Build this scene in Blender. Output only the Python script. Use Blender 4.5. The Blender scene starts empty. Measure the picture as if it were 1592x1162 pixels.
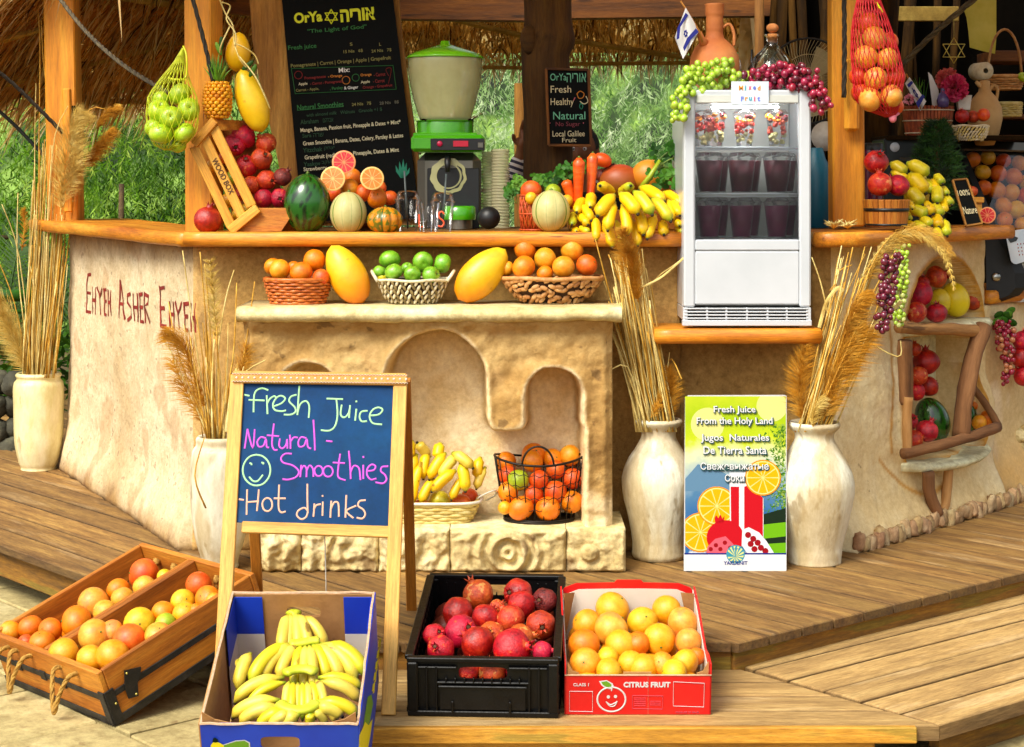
import bpy, math, random
from mathutils import Vector as V, Matrix, noise
R = math.radians
sin, cos, pi = math.sin, math.cos, math.pi
S = bpy.context.scene
COL = S.collection
# camera, sky, sun, exposure
F = 2700.0; CX = 796.0; HY = 281.0; CZ = 1.505
cam = bpy.data.cameras.new('camera'); co = bpy.data.objects.new('camera', cam); COL.objects.link(co)
co.location = (0, 0, CZ); co.rotation_euler = (R(90), 0, 0)
cam.sensor_width = 36; cam.lens = F / 1592 * 36; cam.shift_y = -(581 - HY) / 1592; cam.clip_end = 500; cam.clip_start = .05
S.camera = co
W = bpy.data.worlds.new('World'); S.world = W; W.use_nodes = True
nt = W.node_tree; nt.nodes.clear()
SUN_EL, SUN_AZ = R(47), R(-36)      # azimuth measured from straight behind the camera, towards its left
sky = nt.nodes.new('ShaderNodeTexSky'); sky.sky_type = 'NISHITA'; sky.sun_disc = False
sky.sun_elevation = SUN_EL; sky.sun_rotation = pi - SUN_AZ; sky.air_density = 1; sky.dust_density = 4; sky.ozone_density = .5
hs = nt.nodes.new('ShaderNodeHueSaturation'); hs.inputs['Saturation'].default_value = .25
bg = nt.nodes.new('ShaderNodeBackground'); bg.inputs[1].default_value = .125
ow = nt.nodes.new('ShaderNodeOutputWorld')
nt.links.new(sky.outputs[0], hs.inputs['Color']); nt.links.new(hs.outputs[0], bg.inputs[0]); nt.links.new(bg.outputs[0], ow.inputs[0])
sl = bpy.data.lights.new('sun', 'SUN'); sl.energy = 2.15; sl.angle = R(24); sl.color = (1, .94, .80)
so = bpy.data.objects.new('sun', sl); COL.objects.link(so)
sd = V((sin(SUN_AZ) * cos(SUN_EL), -cos(SUN_AZ) * cos(SUN_EL), sin(SUN_EL)))   # towards the sun
so.rotation_euler = sd.to_track_quat('Z', 'Y').to_euler()
S.view_settings.view_transform = 'Standard'; S.view_settings.look = 'None'; S.view_settings.gamma = 1
S.view_settings.use_curve_mapping = False
S.view_settings.exposure = .80
S.cycles.max_bounces = 8; S.cycles.transparent_max_bounces = 64; S.cycles.use_denoising = True
S.cycles.caustics_reflective = False; S.cycles.caustics_refractive = False
rnd = random.Random(7)
# geometry of the photograph turned into places
def P(px, py, Y): return V(((px - CX) * Y / F, Y, CZ - (py - HY) * Y / F))
def PZ(px, py, z):
 Y = F * (CZ - z) / (py - HY); return V(((px - CX) * Y / F, Y, z))
class Plane:
 def __init__(s, o, n): s.o = V(o); s.n = V(n).normalized()
 def hit(s, px, py, off=0):
  d = V(((px - CX) / F, 1, -(py - HY) / F)); c = V((0, 0, CZ))
  t = ((s.o + s.n * off) - c).dot(s.n) / d.dot(s.n); return c + d * t
def plane3(a, b, c):
 n = (b - a).cross(c - a).normalized()
 if n.y > 0: n = -n
 return Plane(a, n)
# materials (all procedural; coordinates come from the 'g' attribute)
MATS = {}; SETW = 0; SETG = 0; SETD = 1
def hexc(c):
 if isinstance(c, str):
  c = c.lstrip('#'); v = [int(c[i:i+2], 16) / 255 for i in (0, 2, 4)]
  return tuple(x / 12.92 if x <= .04045 else ((x + .055) / 1.055) ** 2.4 for x in v) + (1,)
 return tuple(c) + (1,) if len(c) == 3 else tuple(c)
def M(name, stops, scale=6, detail=5, rough=.6, bump=0, bscale=None, stretch=(1, 1, 1), rv=0, hv=0, spec=.5, lo=.3, hi=.7,
      trans=0, sss=0, metal=0, emit=0, alpha=None, coat=0, tattr=None, spots=None, wave=None, spots2=None, pores=0, atint=None, grit=None, warm=None, gsc=26):
 """colour ramp over noise; rv/hv vary value and hue per object; tattr replaces noise by attribute t."""
 m = bpy.data.materials.new(name); m.use_nodes = True; n = m.node_tree; N = n.nodes; L = n.links; N.clear()
 out = N.new('ShaderNodeOutputMaterial'); b = N.new('ShaderNodeBsdfPrincipled'); L.new(b.outputs[0], out.inputs[0])
 at = N.new('ShaderNodeAttribute'); at.attribute_name = 'g'
 oi = N.new('ShaderNodeObjectInfo')
 ad = N.new('ShaderNodeVectorMath'); ad.operation = 'ADD'
 sc = N.new('ShaderNodeVectorMath'); sc.operation = 'SCALE'; sc.inputs[0].default_value = (31, 17, 23)
 L.new(oi.outputs['Random'], sc.inputs['Scale']); L.new(at.outputs['Vector'], ad.inputs[0]); L.new(sc.outputs[0], ad.inputs[1])
 mp = N.new('ShaderNodeMapping'); mp.inputs['Scale'].default_value = stretch; L.new(ad.outputs[0], mp.inputs[0])
 def noi(s, d=4, r=.6, v=mp, dist=0):
  x = N.new('ShaderNodeTexNoise'); x.inputs['Scale'].default_value = s; x.inputs['Detail'].default_value = d
  x.inputs['Roughness'].default_value = r; x.inputs['Distortion'].default_value = dist; L.new(v.outputs[0], x.inputs['Vector']); return x
 cols = [hexc(c) for c in (stops if isinstance(stops, list) else [stops])]
 warm = SETW if warm is None else warm; grit = SETG if grit is None else grit
 if SETD != 1: cols = [(c[0] * SETD, c[1] * SETD, c[2] * SETD, 1) for c in cols]
 if warm: cols = [(c[0] * .98, min(1, c[1] * (1 + .09 * warm)), c[2] * (1 - .28 * warm), 1) for c in cols]
 ramp = N.new('ShaderNodeValToRGB'); cr = ramp.color_ramp
 k = len(cols)
 if tattr:
  ta = N.new('ShaderNodeAttribute'); ta.attribute_name = 't'
  fac = ta.outputs['Fac']
  if scale and lo is not None and detail:
   nn = noi(scale, detail); mx = N.new('ShaderNodeMath'); mx.operation = 'MULTIPLY_ADD'
   mx.inputs[1].default_value = .12; L.new(nn.outputs[0], mx.inputs[0])
   s2 = N.new('ShaderNodeMath'); s2.operation = 'SUBTRACT'; s2.inputs[1].default_value = .06; L.new(ta.outputs['Fac'], s2.inputs[0])
   L.new(s2.outputs[0], mx.inputs[2]); fac = mx.outputs[0]
  for i, c in enumerate(cols):
   pos = tattr[i] if isinstance(tattr, (list, tuple)) else i / max(1, k - 1)
   e = cr.elements[i] if i < 2 else cr.elements.new(pos)
   e.position = pos; e.color = c
  L.new(fac, ramp.inputs[0])
 else:
  nn = noi(scale, detail, .62, dist=wave or 0)
  for i, c in enumerate(cols):
   pos = lo + (hi - lo) * i / max(1, k - 1)
   e = cr.elements[i] if i < 2 else cr.elements.new(pos)
   e.position = pos; e.color = c
  if k == 1: cr.elements[1].color = cols[0]
  L.new(nn.outputs[0], ramp.inputs[0])
 c = ramp.outputs[0]
 for sp in (spots, spots2):
  if sp:
   scol, ssc, thr, amt = sp
   q = noi(ssc, 3, .5); mr = N.new('ShaderNodeMapRange'); mr.inputs['From Min'].default_value = thr; mr.inputs['From Max'].default_value = thr + .05
   mr.inputs['To Max'].default_value = amt; L.new(q.outputs[0], mr.inputs['Value'])
   mi = N.new('ShaderNodeMix'); mi.data_type = 'RGBA'; L.new(mr.outputs[0], mi.inputs['Factor']); L.new(c, mi.inputs['A']); mi.inputs['B'].default_value = hexc(scol); c = mi.outputs['Result']
 if atint:                                   # paint laid where attribute 't' says
  ta2 = N.new('ShaderNodeAttribute'); ta2.attribute_name = 't'
  mi = N.new('ShaderNodeMix'); mi.data_type = 'RGBA'; L.new(ta2.outputs['Fac'], mi.inputs['Factor']); L.new(c, mi.inputs['A'])
  q = noi(9, 5); r2 = N.new('ShaderNodeValToRGB'); r2.color_ramp.elements[0].position = .35; r2.color_ramp.elements[1].position = .65
  r2.color_ramp.elements[0].color = hexc(atint[0]); r2.color_ramp.elements[1].color = hexc(atint[-1]); L.new(q.outputs[0], r2.inputs[0])
  L.new(r2.outputs[0], mi.inputs['B']); c = mi.outputs['Result']
 if grit:
  q = noi(gsc, 9, .78); r3 = N.new('ShaderNodeValToRGB'); e0, e1 = r3.color_ramp.elements; e0.position = .36; e1.position = .62; v0 = max(0, 1 - grit); e0.color = (v0, v0 * .93, v0 * .82, 1); e1.color = (1 + grit * .18,) * 3 + (1,)
  L.new(q.outputs[0], r3.inputs[0]); mg = N.new('ShaderNodeMix'); mg.data_type = 'RGBA'; mg.blend_type = 'MULTIPLY'; mg.inputs['Factor'].default_value = 1; L.new(c, mg.inputs['A']); L.new(r3.outputs[0], mg.inputs['B']); c = mg.outputs['Result']
 if rv or hv:
  h = N.new('ShaderNodeHueSaturation'); L.new(c, h.inputs['Color'])
  m1 = N.new('ShaderNodeMapRange'); m1.inputs['To Min'].default_value = 1 - rv; m1.inputs['To Max'].default_value = 1 + rv; L.new(oi.outputs['Random'], m1.inputs['Value']); L.new(m1.outputs[0], h.inputs['Value'])
  w = N.new('ShaderNodeMath'); w.operation = 'MULTIPLY'; w.inputs[1].default_value = 7.31; L.new(oi.outputs['Random'], w.inputs[0])
  w2 = N.new('ShaderNodeMath'); w2.operation = 'FRACT'; L.new(w.outputs[0], w2.inputs[0])
  m2 = N.new('ShaderNodeMapRange'); m2.inputs['To Min'].default_value = .5 - hv; m2.inputs['To Max'].default_value = .5 + hv; L.new(w2.outputs[0], m2.inputs['Value']); L.new(m2.outputs[0], h.inputs['Hue'])
  c = h.outputs[0]
 L.new(c, b.inputs['Base Color'])
 b.inputs['Roughness'].default_value = rough; b.inputs['Metallic'].default_value = metal; b.inputs['Specular IOR Level'].default_value = spec
 if coat: b.inputs['Coat Weight'].default_value = coat; b.inputs['Coat Roughness'].default_value = .15
 if trans: b.inputs['Transmission Weight'].default_value = trans
 if sss: b.inputs['Subsurface Weight'].default_value = sss; b.inputs['Subsurface Radius'].default_value = (.02, .01, .005); b.inputs['Subsurface Scale'].default_value = .5
 if emit: L.new(c, b.inputs['Emission Color']); b.inputs['Emission Strength'].default_value = emit
 if alpha is not None: b.inputs['Alpha'].default_value = alpha
 if bump:
  q = noi(bscale or scale * 4, 6, .65); bp = N.new('ShaderNodeBump'); bp.inputs['Strength'].default_value = min(1, bump); bp.inputs['Distance'].default_value = .004 * max(1, bump)
  L.new(q.outputs[0], bp.inputs['Height'])
  if pores:
   vo = N.new('ShaderNodeTexVoronoi'); vo.inputs['Scale'].default_value = pores; L.new(mp.outputs[0], vo.inputs['Vector'])
   b2 = N.new('ShaderNodeBump'); b2.inputs['Strength'].default_value = .25; b2.inputs['Distance'].default_value = .001
   L.new(vo.outputs[0], b2.inputs['Height']); L.new(bp.outputs[0], b2.inputs['Normal']); bp = b2
  L.new(bp.outputs[0], b.inputs['Normal'])
  rr = N.new('ShaderNodeMapRange'); rr.inputs['To Min'].default_value = max(.02, rough - .12); rr.inputs['To Max'].default_value = min(1, rough + .12)
  L.new(q.outputs[0], rr.inputs['Value']); L.new(rr.outputs[0], b.inputs['Roughness'])
 MATS[name] = m; return m
def glassy(name, tint=(1, 1, 1), refl=.5, fr=1.25):
 m = bpy.data.materials.new(name); m.use_nodes = True; n = m.node_tree; N = n.nodes; L = n.links; N.clear()
 out = N.new('ShaderNodeOutputMaterial'); t = N.new('ShaderNodeBsdfTransparent'); t.inputs[0].default_value = tuple(tint) + (1,)
 g = N.new('ShaderNodeBsdfGlossy'); g.inputs['Roughness'].default_value = .05
 f = N.new('ShaderNodeFresnel'); f.inputs[0].default_value = fr
 mu = N.new('ShaderNodeMath'); mu.operation = 'MULTIPLY'; mu.inputs[1].default_value = refl; mu.use_clamp = True
 mx = N.new('ShaderNodeMixShader'); L.new(f.outputs[0], mu.inputs[0]); L.new(mu.outputs[0], mx.inputs[0])
 L.new(t.outputs[0], mx.inputs[1]); L.new(g.outputs[0], mx.inputs[2]); L.new(mx.outputs[0], out.inputs[0])
 MATS[name] = m; return m
def leafmat(name, cols, rv=0, tr=.35):
 m = M(name, cols, scale=2.6, detail=4, rough=.5, spec=.3, rv=rv, lo=.36, hi=.64, warm=0, grit=0)
 n = m.node_tree; b = [x for x in n.nodes if x.type == 'BSDF_PRINCIPLED'][0]
 out = [x for x in n.nodes if x.type == 'OUTPUT_MATERIAL'][0]
 t = n.nodes.new('ShaderNodeBsdfTranslucent'); mx = n.nodes.new('ShaderNodeMixShader'); mx.inputs[0].default_value = tr
 n.links.new(b.inputs['Base Color'].links[0].from_socket, t.inputs[0])
 n.links.new(b.outputs[0], mx.inputs[1]); n.links.new(t.outputs[0], mx.inputs[2]); n.links.new(mx.outputs[0], out.inputs[0]); return m
# mesh building
def frame(z, up=V((0, 0, 1))):
 """3x3 matrix whose Z column is z"""
 z = V(z).normalized(); x = up.cross(z)
 if x.length < 1e-4: x = V((1, 0, 0)).cross(z)
 x.normalize(); y = z.cross(x); return Matrix((x, y, z)).transposed()
def axes(x, z):
 """x along first, z as near the second as can be"""
 x = V(x).normalized(); z = V(z); z = (z - x * z.dot(x)).normalized(); y = z.cross(x); return Matrix((x, y, z)).transposed()
class MB:
 def __init__(s): s.v = []; s.f = []; s.m = []; s.g = []; s.t = []; s.sm = []
 def add(s, vs, fs, mi=0, g=None, t=0., smooth=True):
  o = len(s.v); s.v += [tuple(p) for p in vs]; s.g += [tuple(p) for p in (g if g is not None else vs)]
  s.t += list(t) if isinstance(t, (list, tuple)) else [t] * len(vs)
  for f in fs: s.f.append(tuple(o + i for i in f)); s.m.append(mi); s.sm.append(smooth)
  return s
 def box(s, c, size, Rm=None, bev=.0, mi=0, go=None, jit=0):
  c = V(c); h = [x / 2 for x in size]; Rm = Rm or Matrix.Identity(3)
  go = go if go is not None else V((rnd.uniform(0, 20), rnd.uniform(0, 20), rnd.uniform(0, 20)))
  bev = min(bev, min(h) * .9)
  if bev <= 0:
   L = [V((x * h[0], y * h[1], z * h[2])) for x in (-1, 1) for y in (-1, 1) for z in (-1, 1)]
   fs = [(0, 1, 3, 2), (4, 6, 7, 5), (0, 4, 5, 1), (2, 3, 7, 6), (0, 2, 6, 4), (1, 5, 7, 3)]
  else:
   L = []; idx = {}
   for x in (-1, 1):
    for y in (-1, 1):
     for z in (-1, 1):
      for a in range(3):
       q = [x * (h[0] - bev), y * (h[1] - bev), z * (h[2] - bev)]; q[a] = (x, y, z)[a] * h[a]
       idx[(x, y, z, a)] = len(L); L.append(V(q))
   fs = []
   for a in range(3):
    b, c2 = (a + 1) % 3, (a + 2) % 3
    for sg in (-1, 1):
     q = []
     for (i, j) in ((-1, -1), (1, -1), (1, 1), (-1, 1)):
      k = [0, 0, 0]; k[a] = sg; k[b] = i; k[c2] = j; q.append(idx[(*k, a)])
     fs.append(tuple(q if sg > 0 else q[::-1]))
    for i in (-1, 1):
     for j in (-1, 1):
      k0 = [0, 0, 0]; k1 = [0, 0, 0]; k0[a] = -1; k1[a] = 1; k0[b] = k1[b] = i; k0[c2] = k1[c2] = j
      q = [idx[(*k0, b)], idx[(*k1, b)], idx[(*k1, c2)], idx[(*k0, c2)]]
      fs.append(tuple(q if i * j < 0 else q[::-1]))
   for x in (-1, 1):
    for y in (-1, 1):
     for z in (-1, 1):
      q = [idx[(x, y, z, a)] for a in range(3)]; fs.append(tuple(q if x * y * z > 0 else q[::-1]))
  if jit: L = [l + V((rnd.uniform(-jit, jit), rnd.uniform(-jit, jit), rnd.uniform(-jit, jit))) for l in L]
  s.add([c + Rm @ l for l in L], fs, mi, [l + go for l in L], 0., False); return s
 def board(s, a, b, w, th, up=(0, 0, 1), bev=.003, mi=0, jit=0):
  """a to b along its length, w across, th along up"""
  a = V(a); b = V(b); s.box((a + b) / 2, ((b - a).length, w, th), axes(b - a, up), bev, mi, jit=jit); return s
 def tube(s, pts, r, n=8, mi=0, cap=True, t=None, flat=None, smooth=True, rib=0):
  pts = [V(p) for p in pts]; k = len(pts); rr = r if isinstance(r, (list, tuple)) else [r] * k
  vs = []; gs = []; ts = []; up = None; L = 0
  go = rnd.uniform(0, 9)
  for i, p in enumerate(pts):
   d = (pts[min(k - 1, i + 1)] - pts[max(0, i - 1)])
   if d.length < 1e-9: d = V((0, 0, 1))
   d.normalize()
   if up is None: up = V((0, 0, 1)) if abs(d.z) < .9 else V((1, 0, 0))
   x = up.cross(d)
   if x.length < 1e-5: x = V((1, 0, .1)).cross(d)
   x.normalize(); y = d.cross(x); up = y
   if i: L += (p - pts[i - 1]).length
   for j in range(n):
    a = 2 * pi * j / n; q = (x * cos(a) * rr[i] + y * sin(a) * rr[i] * (flat or 1)) * (1 - rib * (j % 2))
    vs.append(p + q); gs.append((L, cos(a) * rr[i] + go, sin(a) * rr[i])); ts.append(t[i] if t else i / max(1, k - 1))
  fs = [(i * n + j, i * n + (j + 1) % n, (i + 1) * n + (j + 1) % n, (i + 1) * n + j) for i in range(k - 1) for j in range(n)]
  if cap: fs += [tuple(range(n))[::-1], tuple((k - 1) * n + j for j in range(n))]
  s.add(vs, fs, mi, gs, ts, smooth); return s
 def lathe(s, prof, n=24, c=(0, 0, 0), Rm=None, mi=0, close=False, wob=None, sx=1, sy=1, tv=None, smooth=True):
  c = V(c); Rm = Rm or Matrix.Identity(3); vs = []; gs = []; ts = []
  for i, (r, z) in enumerate(prof):
   for j in range(n):
    a = 2 * pi * j / n; q = r * (wob(a, z, i) if wob else 1)
    l = V((q * cos(a) * sx, q * sin(a) * sy, z)); vs.append(c + Rm @ l); gs.append(l); ts.append(tv[i] if tv else i / max(1, len(prof) - 1))
  k = len(prof)
  fs = [(i * n + j, i * n + (j + 1) % n, (i + 1) * n + (j + 1) % n, (i + 1) * n + j) for i in range(k - 1) for j in range(n)]
  if close:
   if prof[0][0] > 1e-6: fs.append(tuple(range(n))[::-1])
   if prof[-1][0] > 1e-6: fs.append(tuple((k - 1) * n + j for j in range(n)))
  s.add(vs, fs, mi, gs, ts, smooth); return s
 def ball(s, c, r, nu=12, nv=8, Rm=None, mi=0, wob=None, t=None):
  rx, ry, rz = r if isinstance(r, (tuple, list)) else (r, r, r); c = V(c); Rm = Rm or Matrix.Identity(3)
  vs = []; gs = []; ts = []
  for i in range(1, nv):
   ph = pi * i / nv
   for j in range(nu):
    a = 2 * pi * j / nu; l = V((sin(ph) * cos(a), sin(ph) * sin(a), -cos(ph)))
    w = wob(l) if wob else 1; l = V((l.x * rx, l.y * ry, l.z * rz)) * w; vs.append(c + Rm @ l); gs.append(l); ts.append(t if t is not None else i / nv)
  for z in (-1, 1):
   l = V((0, 0, z)); w = wob(l) if wob else 1; l = V((0, 0, z * rz)) * w; vs.append(c + Rm @ l); gs.append(l); ts.append(t if t is not None else (z + 1) / 2)
  b = (nv - 1) * nu; fs = [(i * nu + j, i * nu + (j + 1) % nu, (i + 1) * nu + (j + 1) % nu, (i + 1) * nu + j) for i in range(nv - 2) for j in range(nu)]
  fs += [(b, (j + 1) % nu, j) for j in range(nu)] + [(b + 1, (nv - 2) * nu + j, (nv - 2) * nu + (j + 1) % nu) for j in range(nu)]
  s.add(vs, fs, mi, gs, ts); return s
 def prism(s, pts, d, mi=0, smooth=False):
  """polygon (3D, planar) pushed along d"""
  n = len(pts); d = V(d); a = [V(p) for p in pts]; b = [p + d for p in a]
  nn = V((0, 0, 0))
  for i in range(n): nn += a[i].cross(a[(i + 1) % n])
  f0 = tuple(range(n)); f1 = tuple(range(n, 2 * n)); sides = [(i, (i + 1) % n, n + (i + 1) % n, n + i) for i in range(n)]
  if nn.dot(d) < 0: fs = [f0, f1[::-1]] + [q[::-1] for q in sides]
  else: fs = [f0[::-1], f1] + sides
  s.add(a + b, fs, mi, None, 0., smooth); return s
 def quad(s, pts, mi=0, g=None, t=0.): s.add(pts, [tuple(range(len(pts)))], mi, g, t, False); return s
 def mesh(s, name, mats, o=V((0, 0, 0))):
  me = bpy.data.meshes.new(name)
  me.from_pydata([(x - o[0], y - o[1], z - o[2]) for x, y, z in s.v], [], s.f)
  me.polygons.foreach_set('material_index', s.m); me.polygons.foreach_set('use_smooth', s.sm)
  a = me.attributes.new('g', 'FLOAT_VECTOR', 'POINT'); a.data.foreach_set('vector', [c for g in s.g for c in g])
  a = me.attributes.new('t', 'FLOAT', 'POINT'); a.data.foreach_set('value', s.t)
  for m in (mats if isinstance(mats, (list, tuple)) else [mats]): me.materials.append(MATS[m] if isinstance(m, str) else m)
  me.validate(); me.update(); return me
def props(o, label=None, cat=None, group=None, kind=None):
 for k, v in (('label', label), ('category', cat), ('group', group), ('kind', kind)):
  if v: o[k] = v
 return o
def link(o, parent=None):
 COL.objects.link(o)
 if parent is not None: o.parent = parent
 return o
def thing(name, loc, label, cat, group=None, kind=None):
 o = link(bpy.data.objects.new(name, None)); o.location = loc; o.empty_display_size = .05
 return props(o, label, cat, group, kind)
def worigin(o):
 w = V((0, 0, 0))
 while o is not None: w += o.location; o = o.parent
 return w
def part(parent, name, mb, mats, label=None, kind=None):
 """mb in world coordinates, parent unrotated"""
 o = bpy.data.objects.new(name, mb.mesh(name, mats, worigin(parent))); link(o, parent); return props(o, label, None, None, kind)
def solo(name, loc, mb, mats, label, cat, group=None, kind=None):
 loc = V(loc); o = bpy.data.objects.new(name, mb.mesh(name, mats, loc)); link(o); o.location = loc; return props(o, label, cat, group, kind)
def struct(name, mb, mats, kind='structure'):
 o = bpy.data.objects.new(name, mb.mesh(name, mats)); link(o); o['kind'] = kind; return o
def inst(mesh, name, loc, rot=(0, 0, 0), scale=1, label=None, cat=None, group=None, parent=None):
 o = bpy.data.objects.new(name, mesh); link(o, parent); o.location = V(loc) - (worigin(parent) if parent is not None else V((0, 0, 0)))
 o.rotation_euler = rot; o.scale = (scale,) * 3 if not isinstance(scale, (tuple, list)) else scale
 return props(o, label, cat, group)
def bez(a, b, c, n):
 a, b, c = V(a), V(b), V(c); return [(a * (1 - t) ** 2 + b * 2 * t * (1 - t) + c * t * t) for t in [i / n for i in range(n + 1)]]
def smooth_pts(pts, n=5):
 pts = [V(p) for p in pts]
 if len(pts) < 3: return pts
 out = []
 for i in range(len(pts) - 1):
  p0 = pts[max(0, i - 1)]; p1 = pts[i]; p2 = pts[i + 1]; p3 = pts[min(len(pts) - 1, i + 2)]
  for k in range(n):
   t = k / n; out.append(.5 * ((2 * p1) + (p2 - p0) * t + (2 * p0 - 5 * p1 + 4 * p2 - p3) * t * t + (3 * p1 - p0 - 3 * p2 + p3) * t ** 3))
 out.append(pts[-1]); return out
def ribbon(mb, pts, w, nrm, mi=0, th=.0012):
 """flat stroke on a surface with normal nrm"""
 pts = [V(p) for p in pts]; nrm = V(nrm).normalized(); k = len(pts)
 if k < 2: return
 L = [];
 for i, p in enumerate(pts):
  d = pts[min(k - 1, i + 1)] - pts[max(0, i - 1)]; x = d.cross(nrm)
  if x.length < 1e-9: x = V((1, 0, 0))
  x = x.normalized() * w / 2
  if i == 0: p = p - d.normalized() * w * .3
  if i == k - 1: p = p + d.normalized() * w * .3
  L += [p + x, p + nrm * th, p - x]
 fs = []
 for i in range(k - 1):
  a = i * 3; fs += [(a, a + 1, a + 4, a + 3), (a + 1, a + 2, a + 5, a + 4)]
 mb.add(L, fs, mi, None, 0., False)
def fbm(x, y, z=0, s=1., o=4): return noise.fractal(V((x * s, y * s, z * s)), 1., 2., o)
def text_mesh(body, size, mat, bold=0, extrude=.0006):
 cu = bpy.data.curves.new('lettering', 'FONT'); cu.body = body; cu.size = size; cu.extrude = extrude; cu.align_x = 'CENTER'; cu.align_y = 'CENTER'; cu.offset = bold; cu.resolution_u = 3
 ob = bpy.data.objects.new('lettering', cu); COL.objects.link(ob)
 dg = bpy.context.evaluated_depsgraph_get(); me = bpy.data.meshes.new_from_object(ob.evaluated_get(dg))
 bpy.data.objects.remove(ob); me.materials.clear(); me.materials.append(MATS[mat]); return me
def put_text(parent, body, size, mat, c, xdir, nrm, bold=0, sx=1, name='lettering'):
 me = text_mesh(body, size, mat, bold); x = V(xdir).normalized(); z = V(nrm).normalized(); x = (x - z * x.dot(z)).normalized(); y = z.cross(x)
 Rm = Matrix((x, y, z)).transposed()
 o = bpy.data.objects.new(name, me); link(o, parent); o.location = V(c) - worigin(parent); o.rotation_euler = Rm.to_euler(); o.scale = (sx, 1, 1); return o
ORD = ['first', 'second', 'third', 'fourth', 'fifth', 'sixth', 'seventh', 'eighth', 'ninth', 'tenth']
ROWS = {1: [''], 2: ['back', 'front'], 3: ['back', 'middle', 'front'], 4: ['back', 'second', 'third', 'front'], 5: ['back', 'second', 'middle', 'fourth', 'front'], 6: ['back', 'second', 'third', 'fourth', 'fifth', 'front']}
# palette
SETW = .55; SETG = .38
M('deck_wood', ['#6b4822', '#916a38', '#ad8548'], scale=3, stretch=(.8, 6, 6), rough=.75, grit=.5, gsc=20, warm=.25, atint=('#33240f', '#5a4020'), bump=.6, bscale=14, rv=.2, spots=('#3a2a1c', 5, .64, .5), spots2=('#b79a6c', 2.2, .6, .4))
M('step_wood', ['#98764a', '#b8925c', '#cca870'], scale=3, stretch=(.8, 6, 6), rough=.72, grit=.42, gsc=20, warm=.2, atint=('#4a3418', '#6b4c28'), bump=.6, bscale=14, rv=.14, spots=('#5c4326', 7, .66, .5), spots2=('#d8bb8a', 2.2, .6, .4))
M('joist_wood', ['#4a3212', '#8a5c1c', '#b98426'], scale=3, stretch=(.8, 8, 8), rough=.8, bump=.7, bscale=12, spots=('#4c5a1c', 3, .55, .5))
M('edge_wood', ['#9a6418', '#c98a2c', '#dba448'], scale=3, stretch=(1, 9, 9), rough=.65, bump=.4, bscale=12, spots=('#6b6a1c', 3, .6, .5))
M('end_wood', ['#4d3a24', '#7a5c3a'], scale=12, rough=.85, bump=.6)
M('counter_wood', ['#b4600e', '#e0861c', '#f2a63a'], scale=2.6, stretch=(.7, 7, 7), rough=.5, bump=.35, bscale=10, spots=('#6b3408', 6, .68, .7), rv=.05, coat=.15)
M('counter_top', ['#4a3018', '#7a5228', '#9c6c30'], scale=2.6, stretch=(.7, 7, 7), rough=.55, bump=.35, bscale=10)
M('post_wood', ['#b0640c', '#e08c18', '#f4ac38'], grit=.25, scale=2.2, stretch=(.5, 6, 6), rough=.6, bump=.4, bscale=10, spots=('#5a2a06', 5, .68, .8), rv=.06)
M('post_dark', ['#3c1f0a', '#7a4410', '#9c5c18'], scale=2.2, stretch=(.6, 6, 6), rough=.7, bump=.5, bscale=10, spots=('#1e0f05', 5, .62, .7))
M('trunk_pale', ['#7a4a1c', '#b57a36', '#d8a055'], scale=2.2, stretch=(.35, 4, 4), rough=.8, bump=1.5, bscale=7, spots=('#5a3312', 3, .62, .6))
M('trunk_dark', ['#2a1a0a', '#5c3a14', '#7c5420'], scale=2.2, stretch=(.35, 4, 4), rough=.85, bump=1.8, bscale=7)
M('pine', ['#d08a3a', '#e6a856', '#f0bd72'], scale=3, stretch=(.6, 9, 9), rough=.5, bump=.2, bscale=12)
M('pine_side', ['#a8641c', '#c98430'], scale=3, stretch=(.6, 9, 9), rough=.6, bump=.2, bscale=12)
M('crate_wood', ['#8a4a10', '#b86a1c', '#d08a34'], scale=2.6, stretch=(.6, 8, 8), rough=.55, bump=.3, bscale=12, spots=('#3c1a08', 5, .7, .8), rv=.08)
M('slat_wood', ['#c87a1c', '#e8a33a', '#f5c060'], scale=2.6, stretch=(.6, 8, 8), rough=.5, bump=.25, bscale=12, rv=.05)
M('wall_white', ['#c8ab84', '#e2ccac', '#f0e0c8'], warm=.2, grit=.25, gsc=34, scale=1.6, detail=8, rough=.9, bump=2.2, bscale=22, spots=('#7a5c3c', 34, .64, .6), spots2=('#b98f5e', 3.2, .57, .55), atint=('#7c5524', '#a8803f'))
M('wall_brown', ['#8a6434', '#b88c50', '#d0a668'], warm=.4, gsc=44, scale=2.2, detail=8, rough=.92, bump=2, bscale=18, spots=('#5a3a18', 26, .68, .5), atint=('#c99c52', '#e0bd80'))
M('wall_cream', ['#d4b07c', '#ecd0a0', '#f8e6c4'], warm=.25, grit=.16, gsc=50, scale=1.6, detail=8, rough=.9, bump=2, bscale=20, spots=('#8a6330', 26, .7, .5), spots2=('#f4e2c0', 2.4, .55, .6), atint=('#b87a10', '#d89a20'))
M('mud', ['#866030', '#b48a50', '#d2ae78'], warm=.3, scale=3, detail=9, rough=.9, bump=2.6, bscale=14, spots=('#4a2f12', 16, .64, .55), spots2=('#c7a066', 5, .6, .45), grit=.2, gsc=44, atint=('#efd39a', '#ffeec4'))
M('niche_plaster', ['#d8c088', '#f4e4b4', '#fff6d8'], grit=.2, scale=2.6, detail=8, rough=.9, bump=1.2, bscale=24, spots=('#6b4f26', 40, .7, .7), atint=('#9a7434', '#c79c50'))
M('ledge_plaster', ['#c8a878', '#e6d0a6', '#f6ead0'], scale=3, detail=8, rough=.75, bump=1.4, bscale=16, spots=('#a67a36', 6, .62, .5))
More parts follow.
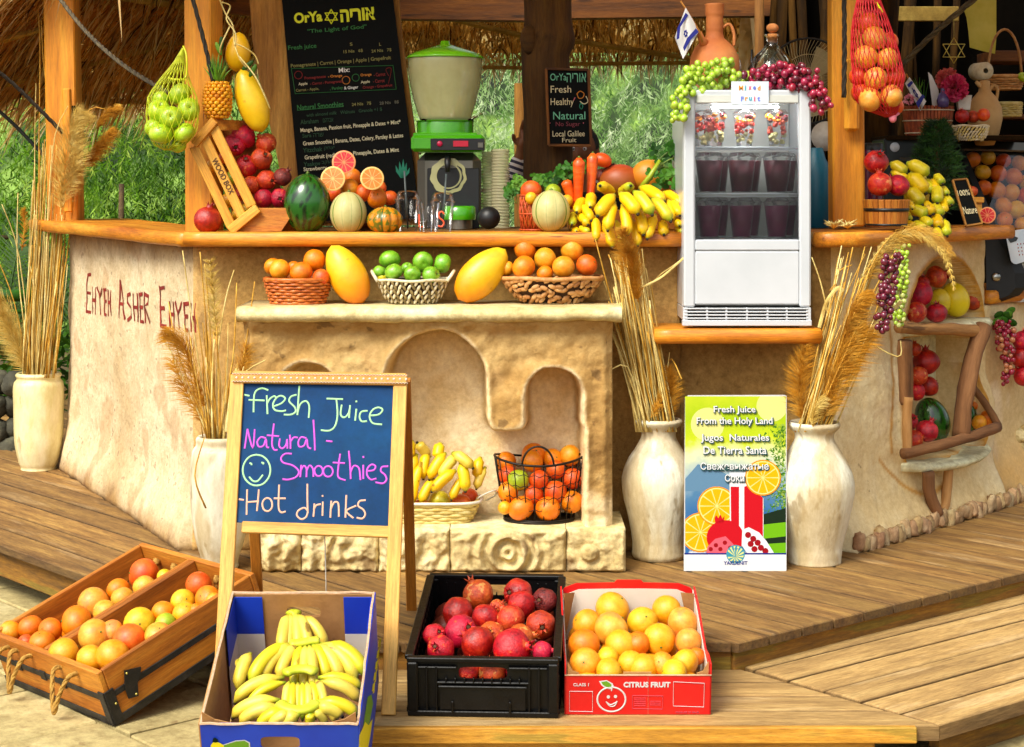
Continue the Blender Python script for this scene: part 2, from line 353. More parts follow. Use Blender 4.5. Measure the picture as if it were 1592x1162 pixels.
M('base_stone', ['#a8884c', '#dcc490', '#f0e2ba'], warm=.2, scale=5, detail=9, rough=.9, bump=3, bscale=11, spots=('#6b4210', 7, .62, .7), spots2=('#f2e2b4', 4, .6, .5))
M('kerb_stone', ['#946a4c', '#c29c7c', '#dcc4a8'], scale=9, rough=.85, bump=2, bscale=30, rv=.15, hv=.012)
M('white_plaster', ['#cdbb98', '#efe6d2', '#f8f3e6'], scale=6, rough=.8, bump=1.5, bscale=30)
M('vase_white', ['#b8a880', '#e4dcc8', '#f6f2e8'], warm=.15, grit=.2, gsc=18, stretch=(1.6, 1.6, .6), scale=2.4, detail=7, rough=.5, bump=1.1, bscale=20, spots=('#8f7648', 12, .61, .6), spots2=('#bfa878', 3.4, .52, .6), coat=.2)
M('vase_yellow', ['#b8a060', '#dccc98', '#eee2bc'], warm=.2, grit=.12, stretch=(1.6, 1.6, .6), scale=2.4, detail=7, rough=.45, bump=.8, bscale=20, spots=('#8a6a2c', 12, .64, .6), spots2=('#efe4c4', 3, .56, .6), coat=.2)
M('straw', ['#a8701c', '#d49c3c', '#e8bf6a'], scale=9, rough=.6, bump=.3, rv=.1, spec=.3)
M('straw_pale', ['#cda55c', '#e6c98a', '#f2dfae'], scale=9, rough=.6, rv=.1, spec=.3)
M('plume', ['#b06c14', '#d6922c', '#e8b458'], scale=20, rough=.8, spec=.2)
M('plume_pale', ['#c99a44', '#e2bd6c', '#f0d595'], scale=20, rough=.8, spec=.2)
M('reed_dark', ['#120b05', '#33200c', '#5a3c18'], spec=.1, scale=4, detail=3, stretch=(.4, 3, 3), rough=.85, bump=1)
M('batten', ['#a8853c', '#cfae62'], scale=4, rough=.7)
M('paver', ['#a08c66', '#baa47c', '#ccb894'], scale=3, detail=7, rough=.85, bump=1, bscale=30, rv=.09, spots=('#8a6e48', 18, .66, .5))
M('earth', ['#4a3820', '#6b5433'], scale=2, rough=.95, bump=1)
M('rock', ['#26241f', '#4a463e', '#6e6858'], scale=6, rough=.85, bump=3, bscale=10, rv=.2)
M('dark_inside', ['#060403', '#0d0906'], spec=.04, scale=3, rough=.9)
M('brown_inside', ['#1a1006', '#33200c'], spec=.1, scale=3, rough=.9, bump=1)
M('rope_dark', ['#14100c', '#3c3026'], scale=30, rough=.7, bump=1)
M('rope_tan', ['#9c6c2c', '#d0a050'], scale=40, rough=.85, bump=1)
M('rope_grey', ['#2c2419', '#6f5d45'], scale=30, rough=.7, bump=1)
M('cable', ['#20252c', '#4a5560'], scale=3, rough=.4)
M('paint_red', ['#7a1408', '#a0261a'], scale=14, rough=.8)
M('green_pipe', ['#1f4a10', '#3c7a1c'], scale=4, rough=.4)
M('hill_green', ['#0c1804', '#2c4812', '#88a850'], scale=1.6, detail=9, rough=.9, lo=.35, hi=.62)  # darkest green stands for shade in the gaps between leaves
leafmat('thatch', ['#4a3214', '#d8b474', '#fff4cc'], tr=.6); leafmat('thatch_gold', ['#38240a', '#dca858', '#fff4c4'], tr=.6)  # shade of the gaps and sunlit gold are put into the strand colours
leafmat('leaf_deep', ['#182e08', '#3c6a14', '#80ac34'], tr=.35)  # shaded gaps and sun sparkles are put into the crown leaf colours
leafmat('leaf_bright', ['#3c6a10', '#80b428', '#cce86c'], tr=.5)
leafmat('leaf_hazy', ['#5c8c40', '#acd084', '#f4ffdc'], tr=.55)  # background haze is put into this leaf colour
leafmat('frond', ['#28401a', '#4c6a34'], tr=.2)
leafmat('herb', ['#1f4a10', '#3f7c1c', '#6ba032'], tr=.3)
M('bark', ['#3a2a18', '#6b5236'], scale=4, stretch=(3, 3, .6), rough=.9, bump=2)
SETW = 0; SETG = 0
# ground, pavers
GZ = 0.0; SZ = .129; DZ = .21
g = MB(); g.quad([(-60, -8, -.012), (60, -8, -.012), (60, 70, -.012), (-60, 70, -.012)]); struct('ground', g, 'earth')
ud = V((-.873, 1, 0)).normalized(); ue = V((1, .873, 0)).normalized()          # plank direction of the deck; across it
pav = bpy.data.objects.new('pavement', None); link(pav); pav['kind'] = 'structure'
pw, pl = .40, .42
pm = []
for k in range(5):
 b = MB(); b.box((0, 0, -.02), (pl - .013, pw - .013, .045), None, .005, jit=.0012); pm.append(b.mesh('paver', 'paver'))
for i in range(-20, 24):
 for j in range(-26, 26):
  c = V((-1.046, 4.713, 0)) + ud * ((i + .5) * pl + (j % 2) * pl * .35) + ue * ((j + .5) * pw)
  if not (2.9 < c.y < 7.6): continue
  px = CX + c.x * F / c.y; py = HY + CZ * F / c.y
  if px < -140 or px > 1720 or py < 860: continue
  if c.y > 4.95 and -.6 < c.x < 1.2: continue
  inst(rnd.choice(pm), 'paver', (c.x, c.y, rnd.uniform(-.0015, .0015)), (rnd.uniform(-.004, .004), rnd.uniform(-.004, .004), math.atan2(ud.y, ud.x) + rnd.uniform(-.006, .006)), parent=pav)
# decking
def clip_poly(poly, n, d):
 """keep the side n.p <= d"""
 out = []
 for i in range(len(poly)):
  a, b = poly[i], poly[(i + 1) % len(poly)]; da, db = a.dot(n) - d, b.dot(n) - d
  if da <= 0: out.append(a)
  if (da < 0 < db) or (db < 0 < da): out.append(a + (b - a) * (da / (da - db)))
 return out
def planks(parent, name, region, direc, w, ztop, th, mat, start, count, gap=.009):
 direc = direc.normalized(); nn = V((-direc.y, direc.x, 0))
 for k in range(count):
  lo = start + k * w; p = clip_poly(region, nn, lo + w - gap); p = clip_poly(p, -nn, -lo)
  if len(p) < 3: continue
  b = MB(); zt = ztop + rnd.uniform(-.0012, .0012); go = V((rnd.uniform(0, 30), rnd.uniform(0, 30), rnd.uniform(0, 30)))
  n = len(p); c = sum(p, V((0, 0, 0))) / n
  bv = .004
  pin = []
  for i in range(n):
   a, q, e = p[i - 1], p[i], p[(i + 1) % n]; d1 = (a - q).normalized(); d2 = (e - q).normalized(); s = d1.cross(d2).length
   pin.append(q + (d1 + d2) * (.007 / max(.2, s)))
  vs = [(v.x, v.y, zt - th) for v in p] + [(v.x, v.y, zt - bv) for v in p] + [(v.x, v.y, zt) for v in pin]
  gg = [V((V(v).dot(direc), V(v).dot(nn), v[2])) + go for v in vs]
  fs = [tuple(range(n))[::-1], tuple(range(2 * n, 3 * n))]
  for r in (0, 1): fs += [(r * n + i, r * n + (i + 1) % n, (r + 1) * n + (i + 1) % n, (r + 1) * n + i) for i in range(n)]
  b.add(vs, fs, 0, gg, [.75] * n + [.6] * n + [0.] * n, False)
  o = V((c.x, c.y, 0)); q = bpy.data.objects.new(name, b.mesh(name, mat, o)); link(q, parent); q.location = o
C1 = V((-.688, 4.87, 0)); C2 = V((.637, 4.87, 0)); er = V((1.212, 1, 0)).normalized()
deck = bpy.data.objects.new('deck', None); link(deck); deck['kind'] = 'structure'
reg = [C1, C2, C2 + er * 4.2, V((3.9, 11, 0)), V((-6, 11, 0)), C1 + ud * 5.2]
nn = V((-ud.y, ud.x, 0)); s0 = C1.dot(nn)
lo = min(v.dot(nn) for v in reg)
k0 = math.floor((lo - s0) / .14)
planks(deck, 'plank', reg, ud, .14, DZ, .028, 'deck_wood', s0 + k0 * .14, 60)
def beam(parent, a, b, th, z0, z1, mat, name='joist', inset=.03):
 a = V(a); b = V(b); d = (b - a).normalized(); nrm = V((-d.y, d.x, 0))
 m = MB(); c = (a + b) / 2 + nrm * (inset + th / 2); c.z = (z0 + z1) / 2
 m.box(c, ((b - a).length, th, z1 - z0), axes(d, (0, 0, 1)), .003); part(parent, name, m, mat)
beam(deck, C1 + V((.03, 0, 0)), C2 - V((.02, 0, 0)), .04, .125, DZ - .03, 'joist_wood', inset=.018)
beam(deck, C2, C2 + er * 4, .04, .0, DZ - .03, 'joist_wood', inset=.02)
beam(deck, C1 + ud * 5, C1 + ud * .05, .04, .075, DZ - .03, 'joist_wood', inset=.05)
beam(deck, C1 + ud * 1.6, C1 + ud * .5, .08, .0, .074, 'joist_wood', inset=.14)
beam(deck, C1 + ud * 5, C1 + ud * 3.0, .08, .0, .074, 'joist_wood', inset=.14)
step = bpy.data.objects.new('step', None); link(step); step['kind'] = 'structure'
L1 = V((-.74, 4.385, 0)); L2 = V((1.08, 4.391, 0)); el = V((1.28, 1, 0)).normalized()
mid = V((.637, 4.905, 0))
regm = [L1, L2, mid, V((-.74, 4.905, 0))]
planks(step, 'plank', regm, V((1, 0, 0)), .1285, SZ, .04, 'step_wood', 4.388, 5)
regr = [L2 + V((.004, 0, 0)), L2 + el * 4.5, L2 + el * 4.5 + V((-.6, .75, 0)), mid + er * .02 + V((.004, 0, 0))]
ne = V((-el.y, el.x, 0)); planks(step, 'plank', regr, el, .128, SZ, .04, 'step_wood', L2.dot(ne) + .001, 7)
m = MB(); m.board(L1 + V((.0, -.011, SZ - .021)), L2 + V((-.06, -.011, SZ - .021)), .02, .041); part(step, 'edge_board', m, 'edge_wood')
beam(step, L1 + V((.03, 0, 0)), L2 - V((.16, 0, 0)), .06, .0, SZ - .041, 'edge_wood', inset=.012)
beam(step, L2 - V((.02, 0, 0)) + el * .1, L2 + el * 4, .04, .0, SZ - .041, 'joist_wood', inset=.05)
# plaster walls of the bar
def wallgrid(p0, p1, z0, z1, step_, disp, tf, skirt=.12, mb=None, mi=0):
 p0 = V(p0); p1 = V(p1); L = (p1 - p0).length; d = (p1 - p0) / L; nrm = V((d.y, -d.x, 0))     # outward = towards the camera side
 nu = int(L / step_) + 1; nz = int((z1 - z0) / step_) + 1; mb = mb or MB()
 vs = []; ts = []; gs = []
 for i in range(nz + 1):
  z = z0 + (z1 - z0) * i / nz
  for j in range(nu + 1):
   u = L * j / nu; q = disp(u, z)
   vs.append(p0 + d * u + nrm * q + V((0, 0, z))); ts.append(tf(u, z) if tf else 0.); gs.append((u, q, z))
 w = nu + 1; fs = [(i * w + j, i * w + j + 1, (i + 1) * w + j + 1, (i + 1) * w + j) for i in range(nz) for j in range(nu)]
 rim = [j for j in range(w)] + [i * w + nu for i in range(1, nz + 1)] + [nz * w + j for j in range(nu - 1, -1, -1)] + [i * w for i in range(nz - 1, 0, -1)]
 o = len(vs)
 for r in rim:
  i, j = divmod(r, w); vs.append(p0 + d * (L * j / nu) - nrm * skirt + V((0, 0, z0 + (z1 - z0) * i / nz))); ts.append(ts[r]); gs.append((gs[r][0], -skirt, gs[r][2]))
 n = len(rim); fs += [(rim[k], o + k, o + (k + 1) % n, rim[(k + 1) % n]) for k in range(n)] + [tuple(o + k for k in range(n))]
 mb.add(vs, fs, mi, gs, ts, True); return mb
def sst(a, b, x):
 t = max(0, min(1, (x - a) / (b - a))); return t * t * (3 - 2 * t)
bar = thing('juice_bar', (0, 6.4, DZ), 'long mud plastered juice bar with an orange wooden counter top and angled ends', 'bar')
WA = V((-1.12, 6.1, 0)); WL = WA + V((-.508, 1, 0)) * 1.86; WB = V((1.12, 6.1, 0)); WC = V((1.90, 6.98, 0)); WD = V((2.9, 7.75, 0))
CT = 1.328
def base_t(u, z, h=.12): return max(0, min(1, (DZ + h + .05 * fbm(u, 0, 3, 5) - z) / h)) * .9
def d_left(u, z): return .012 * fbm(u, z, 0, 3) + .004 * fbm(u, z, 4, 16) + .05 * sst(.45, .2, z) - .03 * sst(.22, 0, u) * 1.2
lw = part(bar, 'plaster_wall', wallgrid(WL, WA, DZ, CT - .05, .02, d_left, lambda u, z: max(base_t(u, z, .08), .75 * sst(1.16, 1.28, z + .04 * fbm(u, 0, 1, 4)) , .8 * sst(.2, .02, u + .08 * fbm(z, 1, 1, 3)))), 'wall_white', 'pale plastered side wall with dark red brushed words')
def d_mid(u, z): return .006 * fbm(u, z, 7, 4) + .003 * fbm(u, z, 4, 18) + .02 * sst(.35, .2, z)
part(bar, 'plaster_wall', wallgrid(WA, V((.592, 6.1, 0)), DZ, CT - .05, .022, d_mid, lambda u, z: sst(.16, .02, u) * .8), 'wall_brown', 'brown plastered front wall behind the shelf')
part(bar, 'plaster_wall', wallgrid(V((.592, 6.1, 0)), V((1.053, 6.1, 0)), DZ, .955, .022, d_mid, None), 'wall_brown', 'brown plastered wall under the fridge shelf')
part(bar, 'plaster_wall', wallgrid(V((1.053, 6.1, 0)), WB, DZ, CT - .05, .022, d_mid, None), 'wall_brown', 'narrow brown plastered pier right of the fridge')
RP = plane3(WB, WC, WB + V((0, 0, 1))); rdir = (WC - WB).normalized(); RN = V((rdir.y, -rdir.x, 0))
def ruz(px, py): h = RP.hit(px, py); return (h - WB).dot(rdir), h.z
def sd_box(x, y, cx, cy, hx, hy, r=.02):
 dx = abs(x - cx) - hx + r; dy = abs(y - cy) - hy + r
 return min(max(dx, dy), 0) + math.hypot(max(dx, 0), max(dy, 0)) - r
def sd_arch(x, y, x0, x1, ybot, ytop):
 """arch opening: straight sides up to a half ellipse"""
 cx = (x0 + x1) / 2; hw = (x1 - x0) / 2; sy = ytop - hw
 a = math.hypot(x - cx, (y - sy)) - hw if y > sy else -1e9
 b = abs(x - cx) - hw
 return max(b if y <= sy else a, ybot - y)
u0, _ = ruz(1403, 500); u1, _ = ruz(1527, 500); zt = ruz(1465, 402)[1]; zb = ruz(1465, 503)[1]
v0, _ = ruz(1394, 620); v1, _ = ruz(1512, 620); zt2 = ruz(1450, 522)[1]; zb2 = ruz(1440, 712)[1]
def sdr(u, z):
 a = sd_arch(u, z, u0, u1, zb, zt); b = sd_box(u, z, (v0 + v1) / 2 + .02 * (z - zb2), (zt2 + zb2) / 2, (v1 - v0) / 2, (zt2 - zb2) / 2, .05)
 return min(a, b)
def d_right(u, z):
 s = sdr(u, z); fl = .10 * sst(.5, .2, z) ** 1.5 + .03 * sst(.9, .4, z)
 belly = .05 * math.exp(-((u - .95) / .3) ** 2) * sst(.35, .55, z) * sst(.75, .6, z)
 return .010 * fbm(u, z, 2, 3.5) + .004 * fbm(u, z, 5, 15) + fl * .8 + belly + .012 * sst(.04, .005, s) * (s > 0) - .20 * sst(.004, -.018, s)
def t_right(u, z):
 s = sdr(u, z); a = .9 * sst(.028, .012, s) * (s > 0); c = .0
 x = abs(u - (v0 - .06 + .02 * sin(z * 9))); c = .8 * sst(.012, .004, x) if .5 < z < 1.15 else 0
 y = abs(z - (.33 + 1.6 * (u - .62) ** 2)); c2 = .8 * sst(.014, .004, y) if .3 < u < .95 and z < .6 else 0
 return max(a, c, c2)
part(bar, 'plaster_wall', wallgrid(WB, WC, DZ, CT - .05, .009, d_right, t_right, .24), 'wall_cream', 'cream plastered end wall with an arched fruit niche')
NEc = V((WC.x + .001, WC.y, 0))
part(bar, 'plaster_wall', wallgrid(NEc + V((.003, .02, 0)), V((2.5, 7.7, 0)), DZ, 1.0, .02, lambda u, z: .012 * fbm(u, z, 2, 3.5) + .08 * sst(.5, .2, z), lambda u, z: .5 * sst(.5, .3, z)), 'wall_cream', 'far plastered corner with a low stone ledge')
for (ua, ub, za, zc) in ((v0 + .01, v1 - .01, zb2 + .01, zt2 - .01),):
 m = MB(); c = WB + rdir * ((ua + ub) / 2) - RN * .165 + V((0, 0, (za + zc) / 2)); m.box(c, (ub - ua, .03, zc - za), axes(rdir, (0, 0, 1)), .01); part(bar, 'niche_back', m, 'white_plaster')
def sill(u_a, u_b, z, out, th, mat='white_plaster', sag=.0):
 m = MB(); n = 14; prof = []
 for k in range(n + 1):
  s = k / n; u = u_a + (u_b - u_a) * s; o = out * (sin(pi * s) ** .5 if 0 < s < 1 else 0) + .03
  prof.append((u, o))
 rings = []
 for (u, o) in prof:
  s = (u - u_a) / (u_b - u_a); zz = z - sag * sin(pi * s)
  rings.append([WB + rdir * u + RN * q + V((0, 0, zz + h + .004 * fbm(u, q, h, 12))) for q, h in ((-.15, 0), (o * .8, 0), (o, -th * .35), (o * .85, -th * .9), (.0, -th * 1.1), (-.15, -th))])
 vs = [p for r in rings for p in r]; k = 6; fs = [(i * k + j, i * k + (j + 1) % k, (i + 1) * k + (j + 1) % k, (i + 1) * k + j) for i in range(n) for j in range(k)]
 fs += [tuple(range(k))[::-1], tuple(n * k + j for j in range(k))]
 m.add(vs, fs); return part(bar, 'niche_sill', m, mat)
sill(u0 - .01, u1 + .01, zb + .004, .075, .035)
sill(v0 - .02, v1 + .06, zb2 + .012, .10, .036, sag=.015)
for k in range(34):
 s = .02 + k * .036 + rnd.uniform(-.006, .006); zz = DZ + .025
 p = WB + rdir * s + RN * (.108 + rnd.uniform(-.008, .008)) + V((0, 0, zz + rnd.uniform(-.01, .012)))
 m = MB(); hw = rnd.uniform(.018, .034); sd0 = rnd.uniform(0, 50)
 m.ball(p, (rnd.uniform(.017, .025), rnd.uniform(.013, .019), rnd.uniform(.022, .036)), 10, 8, axes(rdir, (rnd.uniform(-.35, .35), 0, 1)), wob=lambda l: (abs(l.x) ** 4 + abs(l.y) ** 4 + abs(l.z) ** 4) ** -.25 * (1 + .3 * fbm(l.x + sd0, l.y, l.z, 1.8))); part(bar, 'kerb_stone', m, 'kerb_stone')
for k in range(30):
 d2 = (V((2.5, 7.7, 0)) - WC).normalized(); n2 = V((d2.y, -d2.x, 0)); p = WC + d2 * (.02 + k * .031) + n2 * .1 + V((0, 0, DZ + .03)); sd0 = rnd.uniform(0, 50)
 m = MB(); m.ball(p, (rnd.uniform(.016, .022), rnd.uniform(.02, .03), rnd.uniform(.024, .04)), 8, 6, None, wob=lambda l: 1 + .22 * fbm(l.x + sd0, l.y, l.z, 1.6)); part(bar, 'kerb_stone', m, 'kerb_stone')
# counter tops
def slab(poly, zt, th, mat, go_dir, name='counter_board', wav=.0, label=None):
 """poly: outer edge first; edges subdivided and waved"""
 pts = []; n = len(poly)
 for i in range(n):
  a, b = V(poly[i]), V(poly[(i + 1) % n]); k = max(1, int((b - a).length / .06))
  for j in range(k): pts.append(a + (b - a) * j / k)
 gd = V(go_dir).normalized(); gn = V((-gd.y, gd.x, 0)); m = MB(); off = V((rnd.uniform(0, 9),) * 3)
 def ring(inset, z):
  out = []; c = sum(pts, V((0, 0, 0))) / len(pts)
  for i, p in enumerate(pts):
   d = (pts[(i + 1) % len(pts)] - pts[i - 1]).normalized(); nr = V((d.y, -d.x, 0));
   if nr.dot(p - c) < 0: nr = -nr
   w = wav * fbm(p.x, p.y, z * 2, 3)
   out.append(V((p.x, p.y, 0)) + nr * (w - inset) + V((0, 0, z + wav * .35 * fbm(p.x, p.y, 9, 2))))
  return out
 rs = [ring(.012, zt - th), ring(.002, zt - th * .8), ring(0, zt - th * .5), ring(.002, zt - th * .15), ring(.009, zt)]
 k = len(pts); vs = [p for r in rs for p in r]; fs = [(i * k + j, i * k + (j + 1) % k, (i + 1) * k + (j + 1) % k, (i + 1) * k + j) for i in range(4) for j in range(k)]
 fs += [tuple(range(k))[::-1], tuple(4 * k + j for j in range(k))]
 m.add(vs, fs, 0, [V((p.dot(gd), p.dot(gn), p.z)) + off for p in vs], 0., True)
 o = part(bar, name, m, mat, label);
 me = o.data
 for pl_ in me.polygons:
  if len(pl_.vertices) > 4: pl_.use_smooth = False
 return o
oL = V((-.8917, -.453, 0)) * .13
slab([WL + V((-.01, -.02, 0)) + oL, V((-1.135, 5.96, 0)), V((-.95, 6.1, 0)), WL - oL * 2.2 + V((.0, .1, 0))], CT, .05, 'counter_wood', (-.508, 1, 0), wav=.010, label='orange live edged board along the angled left side')
slab([V((-1.128, 5.955, 0)), V((.585, 5.95, 0)), V((.585, 6.13, 0)), V((-.95, 6.13, 0))], CT, .05, 'counter_wood', (1, 0, 0), wav=.004, label='orange board along the front of the counter')
for k in range(3):
 y0 = 6.134 + k * .2; slab([V((-1.0, y0, 0)), V((.585, y0, 0)), V((.585, y0 + .196, 0)), V((-1.0, y0 + .196, 0))], CT - .002, .045, 'counter_top', (1, 0, 0), wav=.0)
slab([V((1.035, 5.95, 0)), V((1.19, 5.955, 0)), V((1.99, 6.86, 0)), V((1.90, 7.0, 0)), V((1.5, 6.75, 0)), V((1.06, 6.3, 0))], CT, .052, 'counter_wood', rdir, wav=.006, label='orange board curving round the right end')
slab([V((1.06, 6.305, 0)), V((1.5, 6.76, 0)), V((1.90, 7.01, 0)), V((1.7, 7.3, 0)), V((1.06, 6.8, 0))], CT - .002, .045, 'counter_top', rdir)
slab([V((.478, 5.84, 0)), V((1.045, 5.84, 0)), V((1.045, 6.098, 0)), V((.478, 6.098, 0))], 1.005, .05, 'counter_wood', (1, 0, 0), 'shelf_board', wav=.003, label='lower orange shelf board carrying the drinks fridge')
slab([V((.593, 6.102, 0)), V((1.052, 6.102, 0)), V((1.052, 6.45, 0)), V((.593, 6.45, 0))], 1.003, .045, 'counter_top', (1, 0, 0), 'shelf_board')
slab([V((1.93, 7.0, 0)), V((2.6, 7.68, 0)), V((2.4, 7.9, 0)), V((1.8, 7.3, 0))], 1.06, .055, 'counter_wood', (1, 1, 0), wav=.004, label='lower board under the citrus display case')
LP = plane3(WL, WA, WA + V((0, 0, 1)));
if LP.n.dot(V((-1, -.5, 0))) < 0: LP.n = -LP.n
def onwall(p, off=.0022):
 u = (p - WL).dot((WA - WL).normalized()); return p - LP.n * ((p - WL).dot(LP.n)) + LP.n * (d_left(u, p.z) + off)
EH = '''332,262 335,420|332,265 345,263|335,340 348,342|335,418 350,422|357,318 357,425|372,320 373,428|357,370 373,372|378,318 388,360|400,322 388,360 390,428|408,325 410,430|408,328 418,326|410,375 417,376|410,430 419,432|426,330 427,433|438,332 438,433|426,380 438,381|482,290 474,442|482,290 500,448|477,385 494,388|520,345 507,350 505,380 520,400 522,440 508,455|531,345 532,455|548,345 548,458|531,400 548,402|557,345 558,460|556,348 572,345|558,400 570,402|558,460 574,462|582,340 582,462|582,345 598,355 598,385 583,395 603,465|640,315 645,480|640,322 662,318|643,405 658,405|645,478 662,482|676,380 676,485|692,382 692,488|675,430 692,432|702,380 714,430|728,382 714,430 714,490|740,385 742,495|740,388 758,385|742,440 756,440|742,495 760,498|771,388 772,500|789,388 789,503|771,445 789,447'''
for WORD in (EH.split('|')[:15], EH.split('|')[15:28], EH.split('|')[28:]):
 m = MB()
 for st in WORD:
  pts = [tuple(map(float, q.split(','))) for q in st.split()]
  pp = [LP.hit(x / 2.7025, 330 + y / 2.7025, .030) for x, y in pts]
  if len(pp) == 2: pp = [pp[0] + (pp[1] - pp[0]) * k / 4 for k in range(5)]
  ribbon(m, pp, .0125 + .003 * rnd.random(), LP.n)
 m.v = [tuple(onwall(V(p))) for p in m.v]
 part(lw, 'lettering', m, 'paint_red')
# arched shelf unit under the counter
cab = thing('plaster_shelf_unit', (0, 5.8, DZ), 'mud plastered shelf unit with arched niches and pale ledge against the bar front', 'shelf')
CP = Plane((0, 5.78, 0), (0, -1, 0))
def cuz(px, py): h = CP.hit(px, py); return h.x, h.z
cx0 = cuz(378, 600)[0]; cx1 = cuz(953, 600)[0]
KZ = .345
def arch(x, z, xa, xb, top, bot=None):
 a, b = cuz(xa, top)[0], cuz(xb, top)[0]; return sd_arch(x, z, a, b, KZ - .1 if bot is None else cuz(0, bot)[1], cuz(0, top)[1])
def smin(a, b, k=.03):
 h = max(0, min(1, .5 + .5 * (b - a) / k)); return b * (1 - h) + a * h - k * h * (1 - h)
lowb = cuz(0, 672)[1]
def sdc(x, z):
 w = .008 * fbm(x, z, 2, 7)
 a = arch(x, z, 597, 758, 516); b = arch(x, z, 817, 905, 573); c = arch(x, z, 430, 525, 566)
 xa, xb = cuz(455, 700)[0], cuz(903, 700)[0]; d = sd_box(x, z, (xa + xb) / 2, (lowb + KZ - .1) / 2, (xb - xa) / 2, (lowb - KZ + .1) / 2, .01)
 return smin(smin(a, b), smin(c, d), .04) + w
def d_cab(u, z):
 x = cx0 + u; s = sdc(x, z); edge = min(u, cx1 - cx0 - u)
 q = .014 * fbm(x, z, 1, 5) + .007 * fbm(x, z, 6, 18) + .007 * math.exp(-((s - .012) / .012) ** 2)
 q -= .03 * sst(.03, 0, edge)
 return q * (s > -.01) - .24 * sst(.004, -.014, s) + .03 * sst(.99, 1.04, z)
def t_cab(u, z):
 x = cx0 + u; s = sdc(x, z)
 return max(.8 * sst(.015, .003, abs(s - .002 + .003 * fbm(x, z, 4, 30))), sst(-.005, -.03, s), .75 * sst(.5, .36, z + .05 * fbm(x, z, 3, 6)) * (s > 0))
body = part(cab, 'front_wall', wallgrid(V((cx0, 5.78, 0)), V((cx1, 5.78, 0)), KZ - .01, 1.05, .0065, d_cab, t_cab, .3), 'mud')
m = MB(); m.box(((cx0 + cx1) / 2, 6.043, .7), (cx1 - cx0 - .04, .016, .68), None, .0); part(cab, 'niche_back', m, 'niche_plaster')
m = MB(); n = 60; xa, xb = cuz(369, 480)[0], cuz(966, 480)[0]; rings = []
for i in range(n + 1):
 x = xa + (xb - xa) * i / n; e = .5 * (1 - min(1, min(i, n - i) / 3)) * .06; w = .008 * fbm(x, 1, 1, 5); h = .007 * fbm(x, 2, 3, 6)
 rings.append([V((x, y, z)) for y, z in ((6.085, 1.086), (5.74 + e + w, 1.086 + .3 * h), (5.722 + e + w, 1.078), (5.712 + e + w, 1.062), (5.722 + e + w, 1.045 + h), (5.745 + e, 1.036 + h * 1.4), (6.085, 1.036))])
k = 7; vs = [p for r in rings for p in r]; fs = [(i * k + j, i * k + (j + 1) % k, (i + 1) * k + (j + 1) % k, (i + 1) * k + j) for i in range(n) for j in range(k)] + [tuple(range(k)), tuple(n * k + j for j in range(k))[::-1]]
m.add(vs, fs); part(cab, 'ledge', m, 'ledge_plaster')
xs = [cuz(p, 860)[0] for p in (398, 470, 590, 700, 880, 972)]
for i in range(5):
 a, b = xs[i] + .001, xs[i + 1] - .001; cxm = (a + b) / 2; hw = (b - a) / 2
 def carve(u, z, a=a, b=b, i=i):
  x = a + u; zz = z - .275; r = math.hypot((x - (a + b) / 2), zz)
  q = .008 * fbm(x, z, 2, 9) + .006 * fbm(x, z, 2, 26)
  if i in (3,): q += .014 * sin(r * 150 - .6) * sst(.12, .03, abs(r - .045)) * sst(.075, .05, abs(zz)) + .01 * abs(sin((x * 34) + 1.2 * sin(zz * 60))) * sst(.03, .05, zz)
  elif i == 4: q += .02 * sst(.032, .024, math.hypot(x - (a + .075), zz * 1.1)) + .004 * fbm(x, z, 8, 30)
  else: q += .012 * abs(fbm(x, z, i, 17)) + .009 * sin(x * 90 + 5 * fbm(x, z, 1, 8))
  e = min(u, b - a - u, z - DZ, .352 - z); q += .010 * fbm(x, z, 31, 12); q -= .014 * sst(.010, 0, e)
  return q
 part(cab, 'base_block', wallgrid(V((a, 5.735, 0)), V((b, 5.735, 0)), DZ, .352, .0045, carve, None, .32), 'base_stone')
# hillside and trees behind
m = MB(); n = 40; vs = [];
for i in range(n + 1):
 for j in range(n + 1):
  x = -16 + 32 * i / n; s = j / n; y = 15.2 + 9 * s + .5 * fbm(x, s, 0, .5); z = -.4 + 9 * s ** .8 + .6 * fbm(x, s * 4, 2, .6); vs.append((x, y, z))
m.add(vs, [(i * (n + 1) + j, (i + 1) * (n + 1) + j, (i + 1) * (n + 1) + j + 1, i * (n + 1) + j + 1) for i in range(n) for j in range(n)]); struct('hill', m, 'hill_green')
def leaf_blob(mb, c, rad, count, ln, wd, droop=.7, seed=0, clump=9):
 r = random.Random(seed); c = V(c)
 for k in range(count // clump):
  while True:
   q = V((r.uniform(-1, 1), r.uniform(-1, 1), r.uniform(-1, 1)))
   if q.length < 1: break
  p = c + V((q.x * rad[0], q.y * rad[1], q.z * rad[2]));
  if fbm(p.x, p.y, p.z, .9) < -.12 and r.random() < .75: continue
  tw = V((r.uniform(-1, 1), r.uniform(-1, 1), -droop * 1.6)).normalized()
  for j in range(clump):
   o = p + tw * (j * ln * .28); d = (tw * .9 + V((r.uniform(-.8, .8), r.uniform(-.8, .8), r.uniform(-.6, .5)))).normalized()
   L = ln * r.uniform(.6, 1.2); s = d.cross(V((r.uniform(-1, 1), r.uniform(-1, 1), r.uniform(-.3, .3)))).normalized() * wd * r.uniform(.6, 1.1) / 2
   a = len(mb.v); mb.v += [tuple(o), tuple(o + d * L * .45 + s), tuple(o + d * L), tuple(o + d * L * .45 - s)]
   mb.g += [tuple(p)] * 4; mb.t += [0.] * 4; mb.f.append((a, a + 1, a + 2, a + 3)); mb.m.append(0); mb.sm.append(False)
